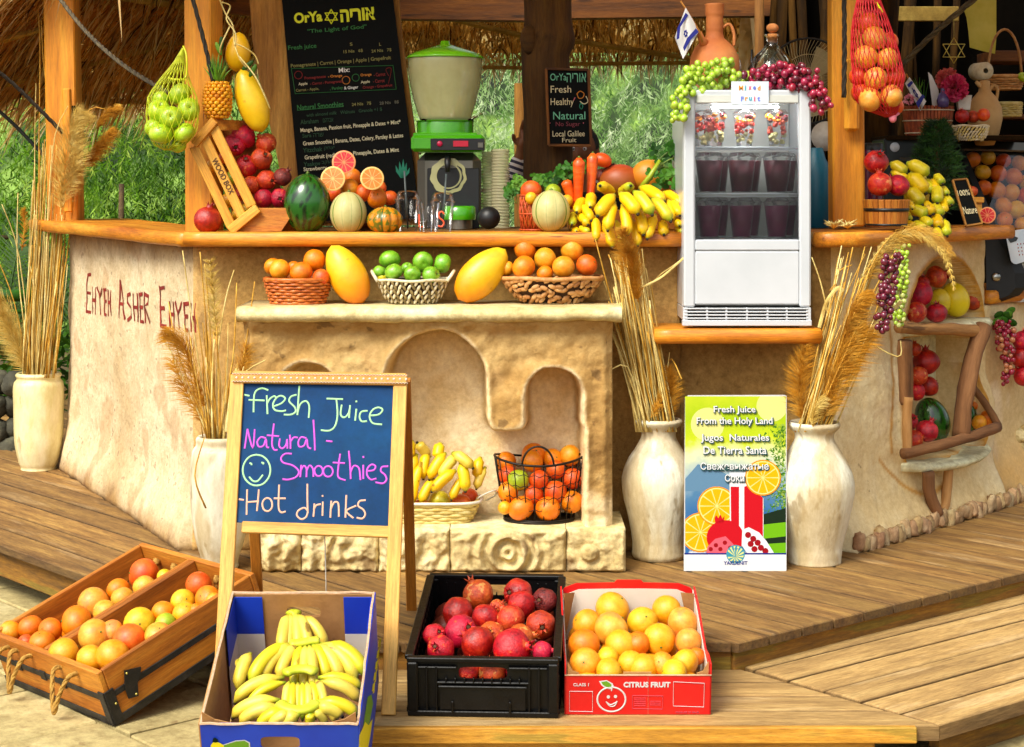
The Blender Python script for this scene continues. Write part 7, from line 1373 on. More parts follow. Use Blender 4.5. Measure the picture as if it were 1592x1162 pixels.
heap([[(505, 672, 56, 'r')], [(212, 738, 56, 'r'), (322, 700, 66, 'Y', facing(.05, -.3)), (455, 712, 58, 'r')]], 'of the cream tray basket', 'easel', TB, zb5, at_depth(5.95, 5.892))
BN = [(160, 330, 150, 430, 50), (265, 430, 190, 345, 62), (185, 410, 145, 600, 62), (250, 395, 225, 560, 58), (130, 400, 120, 560, 60), (330, 345, 312, 435, 62), (570, 430, 550, 555, 58), (600, 490, 545, 620, 52), (215, 460, 158, 722, 56), (360, 405, 262, 562, 64), (435, 415, 322, 555, 64), (290, 560, 210, 705, 58), (470, 550, 395, 685, 52), (400, 405, 522, 495, 64), (450, 460, 478, 635, 66), (420, 510, 278, 635, 66)]
t = thing('banana_bunch', P(690, 800, 5.9), 'speckled bananas heaped in the cream tray basket inside the shelf unit', 'bananas', 'bunches of bananas'); boost_banana(t, zb5, BN, lambda i, p, e: 5.94 - .006 * i - (.03 if e else 0), 'banana_skin', ['banana_skin', 'banana_pale', 'banana_skin'], bul=.16)
t = thing('wire_basket', P(838, 812, 5.9), 'oval black wire basket with a loop handle, full of oranges', 'basket'); wc = V((P(838, 0, 5.9).x, 5.9, kz0)); M('black_iron', ['#120e0a', '#2a2018'], scale=20, rough=.45, metal=.5)
def wel(s, a): r_ = .118 + .034 * s; return wc + V((r_ * cos(a), r_ * .72 * sin(a), .005 + (.195 + .02 * abs(cos(a)) ** 2) * s))
for k in range(26): a = 2 * pi * k / 26; m = MB(); m.tube([wel(s / 4, a) for s in range(5)], .0019, 5); part(t, 'upright_wire', m, 'black_iron')
for s in (.22, .42, .62, .82): m = MB(); m.tube([wel(s, 2 * pi * k / 104) + V((0, 0, .0035 * cos(26 * 2 * pi * k / 104))) for k in range(105)], .0013, 4, 0, False); part(t, 'wavy_wire', m, 'black_iron')
for s, w in ((1, .0042), (0, .0045), (.03, .003)): m = MB(); m.tube([wel(s, 2 * pi * k / 48) for k in range(49)], w, 6, 0, False); part(t, 'ring', m, 'black_iron')
m = MB(); hx = wc + V((-.005, -.09, .20)); m.tube([hx + V((.053 * cos(a), -.012, .065 * sin(a))) for a in [pi * k / 14 for k in range(15)]], .0036, 7); part(t, 'handle', m, 'black_iron'); m = MB(); m.lathe([(0, .003), (.115, .004)], 30, wc, sy=.72); part(t, 'bottom_plate', m, 'black_iron')
WB_ = 'oranges in the black wire basket'
heap([[(722, 462, 67, 'o'), (888, 412, 70, 'o'), (1005, 440, 62, 'o'), (1108, 420, 66, 'y')], [(735, 540, 60, 'r'), (880, 455, 68, 'o'), (1022, 505, 60, 'r'), (1125, 560, 64, 'r')], [(735, 640, 64, 'o'), (797, 568, 66, 'g'), (920, 565, 58, 'r'), (890, 655, 60, 'r'), (1020, 640, 70, 'r'), (1120, 700, 68, 'o')], [(715, 735, 40, 'y'), (812, 738, 76, 'o'), (975, 742, 78, 'o')]], 'in the wire basket', 'tray basket', WB_, zb5, at_depth(5.96, 5.845))
# vases and dried reeds on the deck
def vase(px, Y, prof, label, mat, top_c=None):
 k = Y / F; x = P(px, 0, Y).x; t = thing('floor_vase', (x, Y, DZ), label, 'vase', 'tall pale clay vases'); m = MB(); zb_ = P(0, prof[-1][1], Y).z; dz = DZ - zb_
 pr = [(r * k, CZ - (y - HY) * k + dz) for r, y in prof]; top = pr[0]; inner = [(top[0] * .55, top[1] - .1), (top[0] * .72, top[1] - .03), (top[0] * .86, top[1] - .004)]
 pr2 = []
 for i in range(len(pr) - 1):
  for j in range(4): s = j / 4; p0 = pr[max(0, i - 1)]; p1 = pr[i]; p2 = pr[i + 1]; p3 = pr[min(len(pr) - 1, i + 2)]; f = lambda a, b, c, d: .5 * (2 * b + (c - a) * s + (2 * a - 5 * b + 4 * c - d) * s * s + (3 * b - a - 3 * c + d) * s ** 3); pr2.append((f(p0[0], p1[0], p2[0], p3[0]), f(p0[1], p1[1], p2[1], p3[1])))
 pr2.append(pr[-1]); sd0 = rnd.uniform(0, 50)
 m.lathe(inner + pr2 + [(0, pr[-1][1])], 44, (x, Y, 0), wob=lambda a, z, i: 1 + .012 * fbm(cos(a) + sd0, sin(a), z * 6, 1.3) + .004 * sin(z * 160)); part(t, 'vase_body', m, mat); return V((x, Y, top[1]))
v1 = vase(1024, 5.97, [(33, 660), (37, 664), (34, 670), (28, 676), (27, 688), (35, 704), (49, 726), (57, 752), (55, 780), (48, 812), (42, 842), (41, 860), (42, 870), (39, 876)], 'bulbous white clay vase between the shelf unit and the juice poster', 'vase_white')
v2 = vase(1266, 5.90, [(38, 662), (40, 667), (37, 673), (31, 680), (31, 690), (40, 706), (54, 730), (62, 758), (60, 785), (52, 820), (44, 850), (42, 868), (41, 880)], 'bulbous white clay vase under the cream end wall, behind the poster edge', 'vase_white')
v3 = vase(342, 5.80, [(34, 674), (37, 678), (37, 688), (43, 698), (46, 730), (45, 780), (39, 830), (30, 860), (28, 870), (29, 876), (27, 880)], 'tall white clay vase half hidden behind the blue chalkboard easel', 'vase_white')
v4 = vase(60, 7.8, [(32, 580), (35, 584), (33, 590), (38, 600), (38, 640), (36, 690), (30, 718), (27, 726), (27, 730)], 'yellowish cylindrical vase by the rock wall at the end of the bar', 'vase_yellow')
def reed_bunch(base, label, stalks, plumes, Yr, seed, mats=('straw', 'straw_pale'), n_auto=0, auto=None, leaves=()):
 r = random.Random(seed); t = thing('dried_reeds', base, label, 'dried reeds', 'dried reed arrangements'); nb = 0
 def stalk(pts, w): m = MB(); pp = smooth_pts(pts, 4) if len(pts) > 2 else bez(pts[0], (pts[0] + pts[1]) / 2 + V((r.gauss(0, .012), r.gauss(0, .01), 0)), pts[1], 6); m.tube(pp, [w * (1 - .5 * i / len(pp)) for i in range(len(pp))], 5); part(t, 'stalk', m, mats[0] if r.random() < .6 else mats[1])
 for st in stalks: stalk([P(x, y, Yr + dy) for x, y, dy in st], .0035)
 for k in range(n_auto):
  (xa, xb, ya, yb), (x0, x1), yy = auto; s = r.random(); xt = xa + (xb - xa) * s + r.gauss(0, 3); xs_ = x0 + (x1 - x0) * (s + r.gauss(0, .15)); stalk([P(xs_, yy, Yr + r.uniform(-.04, .05)), P(xt, r.uniform(ya, yb), Yr + r.uniform(-.08, .08))], r.uniform(.0018, .0042))
 for pts, w, L, mt, n in plumes:
  ax = smooth_pts([P(x, y, Yr + dy) for x, y, dy in pts], 6); m = MB(); m.tube(ax, [.002] * len(ax), 4)
  for k in range(int(n * 1.7)):
   i = r.randrange(1, len(ax) - 1); s = i / len(ax); d = (ax[i + 1] - ax[i - 1]).normalized(); sd_ = V((r.gauss(0, 1), r.gauss(0, .6), r.gauss(0, 1))); sd_ = (sd_ - d * sd_.dot(d)).normalized(); env = (sin(pi * min(1, s * .85 + .12)) ** .7); ll = L * r.uniform(.6, 1.15) * env
   p0 = ax[i]; p1 = p0 + (d * r.uniform(.5, 1) + sd_ * r.uniform(.2, .75) + V((r.gauss(0, .12), 0, r.gauss(0, .12)))).normalized() * ll * .55; p2 = p1 + (d * .7 + sd_ * .25 + V((0, 0, -.55))).normalized() * ll * .5; q_ = d.cross(V((0, -1, 0))).normalized() * .0006;
   m.add([p0 - q_, p0 + q_, p1 + q_ * .8, p1 - q_ * .8, p2], [(0, 1, 2, 3), (3, 2, 4)], 0, None, 0, False)
   q2 = V((0, 0, .0007)); m.add([p0 - q2, p0 + q2, p1 + q2, p1 - q2, p2], [(0, 1, 2, 3), (3, 2, 4)], 0, None, 0, False)
  part(t, 'plume', m, mt, kind='stuff')
 for pts, w in leaves:
  pp = smooth_pts([P(x, y, Yr + dy) for x, y, dy in pts], 5); m = MB(); ribbon(m, pp, w, (0, -1, .1)); n = len(pp); part(t, 'leaf', m, 'straw_pale')
 return t
reed_bunch(v4, 'tall sheaf of dried reeds with golden pampas plumes in the yellowish vase', [[(62, 584, 0), (60, 300, 0), (62, 60, 0), (52, -20, .1)], [(55, 584, 0), (54, 250, 0), (56, 130, 0)], [(50, 584, 0), (30, 400, -.05), (3, 318, -.1)], [(46, 584, 0), (22, 470, 0), (-5, 400, 0)], [(75, 584, 0), (84, 380, 0), (90, 210, 0), (70, 120, 0), (64, 30, 0)], [(48, 584, 0), (28, 420, 0), (28, 300, 0)], [(66, 584, 0), (80, 250, -.1), (106, 165, -.15)], [(70, 584, 0), (98, 420, 0), (101, 330, 0), (110, 300, .05)], [(84, 584, 0), (96, 500, -.05), (98, 440, -.08)], [(70, 584, 0), (104, 400, -.05), (130, 190, -.1), (165, 170, -.1)]],
 [([(95, 330, -.1), (100, 270, -.1), (112, 210, -.1), (125, 180, -.1)], 1, .13, 'plume_pale', 900), ([(100, 310, -.1), (108, 290, -.1), (118, 250, -.12), (122, 215, -.1)], 1, .10, 'plume_pale', 600), ([(42, 580, 0), (28, 540, 0), (10, 500, 0), (-12, 450, 0)], 1, .13, 'plume_pale', 900), ([(130, 262, 0), (150, 235, 0), (175, 205, 0)], 1, .08, 'plume', 500), ([(150, 200, .1), (165, 180, .1), (184, 168, .1)], 1, .06, 'plume', 300), ([(34, 390, -.05), (38, 350, -.05), (36, 325, -.05)], 1, .04, 'plume', 160)],
 7.75, 21, n_auto=90, auto=((50, 104, 200, 470), (42, 80), 588))
reed_bunch(v3, 'dried reeds with dark feathery heads in the vase behind the easel', [[(330, 680, 0), (305, 540, 0), (284, 390, 0)], [(332, 680, 0), (322, 520, 0), (311, 392, 0)], [(335, 680, 0), (326, 500, 0), (318, 410, 0)], [(338, 680, 0), (338, 560, 0), (350, 470, 0), (364, 420, 0)], [(340, 680, 0), (362, 560, 0), (368, 440, 0)], [(348, 680, 0), (378, 560, 0), (396, 438, 0)], [(325, 680, 0), (290, 600, 0), (262, 540, 0), (248, 525, 0)], [(330, 680, 0), (280, 560, 0), (262, 470, .05)], [(345, 680, 0), (372, 590, -.05), (413, 560, -.1)], [(320, 790, -.12), (303, 740, -.14), (318, 680, -.1)]],
 [([(322, 640, 0), (300, 580, 0), (285, 540, 0), (262, 520, 0)], 1, .10, 'plume', 420), ([(318, 660, 0), (290, 610, 0), (268, 560, 0)], 1, .08, 'plume', 200), ([(338, 530, 0), (332, 470, 0), (326, 405, 0)], 1, .05, 'plume_pale', 420), ([(362, 640, 0), (376, 580, 0), (384, 540, 0)], 1, .07, 'plume', 240)], 5.78, 22, n_auto=34, auto=((288, 380, 480, 620), (322, 352), 684), leaves=(([(352, 670, -.04), (360, 610, -.05), (368, 575, -.05)], .012),))
reed_bunch(v1, 'sheaf of pale straight reeds leaning up towards the bananas', [[(1020, 668, 0), (985, 500, 0), (946, 396, 0)], [(1010, 668, 0), (965, 520, 0), (925, 370, -.05)], [(1030, 668, 0), (1040, 560, 0), (1060, 590, -.1)], [(1028, 668, 0), (1035, 600, 0), (1041, 548, 0)], [(1005, 668, 0), (972, 560, 0), (948, 508, 0)], [(1010, 660, 0), (1000, 470, 0), (1058, 405, -.05)], [(1000, 660, 0), (975, 570, -.05), (930, 590, -.12)]],
 [([(992, 470, -.04), (985, 430, -.05), (978, 400, -.06), (968, 360, -.08)], 1, .08, 'plume', 800), ([(1038, 655, 0), (1044, 610, 0), (1040, 575, 0)], 1, .06, 'plume', 420), ([(1012, 650, -.03), (1022, 630, -.03), (1030, 610, -.03)], 1, .04, 'plume', 120)], 5.94, 23, mats=('straw_pale', 'straw'), n_auto=95, auto=((948, 1010, 385, 520), (1000, 1046), 672), leaves=(([(1000, 446, -.05), (1030, 430, -.06), (1062, 402, -.06)], .007),))
reed_bunch(v2, 'sweeping dried reeds and brown pampas leaning over the cream wall', [[(1262, 668, 0), (1300, 540, -.02), (1362, 400, -.02), (1392, 362, 0)], [(1255, 668, 0), (1290, 520, 0), (1345, 395, 0)], [(1270, 668, 0), (1320, 500, 0), (1355, 384, 0)], [(1250, 660, 0), (1272, 540, 0), (1300, 448, 0), (1290, 452, -.02)], [(1290, 500, .02), (1276, 440, .02), (1262, 400, .02)], [(1262, 668, -.04), (1310, 560, -.06), (1350, 470, -.06), (1392, 390, -.04)], [(1330, 520, -.02), (1395, 555, -.06), (1400, 530, -.05)], [(1300, 500, 0), (1300, 430, .04), (1325, 412, .05)]],
 [([(1250, 660, 0), (1243, 600, 0), (1252, 540, 0)], 1, .08, 'plume', 600), ([(1280, 655, -.03), (1302, 590, -.04), (1330, 540, -.05), (1340, 520, -.05)], 1, .11, 'plume', 1100), ([(1300, 590, -.03), (1318, 530, -.04), (1335, 480, -.06)], 1, .09, 'plume', 500), ([(1315, 520, -.05), (1332, 480, -.07), (1350, 462, -.08)], 1, .07, 'plume', 320), ([(1330, 450, 0), (1365, 392, 0), (1400, 365, 0), (1440, 372, -.02), (1470, 400, -.03), (1484, 452, -.04)], 1, .038, 'plume_pale', 420), ([(1345, 440, 0), (1380, 385, 0), (1415, 362, 0), (1450, 368, -.02), (1478, 395, -.03)], 1, .07, 'straw', 500), ([(1262, 662, -.05), (1268, 640, -.05), (1280, 622, -.05)], 1, .05, 'plume_pale', 200)],
 5.86, 24, mats=('straw_pale', 'straw'), n_auto=55, auto=((1300, 1395, 375, 520), (1246, 1290), 672), leaves=(([(1274, 508, -.04), (1285, 470, -.05), (1302, 448, -.05), (1310, 452, -.05)], .012), ([(1400, 470, -.02), (1380, 490, -.04), (1350, 515, -.06)], .012)))
# juice poster
XP = plane3(P(1063, 888, 5.765), P(1223, 888, 5.765), P(1223, 615, 5.875));
ps = thing('juice_poster', XP.hit(1143, 888), 'bright juice poster with orange slices standing on the deck between two vases', 'poster')
SETD = .62
M('poster_back', '#e8e8e4', rough=.5); M('poster_grad', ['#f6f8f8', '#3a78b8', '#2c6ab0', '#5a8cb4', '#a8c4d0', '#f4f8c0', '#d8e828', '#b8d818', '#d2e42a'], tattr=(0, .02, .20, .36, .5, .62, .72, .86, 1), scale=30, rough=.65, spec=.1, detail=2)
m = MB(); cr_ = 4; m.prism([XP.hit(x, y) for x, y in ((1063, 888), (1220, 889), (1223, 886), (1223, 616), (1220, 614.5), (1070, 615), (1065, 620))], (0, .004, .0003)); part(ps, 'sheet', m, 'poster_back')
def clipr(pts, r=(1065.2, 1221.8, 616.5, 860.5)):
 pts = [V((x, y, 0)) for x, y in pts]
 for n_, d_ in ((V((-1, 0, 0)), -r[0]), (V((1, 0, 0)), r[1]), (V((0, -1, 0)), -r[2]), (V((0, 1, 0)), r[3])): pts = clip_poly(pts, n_, d_) if pts else pts
 return [(p.x, p.y) for p in pts]
def art(polys, mat, off, par=ps, name='drawing', pl=XP, clip=True, tf=None):
 m = MB()
 for q_ in polys:
  q_ = clipr(q_) if clip else q_
  if len(q_) >= 3: L = [pl.hit(x, y, off) for x, y in q_]; m.add(L, [tuple(range(len(L)))], 0, None, [tf(*p) for p in q_] if tf else 0., False)
 return part(par, name, m, mat)
m = MB(); n = 20; vs = []; ts = []
for j in range(n + 1):
 y = 616.5 + (860.5 - 616.5) * j / n
 for i in range(n + 1): x = 1065.2 + (1221.8 - 1065.2) * i / n; vs.append(XP.hit(x, y, .0006)); ts.append(max(0, min(1, 1 - (y - 616) / 245 + .02 * sin(x * .12))))
m.add(vs, [(j * (n + 1) + i, j * (n + 1) + i + 1, (j + 1) * (n + 1) + i + 1, (j + 1) * (n + 1) + i) for j in range(n) for i in range(n)], 0, None, ts, False); part(ps, 'print', m, 'poster_grad')
for nm, c in (('pr_yellow', '#ffc000'), ('pr_rind', '#ff9c00'), ('pr_pulp', '#ffd428'), ('pr_red', '#d81020'), ('pr_darkred', '#a80c18'), ('pr_white', '#f8f8f8'), ('pr_leaf', '#4a8a20'), ('pr_leaf2', '#a8c850'), ('pr_dark', '#182c18'), ('pr_navy', '#20308c'), ('pr_lime', '#78c010'), ('pr_shadow', '#2c5a5a'), ('pr_hill', '#6a94b4'), ('pr_pink', '#f06878'), ('pr_sun', '#f0f090'), ('pr_teal', '#40a0b8')): M(nm, c, rough=.65, spec=.1)
SETD = .6
circ = lambda cx_, cy_, r_, n=26, ry=None: [(cx_ + r_ * cos(2 * pi * k / n), cy_ + (ry or r_) * sin(2 * pi * k / n)) for k in range(n)]
art([[(1065, 745), (1085, 722), (1110, 728), (1135, 740), (1160, 748), (1160, 762), (1065, 764)]], 'pr_hill', .0009)
r = random.Random(3); art([[(x + r.uniform(-4, 4), y + r.uniform(-4, 4)) for _ in range(3)] for x, y in [(1222 - abs(r.gauss(0, 14)), r.uniform(662, 806)) for _ in range(420)]], 'pr_leaf', .0010); art([[(x + r.uniform(-2.5, 2.5), y + r.uniform(-2.5, 2.5)) for _ in range(3)] for x, y in [(1221 - abs(r.gauss(0, 12)), r.uniform(660, 790)) for _ in range(320)]], 'pr_leaf2', .0013)
art([[(1186, 800), (1222, 790), (1222, 815), (1186, 818)], [(1190, 836), (1222, 832), (1222, 846), (1190, 848)]], 'pr_dark', .0012); art([[(1186, 816), (1222, 812), (1222, 834), (1186, 838)], [(1190, 846), (1222, 844), (1222, 861), (1190, 861)]], 'pr_lime', .0014)
def pslice(cx_, cy_, r_, o):
 art([circ(cx_, cy_, r_)], 'pr_rind', o); art([circ(cx_, cy_, r_ * .93)], 'pr_sun', o + .0002)
 art([[(cx_ + 1.5 * cos((k + .5) * pi / 5), cy_ + 1.5 * sin((k + .5) * pi / 5))] + [(cx_ + r_ * .86 * cos((k + .06 + .88 * j / 5) * pi / 5), cy_ + r_ * .86 * sin((k + .06 + .88 * j / 5) * pi / 5)) for j in range(6)] for k in range(10)], 'pr_yellow', o + .0004)
art([circ(1100, 660, 26)], 'pr_sun', .0009); art([circ(1200, 632, 24)], 'pr_sun', .0009)
pslice(1089, 828, 31, .0016); pslice(1114.5, 787, 30.5, .0024)
art([[(1134, 735), (1160, 735), (1162, 752), (1187, 775), (1187, 850), (1135, 850)]], 'pr_white', .0032); art([[(1136, 757), (1149, 757), (1149, 850), (1137, 850)], [(1157, 757), (1162, 755), (1186, 774), (1186, 840), (1157, 850)]], 'pr_red', .0035)
pslice(1186, 743, 28, .0038)
art([circ(1127.5, 836, 29, 30, 27), [(1111, 806), (1113, 801), (1117, 806), (1120, 800), (1123, 807), (1126, 802), (1125, 813), (1112, 813)]], 'pr_red', .0046); art([[(1100, 850), (1112, 838), (1128, 834), (1140, 846), (1148, 861), (1098, 861)]], 'pr_pink', .0049)
art([[(1154, 824), (1164, 820), (1180, 828), (1192, 842), (1204, 861), (1162, 861), (1153, 848)]], 'pr_white', .0050); art([circ(1163 + dx, 832 + dy, 5, 8) for dx, dy in ((0, 0), (8, 6), (4, 14), (15, 12), (20, 20), (10, 22), (27, 25))] + [circ(1105 + dx, 848 + dy, 3.5, 8) for dx, dy in ((0, 6), (8, 0), (15, 6), (22, -4), (30, 4))], 'pr_darkred', .0053)
art([[(1063.5, 860.5), (1222.5, 860.5), (1222.5, 888), (1063.5, 888)]], 'pr_white', .0054, clip=False); art([[(1064, 860), (1222.5, 860), (1222.5, 862.5), (1064, 862.5)]], 'pr_navy', .0056, clip=False)
art([circ(1143.5, 862, 14.5)], 'pr_teal', .0058, clip=False); art([[(1143.5, 866)] + [(1143.5 + 13 * cos(a), 862 + 13 * sin(a)) for a in (R(200 + 28 * k), R(214 + 28 * k))] for k in range(12)], 'pr_sun', .0061, clip=False); art([[(1142.8, 850), (1144.2, 850), (1144.2, 866), (1142.8, 866)], [(1138, 853), (1149, 853), (1149, 854.4), (1138, 854.4)]], 'pr_teal', .0063, clip=False)
for b_, x, y, w, h in (('Fresh Juice', 1142, 638, 65, 13), ('From the Holy Land', 1142, 656, 118, 13.5), ('Jugos  Naturales', 1142.5, 682, 106, 13.5), ('De Tierra Santa', 1142.5, 700, 98, 12), ('Свежевыжатые', 1142, 725, 106, 11), ('Соки', 1142, 743.5, 30, 11)):
 fit_text(ps, b_, 'pr_shadow', x + .9, y + 1, w + 2, XP, (1, 0, 0), off=.0064, bold=.0045, hpx=h + 1.4); fit_text(ps, b_, 'pr_white', x, y, w, XP, (1, 0, 0), off=.0076, bold=.0012, hpx=h)
fit_text(ps, 'YARDENIT', 'pr_navy', 1143.5, 875.5, 37, XP, (1, 0, 0), off=.0064, bold=.002, hpx=5.5)
SETD = .84
# blue chalkboard easel
FLp, FRp, TRp, TLp = P(338, 1112, 4.47), P(603, 1112, 4.47), P(632, 583, 4.75), P(368, 577, 4.75)
EP = plane3(FLp, FRp, (TRp + TLp) / 2); es = thing('chalkboard_easel', (FLp + FRp) / 2, 'pine framed easel with a blue chalkboard offering fresh juice and hot drinks', 'easel')
M('board_blue', ['#04305c', '#073c70', '#0a4a7e'], grit=.12, spots2=('#4a7098', 1.6, .56, .22), scale=3, rough=.7, spec=.2); M('lace_orange', ['#e08c3c', '#f0a85c'], scale=60, rough=.8)
ez = TR(300, 560, 3.4167)
def leg(parent, a, b, w, th, mat, nrm, nm='leg'): m = MB(); m.board(a, b, w, th, nrm, .002); return part(parent, nm, m, mat)
leg(es, EP.hit(*ez(238, 80), 0), EP.hit(341, 1112, 0), .037, .020, 'pine', EP.n); leg(es, EP.hit(*ez(1103, 95), 0), EP.hit(604, 1112, 0), .037, .020, 'pine', EP.n)
leg(es, EP.hit(*ez(262, 888), .0), EP.hit(*ez(1062, 915), .0), .030, .018, 'pine', EP.n, 'rail'); leg(es, EP.hit(*ez(215, 92), .003), EP.hit(*ez(1132, 106), .003), .033, .024, 'pine', EP.n, 'rail')
m = MB(); m.prism([EP.hit(*ez(x, y), .001) for x, y in ((262, 118), (1078, 128), (1046, 888), (232, 862))], EP.n * -.006); part(es, 'board_panel', m, 'board_blue')
m = MB(); m.prism([EP.hit(*ez(x, y), .017) for x, y in ((213, 68), (1136, 76), (1132, 124), (213, 112))], EP.n * -.001); part(es, 'lace_band', m, 'lace_orange')
m = MB()
for k in range(58):
 x = 215 + (1132 - 215) * k / 57;
 for yy in (70, 116): y = yy + (k / 57) * 9; ribbon(m, [EP.hit(*ez(x - 8, y), .0185), EP.hit(*ez(x, y + (6 if yy == 70 else -6)), .0185), EP.hit(*ez(x + 8, y), .0185)], .0018, EP.n)
 if k % 2: m.ball(EP.hit(*ez(x, 93 + k / 57 * 9), .018), (.0035, .001, .0035), 6, 4)
part(es, 'lace_trim', m, 'wicker_white', kind='stuff')
for (x0, y0), (x1, y1), Y0, Y1 in (((385, 600), (402, 912), 4.80, 5.24), ((630, 590), (640, 905), 4.80, 5.24)):
 a, b = P(x0, y0, Y0), P(x1, y1, Y1); b.z = DZ + .002; b.x = P(x1, y1, Y1).x; leg(es, a, b, .030, .020, 'pine_side', (0, 1, .3))
m = MB(); a = P(*ez(700, 925), 4.68); m.tube([a, a + V((0, .06, -.28))], .0016, 5); part(es, 'cord', m, 'wicker_white')
def ch(lines, mat):
 L = []
 for st in lines.strip().split('|'): L.append([tuple(map(float, q_.split(','))) for q_ in st.split()])
 strokes(es, L, mat, EP, .0045, .0016, ez)
def cl(cx_, cy_, rx, ry): return ' '.join(f'{cx_ + rx * cos(2 * pi * k / 14 - 1.6):.0f},{cy_ + ry * sin(2 * pi * k / 14 - 1.6):.0f}' for k in range(15))
M('chalk_green', '#b8f0b0', rough=.9, scale=300, bump=.3); M('chalk_magenta', '#e060e0', rough=.9, scale=300, bump=.3); M('chalk_peach', '#f8c0a0', rough=.9, scale=300, bump=.3)
ch('275,185 298,190|398,160 370,150 340,160 325,190 322,275|298,212 378,215|392,190 394,235 396,285|396,228 410,205 432,192 442,200|432,245 470,230 490,205 470,190 445,200 425,235 435,265 470,272 492,268|548,185 520,195 512,220 540,250 545,275 520,290 485,290|565,140 560,210 555,290|555,285 570,235 600,218 618,245 615,305|712,205 795,208|762,208 768,290 755,350 725,375 682,373|790,240 785,290 805,305 828,280 835,240 832,270 830,305|868,262 865,290 862,320|868,218 868,222|925,270 895,275 885,300 895,325 922,325|940,295 985,290 1008,265 985,252 955,265 938,300 955,335 1002,342', 'chalk_green')
ch('290,368 282,420 275,468|290,368 318,468 328,370|385,415 360,410 342,435 350,460 375,455 388,420 392,460 402,465|430,340 420,440 430,475 447,478|395,400 455,405|462,420 458,455 475,470 495,450 500,420 502,468|515,400 518,435 518,470|518,435 535,412 555,412|600,415 575,410 560,435 565,460 590,455 605,420 610,460 625,470|640,320 645,400 648,478|710,430 738,433', 'chalk_magenta')
ch(cl(338, 585, 73, 82) + '|300,622 320,643 345,642 370,612|303,548 310,551 311,556|366,545 374,547 373,552', 'chalk_green')
ch('522,498 490,498 468,520 480,545 530,560 562,590 550,620 510,635 478,633|575,560 573,590 570,620|572,590 588,562 603,578 603,620|603,590 620,560 638,580 640,618|' + cl(668, 590, 22, 27) + '|' + cl(718, 592, 25, 28) + '|782,500 770,590 775,625 808,638|745,545 805,548|828,485 835,560 838,630|838,595 855,562 882,575 890,635|905,560 905,595 905,630|905,513 906,518|925,590 960,585 970,565 950,555 928,575 925,610 945,635 972,630|1035,565 1005,568 998,590 1020,610 1028,635 1010,655 972,650', 'chalk_magenta')
ch('245,740 268,743|288,690 286,760 285,820|350,690 345,750 340,800|288,755 348,750|' + cl(395, 768, 26, 35) + '|458,665 455,740 456,790 470,810 490,805|432,735 490,735|608,660 608,740 610,810|607,797 590,785 560,800 552,825 575,845 600,835 610,808|645,765 643,800 640,830|643,792 655,772 677,766|690,755 689,790 688,825|688,720 689,724|735,750 732,795 730,835|732,792 750,757 772,762 775,830|815,720 812,780 810,835|865,775 815,802 850,838|915,745 885,750 878,775 905,795 915,820 900,842 872,838', 'chalk_peach')
# panels with holes
def holed(o, ux, uy, w, h, th, hole, n=40):
 """panel from corner o along ux (w) and uy (h), thickness th along uz, with a rounded hole (cx, cy, rx, ry)"""
 o = V(o); ux = V(ux).normalized(); uy = V(uy).normalized(); uz = ux.cross(uy); cx_, cy_, rx, ry = hole; A = []; B = []
 for k in range(n):
  a = 2 * pi * (k + .5) / n; c_, s_ = cos(a), sin(a); e = 5; q_ = (abs(c_) ** e + abs(s_) ** e) ** (-1 / e); B.append((cx_ + rx * c_ * q_, cy_ + ry * s_ * q_))
  t_ = min(((w - cx_) if c_ > 0 else cx_) / max(1e-9, abs(c_)), ((h - cy_) if s_ > 0 else cy_) / max(1e-9, abs(s_))); A.append((cx_ + c_ * t_, cy_ + s_ * t_))
 for c0_ in ((0, 0), (w, 0), (w, h), (0, h)):
  k = min(range(n), key=lambda i: (A[i][0] - c0_[0]) ** 2 + (A[i][1] - c0_[1]) ** 2); A[k] = c0_
 m = MB(); T = lambda p, d: o + ux * p[0] + uy * p[1] + uz * d; vs = [T(p, 0) for p in A] + [T(p, 0) for p in B] + [T(p, th) for p in A] + [T(p, th) for p in B]; fs = []
 for k in range(n):
  j = (k + 1) % n; fs += [(k, j, n + j, n + k), (2 * n + k, 3 * n + k, 3 * n + j, 2 * n + j), (n + k, n + j, 3 * n + j, 3 * n + k), (k, 2 * n + k, 2 * n + j, j)]
 m.add(vs, fs, 0, [(p - o).to_tuple() for p in vs], 0., False); return m
def flat(o, ux, uy, w, h, th):
 o = V(o); ux = V(ux).normalized(); uy = V(uy).normalized(); uz = ux.cross(uy); m = MB(); m.box(o + ux * w / 2 + uy * h / 2 + uz * th / 2, (w, h, th), Matrix((ux, uy, uz)).transposed(), min(.001, th * .3)); return m
# blue banana box
M('cardboard', ['#9a6a38', '#b8854c', '#c8965c'], scale=8, rough=.8, bump=.3, bscale=80); M('card_edge', ['#c8a078', '#e0c0a0'], scale=90, rough=.9); M('card_blue', ['#0c34b8', '#1444d0'], scale=6, rough=.5); M('card_print_white', ['#d8d0c0', '#ece4d6'], scale=6, rough=.6); M('print_yellow', '#f5e400', rough=.5); M('print_green', '#6aa01c', rough=.5)
bx = thing('banana_box', (-.533, 4.25, 0), 'open blue cardboard box of bananas tilted against the wooden step', 'box')
AX, AY, AZ = V((1, 0, 0)), V((0, .923, .384)).normalized(), V((0, -.384, .923)).normalized(); O = V((-.714, 4.08, .004)); BW, BL, BH = .362, .5, .28
part(bx, 'front_panel', holed(O, AX, AZ, BW, BH, -.004, (BW * .5, BH - .055, .045, .018)), 'card_blue')
part(bx, 'left_panel', flat(O + AY * BL, -AY, AZ, BL, BH, .004), 'cardboard');
m = flat(O + AX * BW, AY, AZ, BL, BH, .004); part(bx, 'right_panel', m, 'card_blue'); m = flat(O + AX * (BW - .0015) + AY * .004, AY, AZ, BL - .008, BH - .002, -.001);
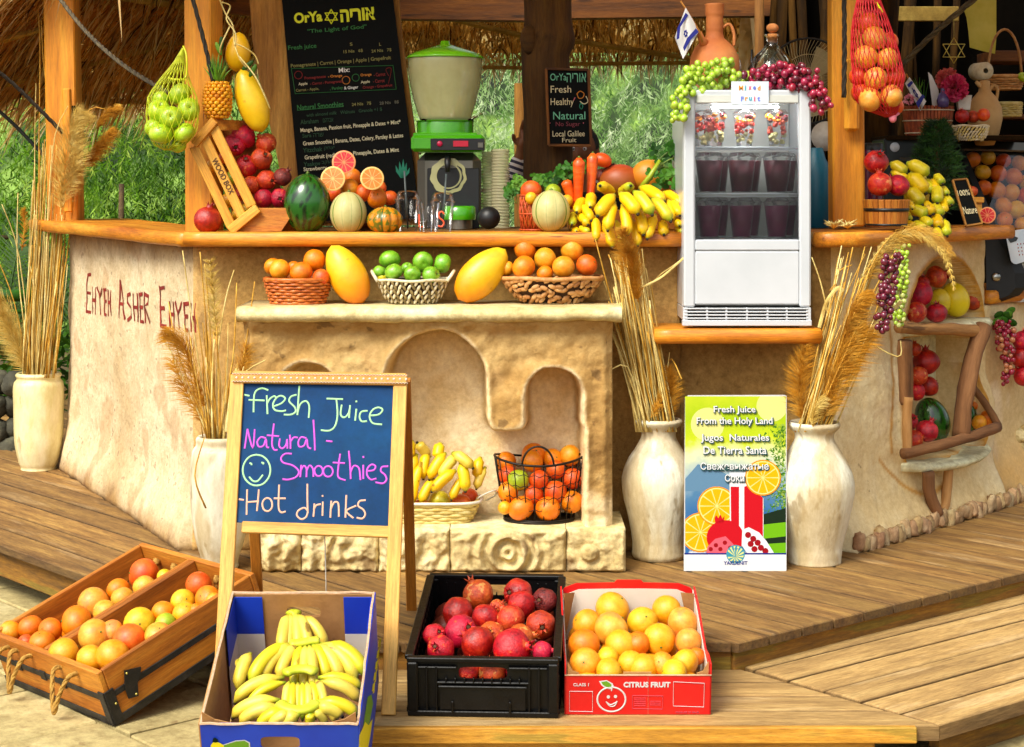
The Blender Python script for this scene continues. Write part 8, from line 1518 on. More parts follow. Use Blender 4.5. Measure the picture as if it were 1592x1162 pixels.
part(bx, 'back_panel', holed(O + AX * BW + AY * BL, -AX, AZ, BW, BH + .0, -.004, (BW * .5, BH - .055, .043, .016)), 'cardboard')
part(bx, 'inner_back', holed(O + AX * (BW - .004) + AY * (BL - .009), -AX, AZ, BW - .008, BH - .001, .002, (BW * .5 - .004, BH - .055, .043, .016)), 'cardboard')
part(bx, 'bottom_panel', flat(O + AZ * .001 + AX * .004, AX, AY, BW - .008, BL - .006, .004), 'cardboard')
for s in (0, 1):
 sx = .0055 if s == 0 else BW - .0075
 b0 = O + AX * (sx + (0 if s == 0 else .0)) + AY * (BL - .145)
 for z0, z1, mt in ((BH - .12, BH - .006, 'card_blue'), (.03, BH - .12, 'card_print_white')):
  m = flat(b0 + AZ * z0, AY, AZ, .132, z1 - z0, .0022); part(bx, 'corner_flap', m, mt)
  m = flat(O + AX * (.0075 if s == 0 else BW - .0775) + AY * (BL - .0125) + AZ * z0, AX, AZ, .070, z1 - z0, .0016); part(bx, 'corner_flap', m, mt)
 c0 = O + AX * (.005 if s == 0 else BW - .005) + AY * .005; sg = 1 if s == 0 else -1; m = MB(); m.prism([c0 + AZ * (BH - .06), c0 + AZ * (BH + .028), c0 + AX * sg * .028 + AZ * (BH + .004) + AY * .004, c0 + AX * sg * .062 + AZ * (BH - .004) + AY * .002, c0 + AX * sg * .075 + AZ * (BH - .03)], AY * .003); part(bx, 'corner_ear', m, 'cardboard')
for a, b in ((O + AZ * BH, O + AX * BW + AZ * BH), (O + AZ * BH + AX * .002, O + AZ * BH + AY * BL + AX * .002), (O + AX * (BW - .001) + AZ * BH, O + AX * (BW - .001) + AZ * BH + AY * BL), (O + AZ * BH + AY * (BL - .003), O + AX * BW + AZ * BH + AY * (BL - .003))):
 m = MB(); pp = [a + (b - a) * k / 16 + V((rnd.gauss(0, .0006), rnd.gauss(0, .0006), rnd.gauss(0, .0008))) for k in range(17)]; m.tube(pp, .0032, 5, smooth=False); part(bx, 'cut_edge', m, 'card_edge')
XF = Plane(O, -AY); XR = Plane(O + AX * (BW + .004), AX)
z3 = TR(300, 860, 3.847); z8 = TR(300, 1040, 4.975)
def pr2(polys, mat, off, pl, par, tr=ident, name='drawing'): art([[tr(*p) for p in q_] for q_ in polys], mat, off, par, name, pl, False)
pr2([[(225, 590), (330, 555), (400, 550), (440, 570), (445, 640), (225, 640)]], 'pr_white', .001, XF, bx, z8); pr2([[(240, 592), (335, 562), (398, 558), (430, 575), (435, 640), (240, 640)]], 'print_green', .0016, XF, bx, z8)
pr2([[(135, 640), (138, 590), (158, 568), (200, 570), (235, 590), (250, 640)]], 'print_yellow', .0022, XF, bx, z8); pr2([[(150, 568), (155, 540), (170, 532), (190, 545), (195, 566), (175, 572)]], 'pr_dark', .0026, XF, bx, z8)
pr2([[(1045, 860), (1068, 845), (1078, 900), (1060, 1000), (1030, 1090), (1010, 1090)], ], 'print_green', .001, XR, bx, z3); pr2([[(1010, 1060), (1030, 1010), (1050, 1030), (1075, 990), (1060, 1100), (1040, 1200), (990, 1200), (995, 1090)]], 'print_yellow', .0015, XR, bx, z3)
for k in range(5): y = 520 + k * 66; x = 1112 - k * 9; pr2([[(x, y), (x + 14, y - 14), (x + 10, y + 36), (x - 6, y + 46)], [(x + 2, y + 44), (x + 12, y + 34), (x + 8, y + 52), (x - 2, y + 58)]], 'print_yellow', .001, XR, bx, z3)
BPl = Plane(O + AZ * BH, AZ)
HB = thing('banana_hand', O + AX * .18 + AY * .3 + AZ * .05, 'uppermost hand of pale bananas with its stems reaching the back of the box', 'bananas', 'banana hands in the blue box')
def hand(label, lst, crown, lift, seed, mats, sag=.03):
 t = thing('banana_hand', BPl.hit(*z3(*crown[0]), -.15), label, 'bananas', 'banana hands in the blue box'); r = random.Random(seed)
 for i, (x0, y0, x1, y1, w) in enumerate(lst):
  a = BPl.hit(*z3(x0, y0), lift + .006 + r.uniform(-.003, .003)); b = BPl.hit(*z3(x1, y1), lift - sag + r.uniform(-.008, .008)); rr_ = w * 1.12 / 3.847 * b.y / F / 2; L = (b - a).length
  banana(t, a, b, rr_, AZ * L * .13 + AX * (L * .10 * (1 if b.x > a.x else -1) * min(1, abs(b.x - a.x) / max(.01, L) * 1.6)), mats[i % len(mats)], neck=.30)
 cp = smooth_pts([BPl.hit(*z3(x, y), lift + .008) for x, y in crown], 4); m = MB(); m.tube(cp, [.017 if 0 < i < len(cp) - 1 else .007 for i in range(len(cp))], 10, flat=.6); part(t, 'crown', m, 'hand_crown'); return t
bpy.data.objects.remove(HB)
hand('hand of bananas with stems gathered at the top by the handle hole', [(575, 375, 525, 600, 74), (590, 365, 570, 610, 62), (606, 365, 630, 600, 66), (622, 372, 690, 590, 66), (640, 385, 790, 570, 70)], [(582, 372), (600, 360), (628, 372)], -.065, 1, ['banana_pale'])
hand('widest hand of bananas with brown spotted sides in the middle of the box', [(275, 640, 290, 700, 62), (345, 600, 268, 820, 74), (585, 545, 345, 790, 82), (605, 548, 410, 775, 80), (625, 552, 515, 760, 72), (648, 556, 600, 830, 60), (672, 556, 660, 830, 60), (694, 556, 720, 830, 60), (716, 552, 800, 770, 70), (735, 550, 880, 775, 76), (755, 545, 975, 770, 86), (785, 545, 1035, 740, 92)], [(575, 545), (640, 538), (700, 528), (760, 520)], -.05, 2, ['banana_pale', 'banana_pale', 'banana_green'])
hand('greenish crowned hand of bananas in front of the middle one', [(545, 745, 250, 895, 76), (555, 775, 330, 920, 60), (575, 770, 545, 1000, 52), (600, 775, 585, 1000, 52), (628, 778, 622, 1000, 52), (655, 778, 655, 1000, 52), (682, 775, 695, 1000, 52), (710, 770, 735, 990, 52), (735, 760, 790, 960, 52), (750, 745, 1010, 815, 62), (760, 770, 1000, 890, 74)], [(545, 725), (600, 700), (680, 695), (740, 715)], -.035, 3, ['banana_pale', 'banana_green'])
hand('front hand of bananas with a broad yellow green crown near the box lip', [(520, 880, 240, 985, 80), (520, 920, 285, 1025, 78), (540, 945, 400, 1040, 74), (585, 960, 470, 1045, 70), (640, 965, 540, 1050, 88), (700, 955, 700, 1040, 62), (715, 945, 790, 1020, 58), (730, 920, 890, 975, 84), (740, 890, 985, 975, 74), (745, 905, 860, 1010, 66)], [(515, 895), (560, 925), (630, 940), (700, 925), (740, 895)], -.02, 4, ['banana_pale', 'banana_pale', 'banana_green'])
# black plastic crate with pomegranates
M('crate_black', ['#030304', '#070708', '#0e0f10'], scale=6, spec=.3, rough=.4, bump=.3, bscale=60, spots=('#5a5650', 8, .72, .4))
yw = R(3.0); ky = R(7.9); CXv = V((cos(yw), -sin(yw), 0)); CYv = V((sin(yw) * cos(ky), cos(yw) * cos(ky), sin(ky))); CZv = CXv.cross(CYv).normalized(); CO = PZ(634, 1112, SZ + .001); CWd, CLn, CHt = .388, .59, .158
kc = thing('plastic_crate', CO + CXv * CWd / 2, 'black plastic crate heaped with pomegranates, back edge raised on the deck', 'crate')
def cb_(u, v, w, su, sv, sw, name, mat='crate_black', bev=.002): m = MB(); m.box(CO + CXv * u + CYv * v + CZv * w, (su, sv, sw), Matrix((CXv, CYv, CZv)).transposed(), bev); return part(kc, name, m, mat)
for v in (.008, CLn - .008):
 part(kc, 'end_wall', holed(CO + CYv * v, CXv, CZv, CWd, CHt - .006, -.004, (CWd / 2, CHt - .045, .062, .016)), 'crate_black')
for v, sg in ((.002, -1), (CLn - .002, 1)):
 cb_(CWd / 2, v, CHt - .006, CWd, .020, .012, 'rim_bar'); cb_(CWd / 2, v, .008, CWd, .018, .014, 'foot_bar'); cb_(CWd / 2, v, CHt - .068, CWd * .62, .012, .006, 'rib'); cb_(CWd * .2, v, CHt - .028, .10, .012, .006, 'rib'); cb_(CWd * .8, v, CHt - .028, .10, .012, .006, 'rib')
 for u in (.014, CWd - .014): cb_(u, v, CHt / 2, .028, .022, CHt - .024, 'corner_post', bev=.004)
 for u in (.05, .075, CWd - .05, CWd - .075): cb_(u, v, CHt * .45, .005, .014, CHt * .8, 'rib', bev=.001)
 for i in range(9): cb_(.10 + i * (CWd - .2) / 8, v, CHt - .063, .004, .013, .016, 'rib', bev=.001)
m = MB();
part(kc, 'recess_panel', flat(CO + CXv * .085 + CYv * (-.006) + CZv * .02, CXv, CZv, CWd - .17, .06, -.003), 'crate_black'); cb_(CWd / 2, -.010, .083, CWd - .16, .006, .005, 'rib'); cb_(CWd * .30, -.012, .030, .006, .006, .03, 'rib'); cb_(CWd * .68, -.012, .030, .006, .006, .03, 'rib')
for u in (.003, CWd - .007):
 part(kc, 'side_wall', flat(CO + CXv * u + CYv * .01, CYv, CZv, CLn - .02, CHt - .006, .004), 'crate_black')
for u in (.004, CWd - .004):
 cb_(u, CLn / 2, CHt - .006, .022, CLn - .02, .012, 'rim_bar'); cb_(u, CLn / 2, .01, .016, CLn - .02, .014, 'foot_bar')
 for i in range(13): cb_(u, .045 + i * .042, CHt / 2, .014, .006, CHt - .03, 'rib', bev=.001)
 for z in (.055, .105): cb_(u, CLn / 2, z, .013, CLn - .03, .005, 'rib', bev=.001)
part(kc, 'bottom', flat(CO + CXv * .006 + CYv * .01 + CZv * .004, CXv, CYv, CWd - .012, CLn - .02, .005), 'crate_black')
KPl = Plane(CO + CZv * CHt, CZv); k4 = TR(610, 860, 3.0615); PGB = 'pomegranates in the black plastic crate'
def at_list(plane, lifts):
 def f(px, py, rp, ri, n): p = plane.hit(px, py, lifts[ri]); return p, rp * p.y / F
 return f
heap([[(408, 198, 75, 'O'), (598, 192, 70, 'C', facing(-.8, .3)), (725, 228, 60, 'D', facing(-.5, .3))], [(312, 283, 77, 'C', facing(.6, -.2)), (500, 258, 38, 'O'), (615, 248, 70, 'P')], [(445, 308, 64, 'C'), (562, 315, 70, 'O'), (706, 345, 72, 'Q', facing(.1, .1))],
      [(200, 390, 54, 'P', facing(.6, .6)), (325, 375, 76, 'P'), (470, 392, 66, 'O'), (612, 410, 68, 'O')], [(230, 455, 66, 'P'), (405, 430, 80, 'C'), (570, 455, 92, 'Q'), (715, 470, 52, 'Q')]], 'of the black plastic crate', 'easel', PGB, k4, at_list(KPl, (-.012, -.018, -.012, -.02, -.022)))
for u, v, k, w_ in ((.13, .03, 'O', 'first'), (.20, .03, 'O', 'middle'), (.27, .03, 'P', 'last')): one_fruit(k, CO + CXv * (u + .015) + CYv * (v + .02) + CZv * (CHt - .058), .036, f'{w_} pomegranate glimpsed through the handle slot of the black crate')
def lower(name, c, pts, r_, mat):
 m = MB()
 for p in pts: m.ball(p, r_, 12, 8)
 o = solo(name, c, m, mat, None, None, None, 'stuff'); return o
lower('buried_pomegranates', CO, [CO + CXv * (.06 + i * .088) + CYv * (.07 + j * .09) + CZv * .055 for i in range(4) for j in range(6)], .042, 'pom_dark')
# red citrus box
M('card_red', ['#c80c10', '#e01418', '#e8201c'], scale=5, rough=.42, coat=.1); RXv = V((1, 0, 0)); rk = R(10); RYv = V((0, cos(rk), sin(rk))); RZv = RXv.cross(RYv); RO = PZ(877.5, 1111, SZ + .001); RW, RLn, RH = .377, .425, .108
rb_ = thing('citrus_box', RO + RXv * RW / 2, 'red cardboard citrus box with a smiling fruit printed on its front', 'box')
part(rb_, 'front_panel', flat(RO, RXv, RZv, RW, RH, -.004), 'card_red')
for u, s in ((0, 1), (RW, -1)):
 c0 = RO + RXv * u; m = MB(); m.prism([c0, c0 + RYv * RLn, c0 + RYv * RLn + RZv * (RH + .06), c0 + RYv * (RLn - .1) + RZv * (RH + .055), c0 + RYv * .12 + RZv * (RH + .015), c0 + RYv * .06 + RZv * (RH + .03), c0 + RZv * (RH + .03)], RXv * s * .004); part(rb_, 'side_panel', m, 'card_red')
 c1 = c0 + RXv * s * .005; m = MB(); m.prism([c1 + RYv * .05, c1 + RYv * (RLn - .005), c1 + RYv * (RLn - .005) + RZv * (RH + .052), c1 + RYv * (RLn - .1) + RZv * (RH + .045), c1 + RYv * .14 + RZv * (RH + .012), c1 + RYv * .05 + RZv * (RH + .006)], RXv * s * .002); part(rb_, 'side_lining', m, 'card_print_white')
 c2 = c0 + RXv * s * .0075; m = MB(); m.prism([c2 + RYv * (RLn - .05) + RZv * .02, c2 + RYv * (RLn - .02) + RZv * .02, c2 + RXv * s * .03 + RYv * (RLn - .008) + RZv * (RH + .045), c2 + RYv * (RLn - .05) + RZv * (RH + .06)], RXv * s * .003); part(rb_, 'corner_post', m, 'cardboard')
 m = MB(); m.prism([c2 + RYv * .006 + RZv * .02, c2 + RYv * .006 + RZv * (RH + .034), c2 + RXv * s * .014 + RYv * .006 + RZv * (RH + .008), c2 + RXv * s * .03 + RYv * .006 + RZv * (RH + .002), c2 + RXv * s * .03 + RYv * .006 + RZv * .02], RYv * .004); part(rb_, 'corner_ear', m, 'cardboard')
b0 = RO + RYv * RLn; prof = [(0, 0), (RW, 0), (RW, RH + .035), (RW - .012, RH + .055), (RW - .045, RH + .068), (RW * .62, RH + .070), (RW * .6, RH + .078), (RW * .42, RH + .078), (RW * .40, RH + .070), (.045, RH + .068), (.012, RH + .055), (0, RH + .035)]
m = MB(); m.prism([b0 + RXv * u + RZv * w for u, w in prof], RYv * .004); part(rb_, 'back_panel', m, 'card_red'); m = MB(); m.prism([b0 - RYv * .002 + RXv * (.008 + (RW - .016) * u / RW) + RZv * (w - .016 if w > .01 else .01) for u, w in prof if not (RH + .075 < w)], -RYv * .0015); part(rb_, 'back_lining', m, 'card_print_white')
part(rb_, 'bottom_panel', flat(RO + RZv * .002 + RXv * .005 + RYv * .003, RXv, RYv, RW - .01, RLn - .006, .004), 'cardboard')
for a, b in ((RO + RZv * RH, RO + RXv * RW + RZv * RH),): m = MB(); m.tube([a + (b - a) * k / 10 for k in range(11)], .0022, 5); part(rb_, 'cut_edge', m, 'card_edge')
part(rb_, 'front_tab', flat(RO + RXv * RW * .40 + RZv * (RH - .001) + RYv * .002, RXv, RZv, RW * .19, .008, -.004), 'cardboard')
RF = Plane(RO, -RYv); zc = k4
strokes(rb_, [[(zc(1043 + 67 * cos(2 * pi * k / 24), 0)[0], zc(0, 697 + 58 * sin(2 * pi * k / 24))[1]) for k in range(25)]], 'pr_white', RF, .0045, .0008, ident, 'emblem')
strokes(rb_, [[(1018, 708), (1030, 725), (1045, 731), (1060, 725), (1070, 706)], [(1022, 712), (1040, 722), (1066, 710)], [(1043, 655), (1046, 640), (1052, 632)]], 'pr_white', RF, .003, .0008, zc, 'emblem')
pr2([[(zc(1028 + 8 * cos(k), 685 + 8 * sin(k))) for k in [i * pi / 5 for i in range(10)]], [(zc(1062 + 8 * cos(k), 683 + 8 * sin(k))) for k in [i * pi / 5 for i in range(10)]]], 'pr_white', .001, RF, rb_); pr2([[zc(983, 610), zc(1020, 605), zc(1050, 622), zc(1048, 650), zc(1015, 645), zc(995, 630)]], 'pr_white', .001, RF, rb_); pr2([[zc(994, 614), zc(1020, 610), zc(1042, 625), zc(1043, 642), zc(1018, 638), zc(1002, 628)]], 'print_green', .0014, RF, rb_)
for q_ in ([(843, 658), (953, 659), (953, 755), (843, 753), (843, 658)], [(1338, 613), (1485, 620), (1482, 733), (1337, 728), (1338, 613)], [(1143, 678), (1287, 680), (1286, 743), (1142, 740), (1143, 678)]):
 for i in range(4): strokes(rb_, [[q_[i], q_[i + 1]]], 'pr_white' if q_[0][0] != 1143 else 'pr_pink', RF, .0011, .0008, zc, 'border')
strokes(rb_, [[(1150, 690 + 9 * k), (1205, 690.6 + 9 * k)] for k in range(5)] + [[(1225, 705 + 9 * k), (1278, 705.6 + 9 * k)] for k in range(3)], 'pr_pink', RF, .0007, .0008, zc, 'small_print')
fit_text(rb_, 'CLASS 1', 'pr_white', *zc(898, 627), 24, RF, RXv, off=.0008, bold=.001, hpx=5); fit_text(rb_, 'CITRUS FRUIT', 'pr_white', *zc(1212, 627), 73, RF, RXv, off=.0008, bold=.004, hpx=9); fit_text(rb_, 'PRODUCE OF ISRAEL', 'pr_pink', *zc(1405, 758), 37, RF, RXv, off=.0008, hpx=3)
strokes(rb_, [[(1217, 590), (1217, 770)]], 'card_edge', RF, .0006, .0006, zc, 'fold_line')
RPl = Plane(RO + RZv * RH, RZv); RG = 'citrus fruit in the red box'
heap([[(1048, 268, 84, 'y'), (1305, 272, 71, 'y')], [(925, 338, 70, 'y'), (1190, 328, 74, 'l'), (1383, 332, 74, 'p')], [(1042, 362, 85, 'p'), (912, 437, 76, 'o'), (1168, 432, 56, 'o'), (1270, 412, 77, 'y', facing(.05, -.3)), (1410, 422, 66, 'p')], [(1025, 497, 52, 'l'), (1090, 443, 80, 'y'), (1135, 525, 62, 'y'), (1285, 530, 58, 'y'), (1395, 520, 62, 'l'), (1448, 492, 42, 'o')], [(918, 527, 78, 'y'), (1032, 565, 66, 'l'), (1195, 552, 74, 'y'), (1340, 572, 66, 'l')]], 'of the red citrus box', 'black crate', RG, k4, at_list(RPl, (.012, .004, .004, -.004, -.012)))
lower('buried_citrus', RO, [RO + RXv * (.06 + i * .085) + RYv * (.06 + j * .095) + RZv * .05 for i in range(4) for j in range(4)], .041, 'orange_yellow')
# wooden fruit box with rope handles
WO = V((-1.0916, 4.775, .006)); WXv = V((-.70, .714, 0)).normalized(); hb_ = V((.714, .70, 0)).normalized(); wk = R(20.2); WYv = (hb_ * cos(wk) + V((0, 0, 1)) * sin(wk)).normalized(); WZv = (V((0, 0, 1)) * cos(wk) - hb_ * sin(wk)).normalized()
WWd, WLn, WHt = .60, .56, .165
wx = thing('wooden_fruit_box', WO, 'wooden fruit box with black iron straps and rope handles, tilted on the deck edge', 'crate'); M('iron_strap', ['#0e0d0c', '#1c1a18', '#3a3632'], scale=12, rough=.55, bump=.8, bscale=30)
Rw = Matrix((WXv, WYv, WZv)).transposed()
def wbx(u, v, w, su, sv, sw, name, mat='crate_wood', bev=.003): m = MB(); m.box(WO + WXv * u + WYv * v + WZv * w, (su, sv, sw), Rw if True else None, bev); return part(wx, name, m, mat)
for v in (.009, WLn - .009):
 for w0, w1 in ((.0, .078), (.081, WHt)): m = MB(); m.board(WO + WYv * v + WZv * (w0 + w1) / 2, WO + WXv * WWd + WYv * v + WZv * (w0 + w1) / 2, .018, w1 - w0, WZv); part(wx, 'end_board', m, 'crate_wood')
for u in (.008, WWd / 2 - .010, WWd / 2 + .010, WWd - .008):
 for w0, w1 in ((.0, .078), (.081, WHt)): m = MB(); m.board(WO + WXv * u + WYv * .019 + WZv * (w0 + w1) / 2, WO + WXv * u + WYv * (WLn - .019) + WZv * (w0 + w1) / 2, .016, w1 - w0, WZv); part(wx, 'side_board', m, 'crate_wood')
for k in range(5): m = MB(); u = WWd * (k + .5) / 5; m.board(WO + WXv * u + WYv * .02 + WZv * .008, WO + WXv * u + WYv * (WLn - .02) + WZv * .008, WWd / 5 - .004, .010, WZv); part(wx, 'bottom_board', m, 'crate_wood')
for w, h in ((.085, .018), (.010, .022)):
 wbx(-.002, WLn / 2, w, .004, WLn, h, 'iron_strap', 'iron_strap', .001); wbx(WWd / 2, -.002, w, WWd, .004, h, 'iron_strap', 'iron_strap', .001)
wbx(.012, -.003, WHt * .32, .028, .005, WHt * .62, 'iron_strap', 'iron_strap', .001); wbx(-.003, .014, WHt * .32, .005, .03, WHt * .62, 'iron_strap', 'iron_strap', .001)
m = MB(); S0 = WO - WXv * .0045; m.prism([S0 + WYv * v + WZv * w for v, w in ((.06, .085), (.075, .130), (.125, .112), (.115, .090), (.10, .075), (.09, .04), (.06, .05))], -WXv * .003); ib_ = part(wx, 'iron_bracket', m, 'iron_strap')
for v, w in ((.078, .120), (.085, .05), (.02, .06)): m = MB(); m.ball(S0 - WXv * .004 + WYv * v + WZv * w, .0035, 8, 5); part(ib_, 'nail', m, 'gilt')
for u in (.22, .33, .47): wbx(u, -.004, .085, .03, .006, .03, 'iron_bracket', 'iron_strap', .002)
for u0, u1, dr in ((.115, .205, .105), (.37, .45, .10), (.50, .59, .10)):
 a, b = WO + WXv * u0 + WYv * -.004 + WZv * .135, WO + WXv * u1 + WYv * -.004 + WZv * .135; c = (a + b) / 2 - hb_ * .045 + V((0, 0, -dr)); pts = smooth_pts([a + WYv * .01, a - hb_ * .025, (a + c) / 2 - hb_ * .02, c, (b + c) / 2 - hb_ * .015, b - hb_ * .02, b + WYv * .01], 7)
 m = MB()
 for ph in range(3):
  hp = []
  for k, p in enumerate(pts):
   d = (pts[min(len(pts) - 1, k + 1)] - pts[max(0, k - 1)]).normalized(); f_ = frame(d, V((.3, .2, .1))); an = k * .8 + ph * 2.094; hp.append(p + f_ @ V((cos(an), sin(an), 0)) * .0032)
  m.tube(hp, .0042, 5)
 part(wx, 'rope_handle', m, 'rope_tan')
for u in (.09, .17, .40, .50): m = MB(); c = WO + WXv * u + WYv * (WLn - .03) + WZv * .125; m.ball(c, (.012, .014, .014), 8, 6, wob=lambda l: 1 + .2 * sin(9 * l.x)); m.tube([c, c - WYv * .012 - WZv * .02, c - WYv * .01 - WZv * .032], [.005, .005, .007], 6); part(wx, 'rope_knot', m, 'rope_tan')
WPl = Plane(WO + WZv * WHt, WZv); zw = TR(0, 720, 2.6286); WG = 'citrus in the wooden fruit box'
heap([[(587, 455, 64, 'r'), (672, 465, 32, 'l')], [(483, 519, 48, 'o'), (590, 508, 48, 'p')], [(384, 575, 67, 'p'), (500, 552, 48, 'p')], [(312, 650, 67, 'o'), (427, 608, 50, 'p')], [(125, 672, 51, 'o'), (205, 682, 50, 'o')], [(40, 692, 46, 'y'), (105, 735, 34, 'r'), (172, 737, 52, 'o')]], 'of the far compartment', 'rope front end', WG, zw, at_list(WPl, (-.032, -.03, -.03, -.03, -.03, -.03)))
heap([[(812, 497, 53, 'r'), (850, 556, 55, 'o'), (872, 565, 36, 'y')], [(748, 567, 50, 'l'), (755, 617, 50, 'y'), (800, 606, 34, 'o')], [(668, 612, 47, 'o'), (678, 658, 46, 'g'), (648, 705, 55, 'p')], [(458, 685, 44, 'p'), (570, 657, 66, 'l')], [(387, 707, 69, 'p'), (528, 725, 68, 'r')], [(262, 779, 65, 'y'), (372, 802, 60, 'y'), (462, 788, 69, 'y')]], 'of the near compartment', 'rope front end', WG, zw, at_list(WPl, (-.03, -.03, -.03, -.026, -.024, -.022)))
lower('buried_citrus', WO, [WO + WXv * u + WYv * v + WZv * .052 for u in (.07, .15, .23, .37, .45, .53) for v in (.07, .14, .21, .28)], .034, 'orange_skin')
# people behind the bar
M('skin', ['#7a4428', '#96603c', '#a8714a'], scale=6, rough=.55); M('hair_black', ['#050404', '#14100c'], scale=30, rough=.5, bump=.6); M('dark_cloth', ['#101214', '#1e2226'], scale=12, rough=.9); M('jeans', ['#182030', '#28344a'], scale=12, rough=.9)
def striped():
 m = M('stripe_cloth', '#e8e4e0', rough=.9); n = m.node_tree; b = [x for x in n.nodes if x.type == 'BSDF_PRINCIPLED'][0]; a = n.nodes.new('ShaderNodeAttribute'); a.attribute_name = 't'; r_ = n.nodes.new('ShaderNodeValToRGB'); r_.color_ramp.interpolation = 'CONSTANT'; r_.color_ramp.elements[0].color = hexc('#e8e4e0'); r_.color_ramp.elements[1].position = .5; r_.color_ramp.elements[1].color = hexc('#3c3c50'); q_ = n.nodes.new('ShaderNodeMath'); q_.operation = 'FRACT'; n.links.new(a.outputs['Fac'], q_.inputs[0]); n.links.new(q_.outputs[0], r_.inputs[0]); n.links.new(r_.outputs[0], b.inputs['Base Color'])
striped()
def skin_mesh(name, chains, mat, root=0, sub=1):
 """chains: list of lists of (point, radius); equal points are welded into one skeleton"""
 vs = []; rr = []; es_ = []; key = {}
 for c in chains:
  pv = None
  for p, r_ in c:
   k = tuple(round(x, 4) for x in p)
   if k not in key: key[k] = len(vs); vs.append(tuple(p)); rr.append(r_)
   i = key[k]
   if pv is not None and pv != i: es_.append((pv, i))
   pv = i
 me = bpy.data.meshes.new(name); me.from_pydata(vs, es_, []); ob = bpy.data.objects.new(name, me); COL.objects.link(ob); md = ob.modifiers.new('s', 'SKIN'); md.use_smooth_shade = True
 for i, d in enumerate(me.skin_vertices[0].data): d.radius = (rr[i], rr[i]); d.use_root = (i == root)
 s = ob.modifiers.new('u', 'SUBSURF'); s.levels = s.render_levels = sub
 dg = bpy.context.evaluated_depsgraph_get(); out = bpy.data.meshes.new_from_object(ob.evaluated_get(dg)); bpy.data.objects.remove(ob)
 a = out.attributes.new('g', 'FLOAT_VECTOR', 'POINT'); a.data.foreach_set('vector', [c for v in out.vertices for c in v.co]); a = out.attributes.new('t', 'FLOAT', 'POINT'); a.data.foreach_set('value', [v.co.z * 34 + v.co.x * 12 for v in out.vertices])
 out.materials.clear(); out.materials.append(MATS[mat]); return out
def person(x, y, yaw, label, shirt, arm_r, arm_l, height=1.70, hair='short'):
 """arm_*: (elbow, wrist) offsets from the shoulder in body axes (side, forward, up)"""
 s = height / 1.75; t = thing('person', (x, y, DZ), label, 'person', 'people behind the bar'); fw_ = V((sin(yaw), cos(yaw), 0)); sd_ = V((cos(yaw), -sin(yaw), 0))
 B = lambda a, f, u: sd_ * (a * s) + fw_ * (f * s) + V((0, 0, u * s))
 pel = B(0, 0, .95); ch_ = B(0, 0, 1.2); nk = B(0, 0, 1.46); hd0 = B(0, .01, 1.53); chains = [[(pel, .13), (B(0, 0, 1.08), .12), (ch_, .135), (B(0, 0, 1.36), .12), (nk, .055), (hd0, .052), (B(0, .02, 1.60), .06)]]
 for sg in (-1, 1): chains.append([(pel, .13), (B(.09 * sg, 0, .86), .085), (B(.10 * sg, .02, .48), .058), (B(.10 * sg, -.01, .09), .04), (B(.10 * sg, .07, .03), .035), (B(.10 * sg, .16, .025), .028)])
 sh_ = {}
 for sg, arm in ((-1, arm_l), (1, arm_r)):
  S_ = B(.165 * sg, 0, 1.38); e, w = arm; E_ = S_ + B(e[0] * sg, e[1], e[2]); W_ = E_ + B(w[0] * sg, w[1], w[2]); hd = (W_ - E_).normalized(); sh_[sg] = (S_, E_, W_)
  hb2 = W_ + hd * .085 * s; chains.append([(B(0, 0, 1.36), .12), (S_, .055), ((S_ + E_) / 2, .045), (E_, .038), ((E_ + W_) / 2, .035), (W_, .024), (W_ + hd * .045 * s, .034), (hb2, .032)])
  cr = hd.cross(fw_).normalized() if abs(hd.dot(fw_)) < .9 else sd_
  for i, (o_, l_) in enumerate(((-.028, .07), (-.010, .08), (.009, .075), (.026, .058))):
   b = hb2 + cr * o_ * s; chains.append([(hb2, .032), (b + hd * .012, .0105), (b + hd * l_ * .5 * s + fw_ * .006, .0095), (b + hd * l_ * s * .85 + fw_ * .025, .008)])
  tb = W_ + hd * .03 * s; chains.append([(W_ + hd * .045 * s, .034), (tb - cr * .045 * s + fw_ * .01, .012), (tb - cr * .06 * s + hd * .035 * s + fw_ * .02, .0095)])
 me = skin_mesh('body', chains, 'skin'); o = bpy.data.objects.new('body', me); link(o, t)
 hc = B(0, .025, 1.665); m = MB(); Rm = Matrix((sd_, fw_, V((0, 0, 1)))).transposed()
 def hw(l):
  f = l.y; q_ = 1.0
  if l.z < -.2: q_ -= .16 * (-l.z - .2)
  q_ += .13 * math.exp(-((l.x / .12) ** 2 + ((l.z + .12) / .16) ** 2)) * (f > 0) + .04 * math.exp(-((l.x / .35) ** 2 + ((l.z - .22) / .08) ** 2)) * (f > 0) - .05 * math.exp(-(((abs(l.x) - .33) / .13) ** 2 + ((l.z - .08) / .1) ** 2)) * (f > 0) + .03 * math.exp(-((l.x / .25) ** 2 + ((l.z + .48) / .06) ** 2)) * (f > 0)
  return q_
 m.ball(hc, (.076 * s, .094 * s, .118 * s), 28, 22, Rm, wob=hw)
 for sg in (-1, 1): m.ball(hc + Rm @ V((.077 * sg * s, -.005, -.005)), (.012, .02, .03), 8, 6, Rm)
 m.v = [tuple(V(v) + V((x, y, DZ))) for v in m.v]; part(t, 'head', m, 'skin')
 m = MB(); m.ball(hc + Rm @ V((0, -.014, .022)) * s, (.086 * s, .098 * s, .112 * s), 24, 16, Rm, wob=lambda l: (1 if (l.y < .35 or l.z > .55) else .78) * (1 + .04 * fbm(l.x, l.y, l.z, 5)))
 if hair == 'long': m.ball(hc + Rm @ V((0, -.05, -.08)), (.085, .055, .15), 16, 12, Rm)
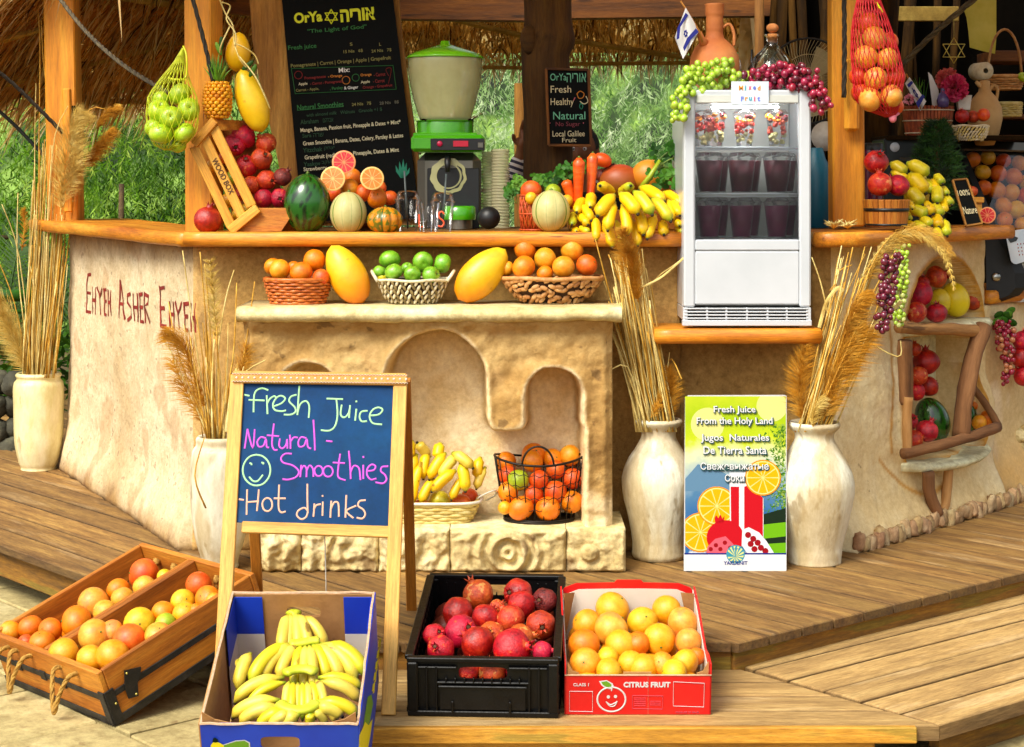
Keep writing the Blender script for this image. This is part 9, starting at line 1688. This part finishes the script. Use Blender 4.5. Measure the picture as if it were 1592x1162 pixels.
 m.v = [tuple(V(v) + V((x, y, DZ))) for v in m.v]; part(t, 'hair', m, 'hair_black')
 for sg in (-1, 1): m = MB(); m.ball(hc + Rm @ V((.028 * sg * s, .078 * s, .012 * s)) + V((x, y, DZ)), .011, 8, 6); part(t, 'eye', m, 'plastic_white'); m = MB(); m.ball(hc + Rm @ V((.028 * sg * s, .087 * s, .012 * s)) + V((x, y, DZ)), .005, 6, 4); part(t, 'pupil', m, 'black_rubber')
 sc_ = [[(pel + V((0, 0, -.02)), .145), (B(0, 0, 1.08), .135), (ch_, .15), (B(0, 0, 1.36), .132), (B(0, 0, 1.44), .07)]]
 for sg in (-1, 1): S_, E_, W_ = sh_[sg]; sc_.append([(B(0, 0, 1.36), .132), (S_, .068), ((S_ + E_) / 2, .056), (E_, .050), ((E_ + W_) / 2, .046), (E_ + (W_ - E_) * .86, .036)])
 o = bpy.data.objects.new('shirt', skin_mesh('shirt', sc_, shirt)); link(o, t)
 tc_ = [[(B(0, 0, 1.0), .138), (pel, .142)]] + [[(pel, .142), (B(.09 * sg, 0, .86), .097), (B(.10 * sg, .02, .48), .07), (B(.10 * sg, -.01, .10), .055)] for sg in (-1, 1)]; o = bpy.data.objects.new('trousers', skin_mesh('trousers', tc_, 'jeans')); link(o, t); return t
p_ = P(862, 0, 8.2); person(p_.x, 8.2, R(180), 'person in a striped sweater raising one hand, mostly behind the dark trunk', 'stripe_cloth', ((.04, .08, -.06), (-.045, .05, .16)), ((.0, .03, -.27), (0, .12, -.2)), 1.70)
p_ = P(912, 0, 7.6); person(p_.x, 7.9, R(180 + 15), 'person with black hair in dark clothes bending behind the carrots', 'dark_cloth', ((.05, .1, -.25), (-.05, .2, -.05)), ((.05, .1, -.25), (-.05, .2, -.05)), 1.50)
p_ = P(1072, 0, 7.3); person(p_.x, 7.3, R(200), 'dark haired person in dark clothes mostly hidden behind the fridge', 'dark_cloth', ((.04, .05, -.26), (0, .2, .02)), ((.04, .05, -.26), (0, .2, .02)), 1.50, 'long')
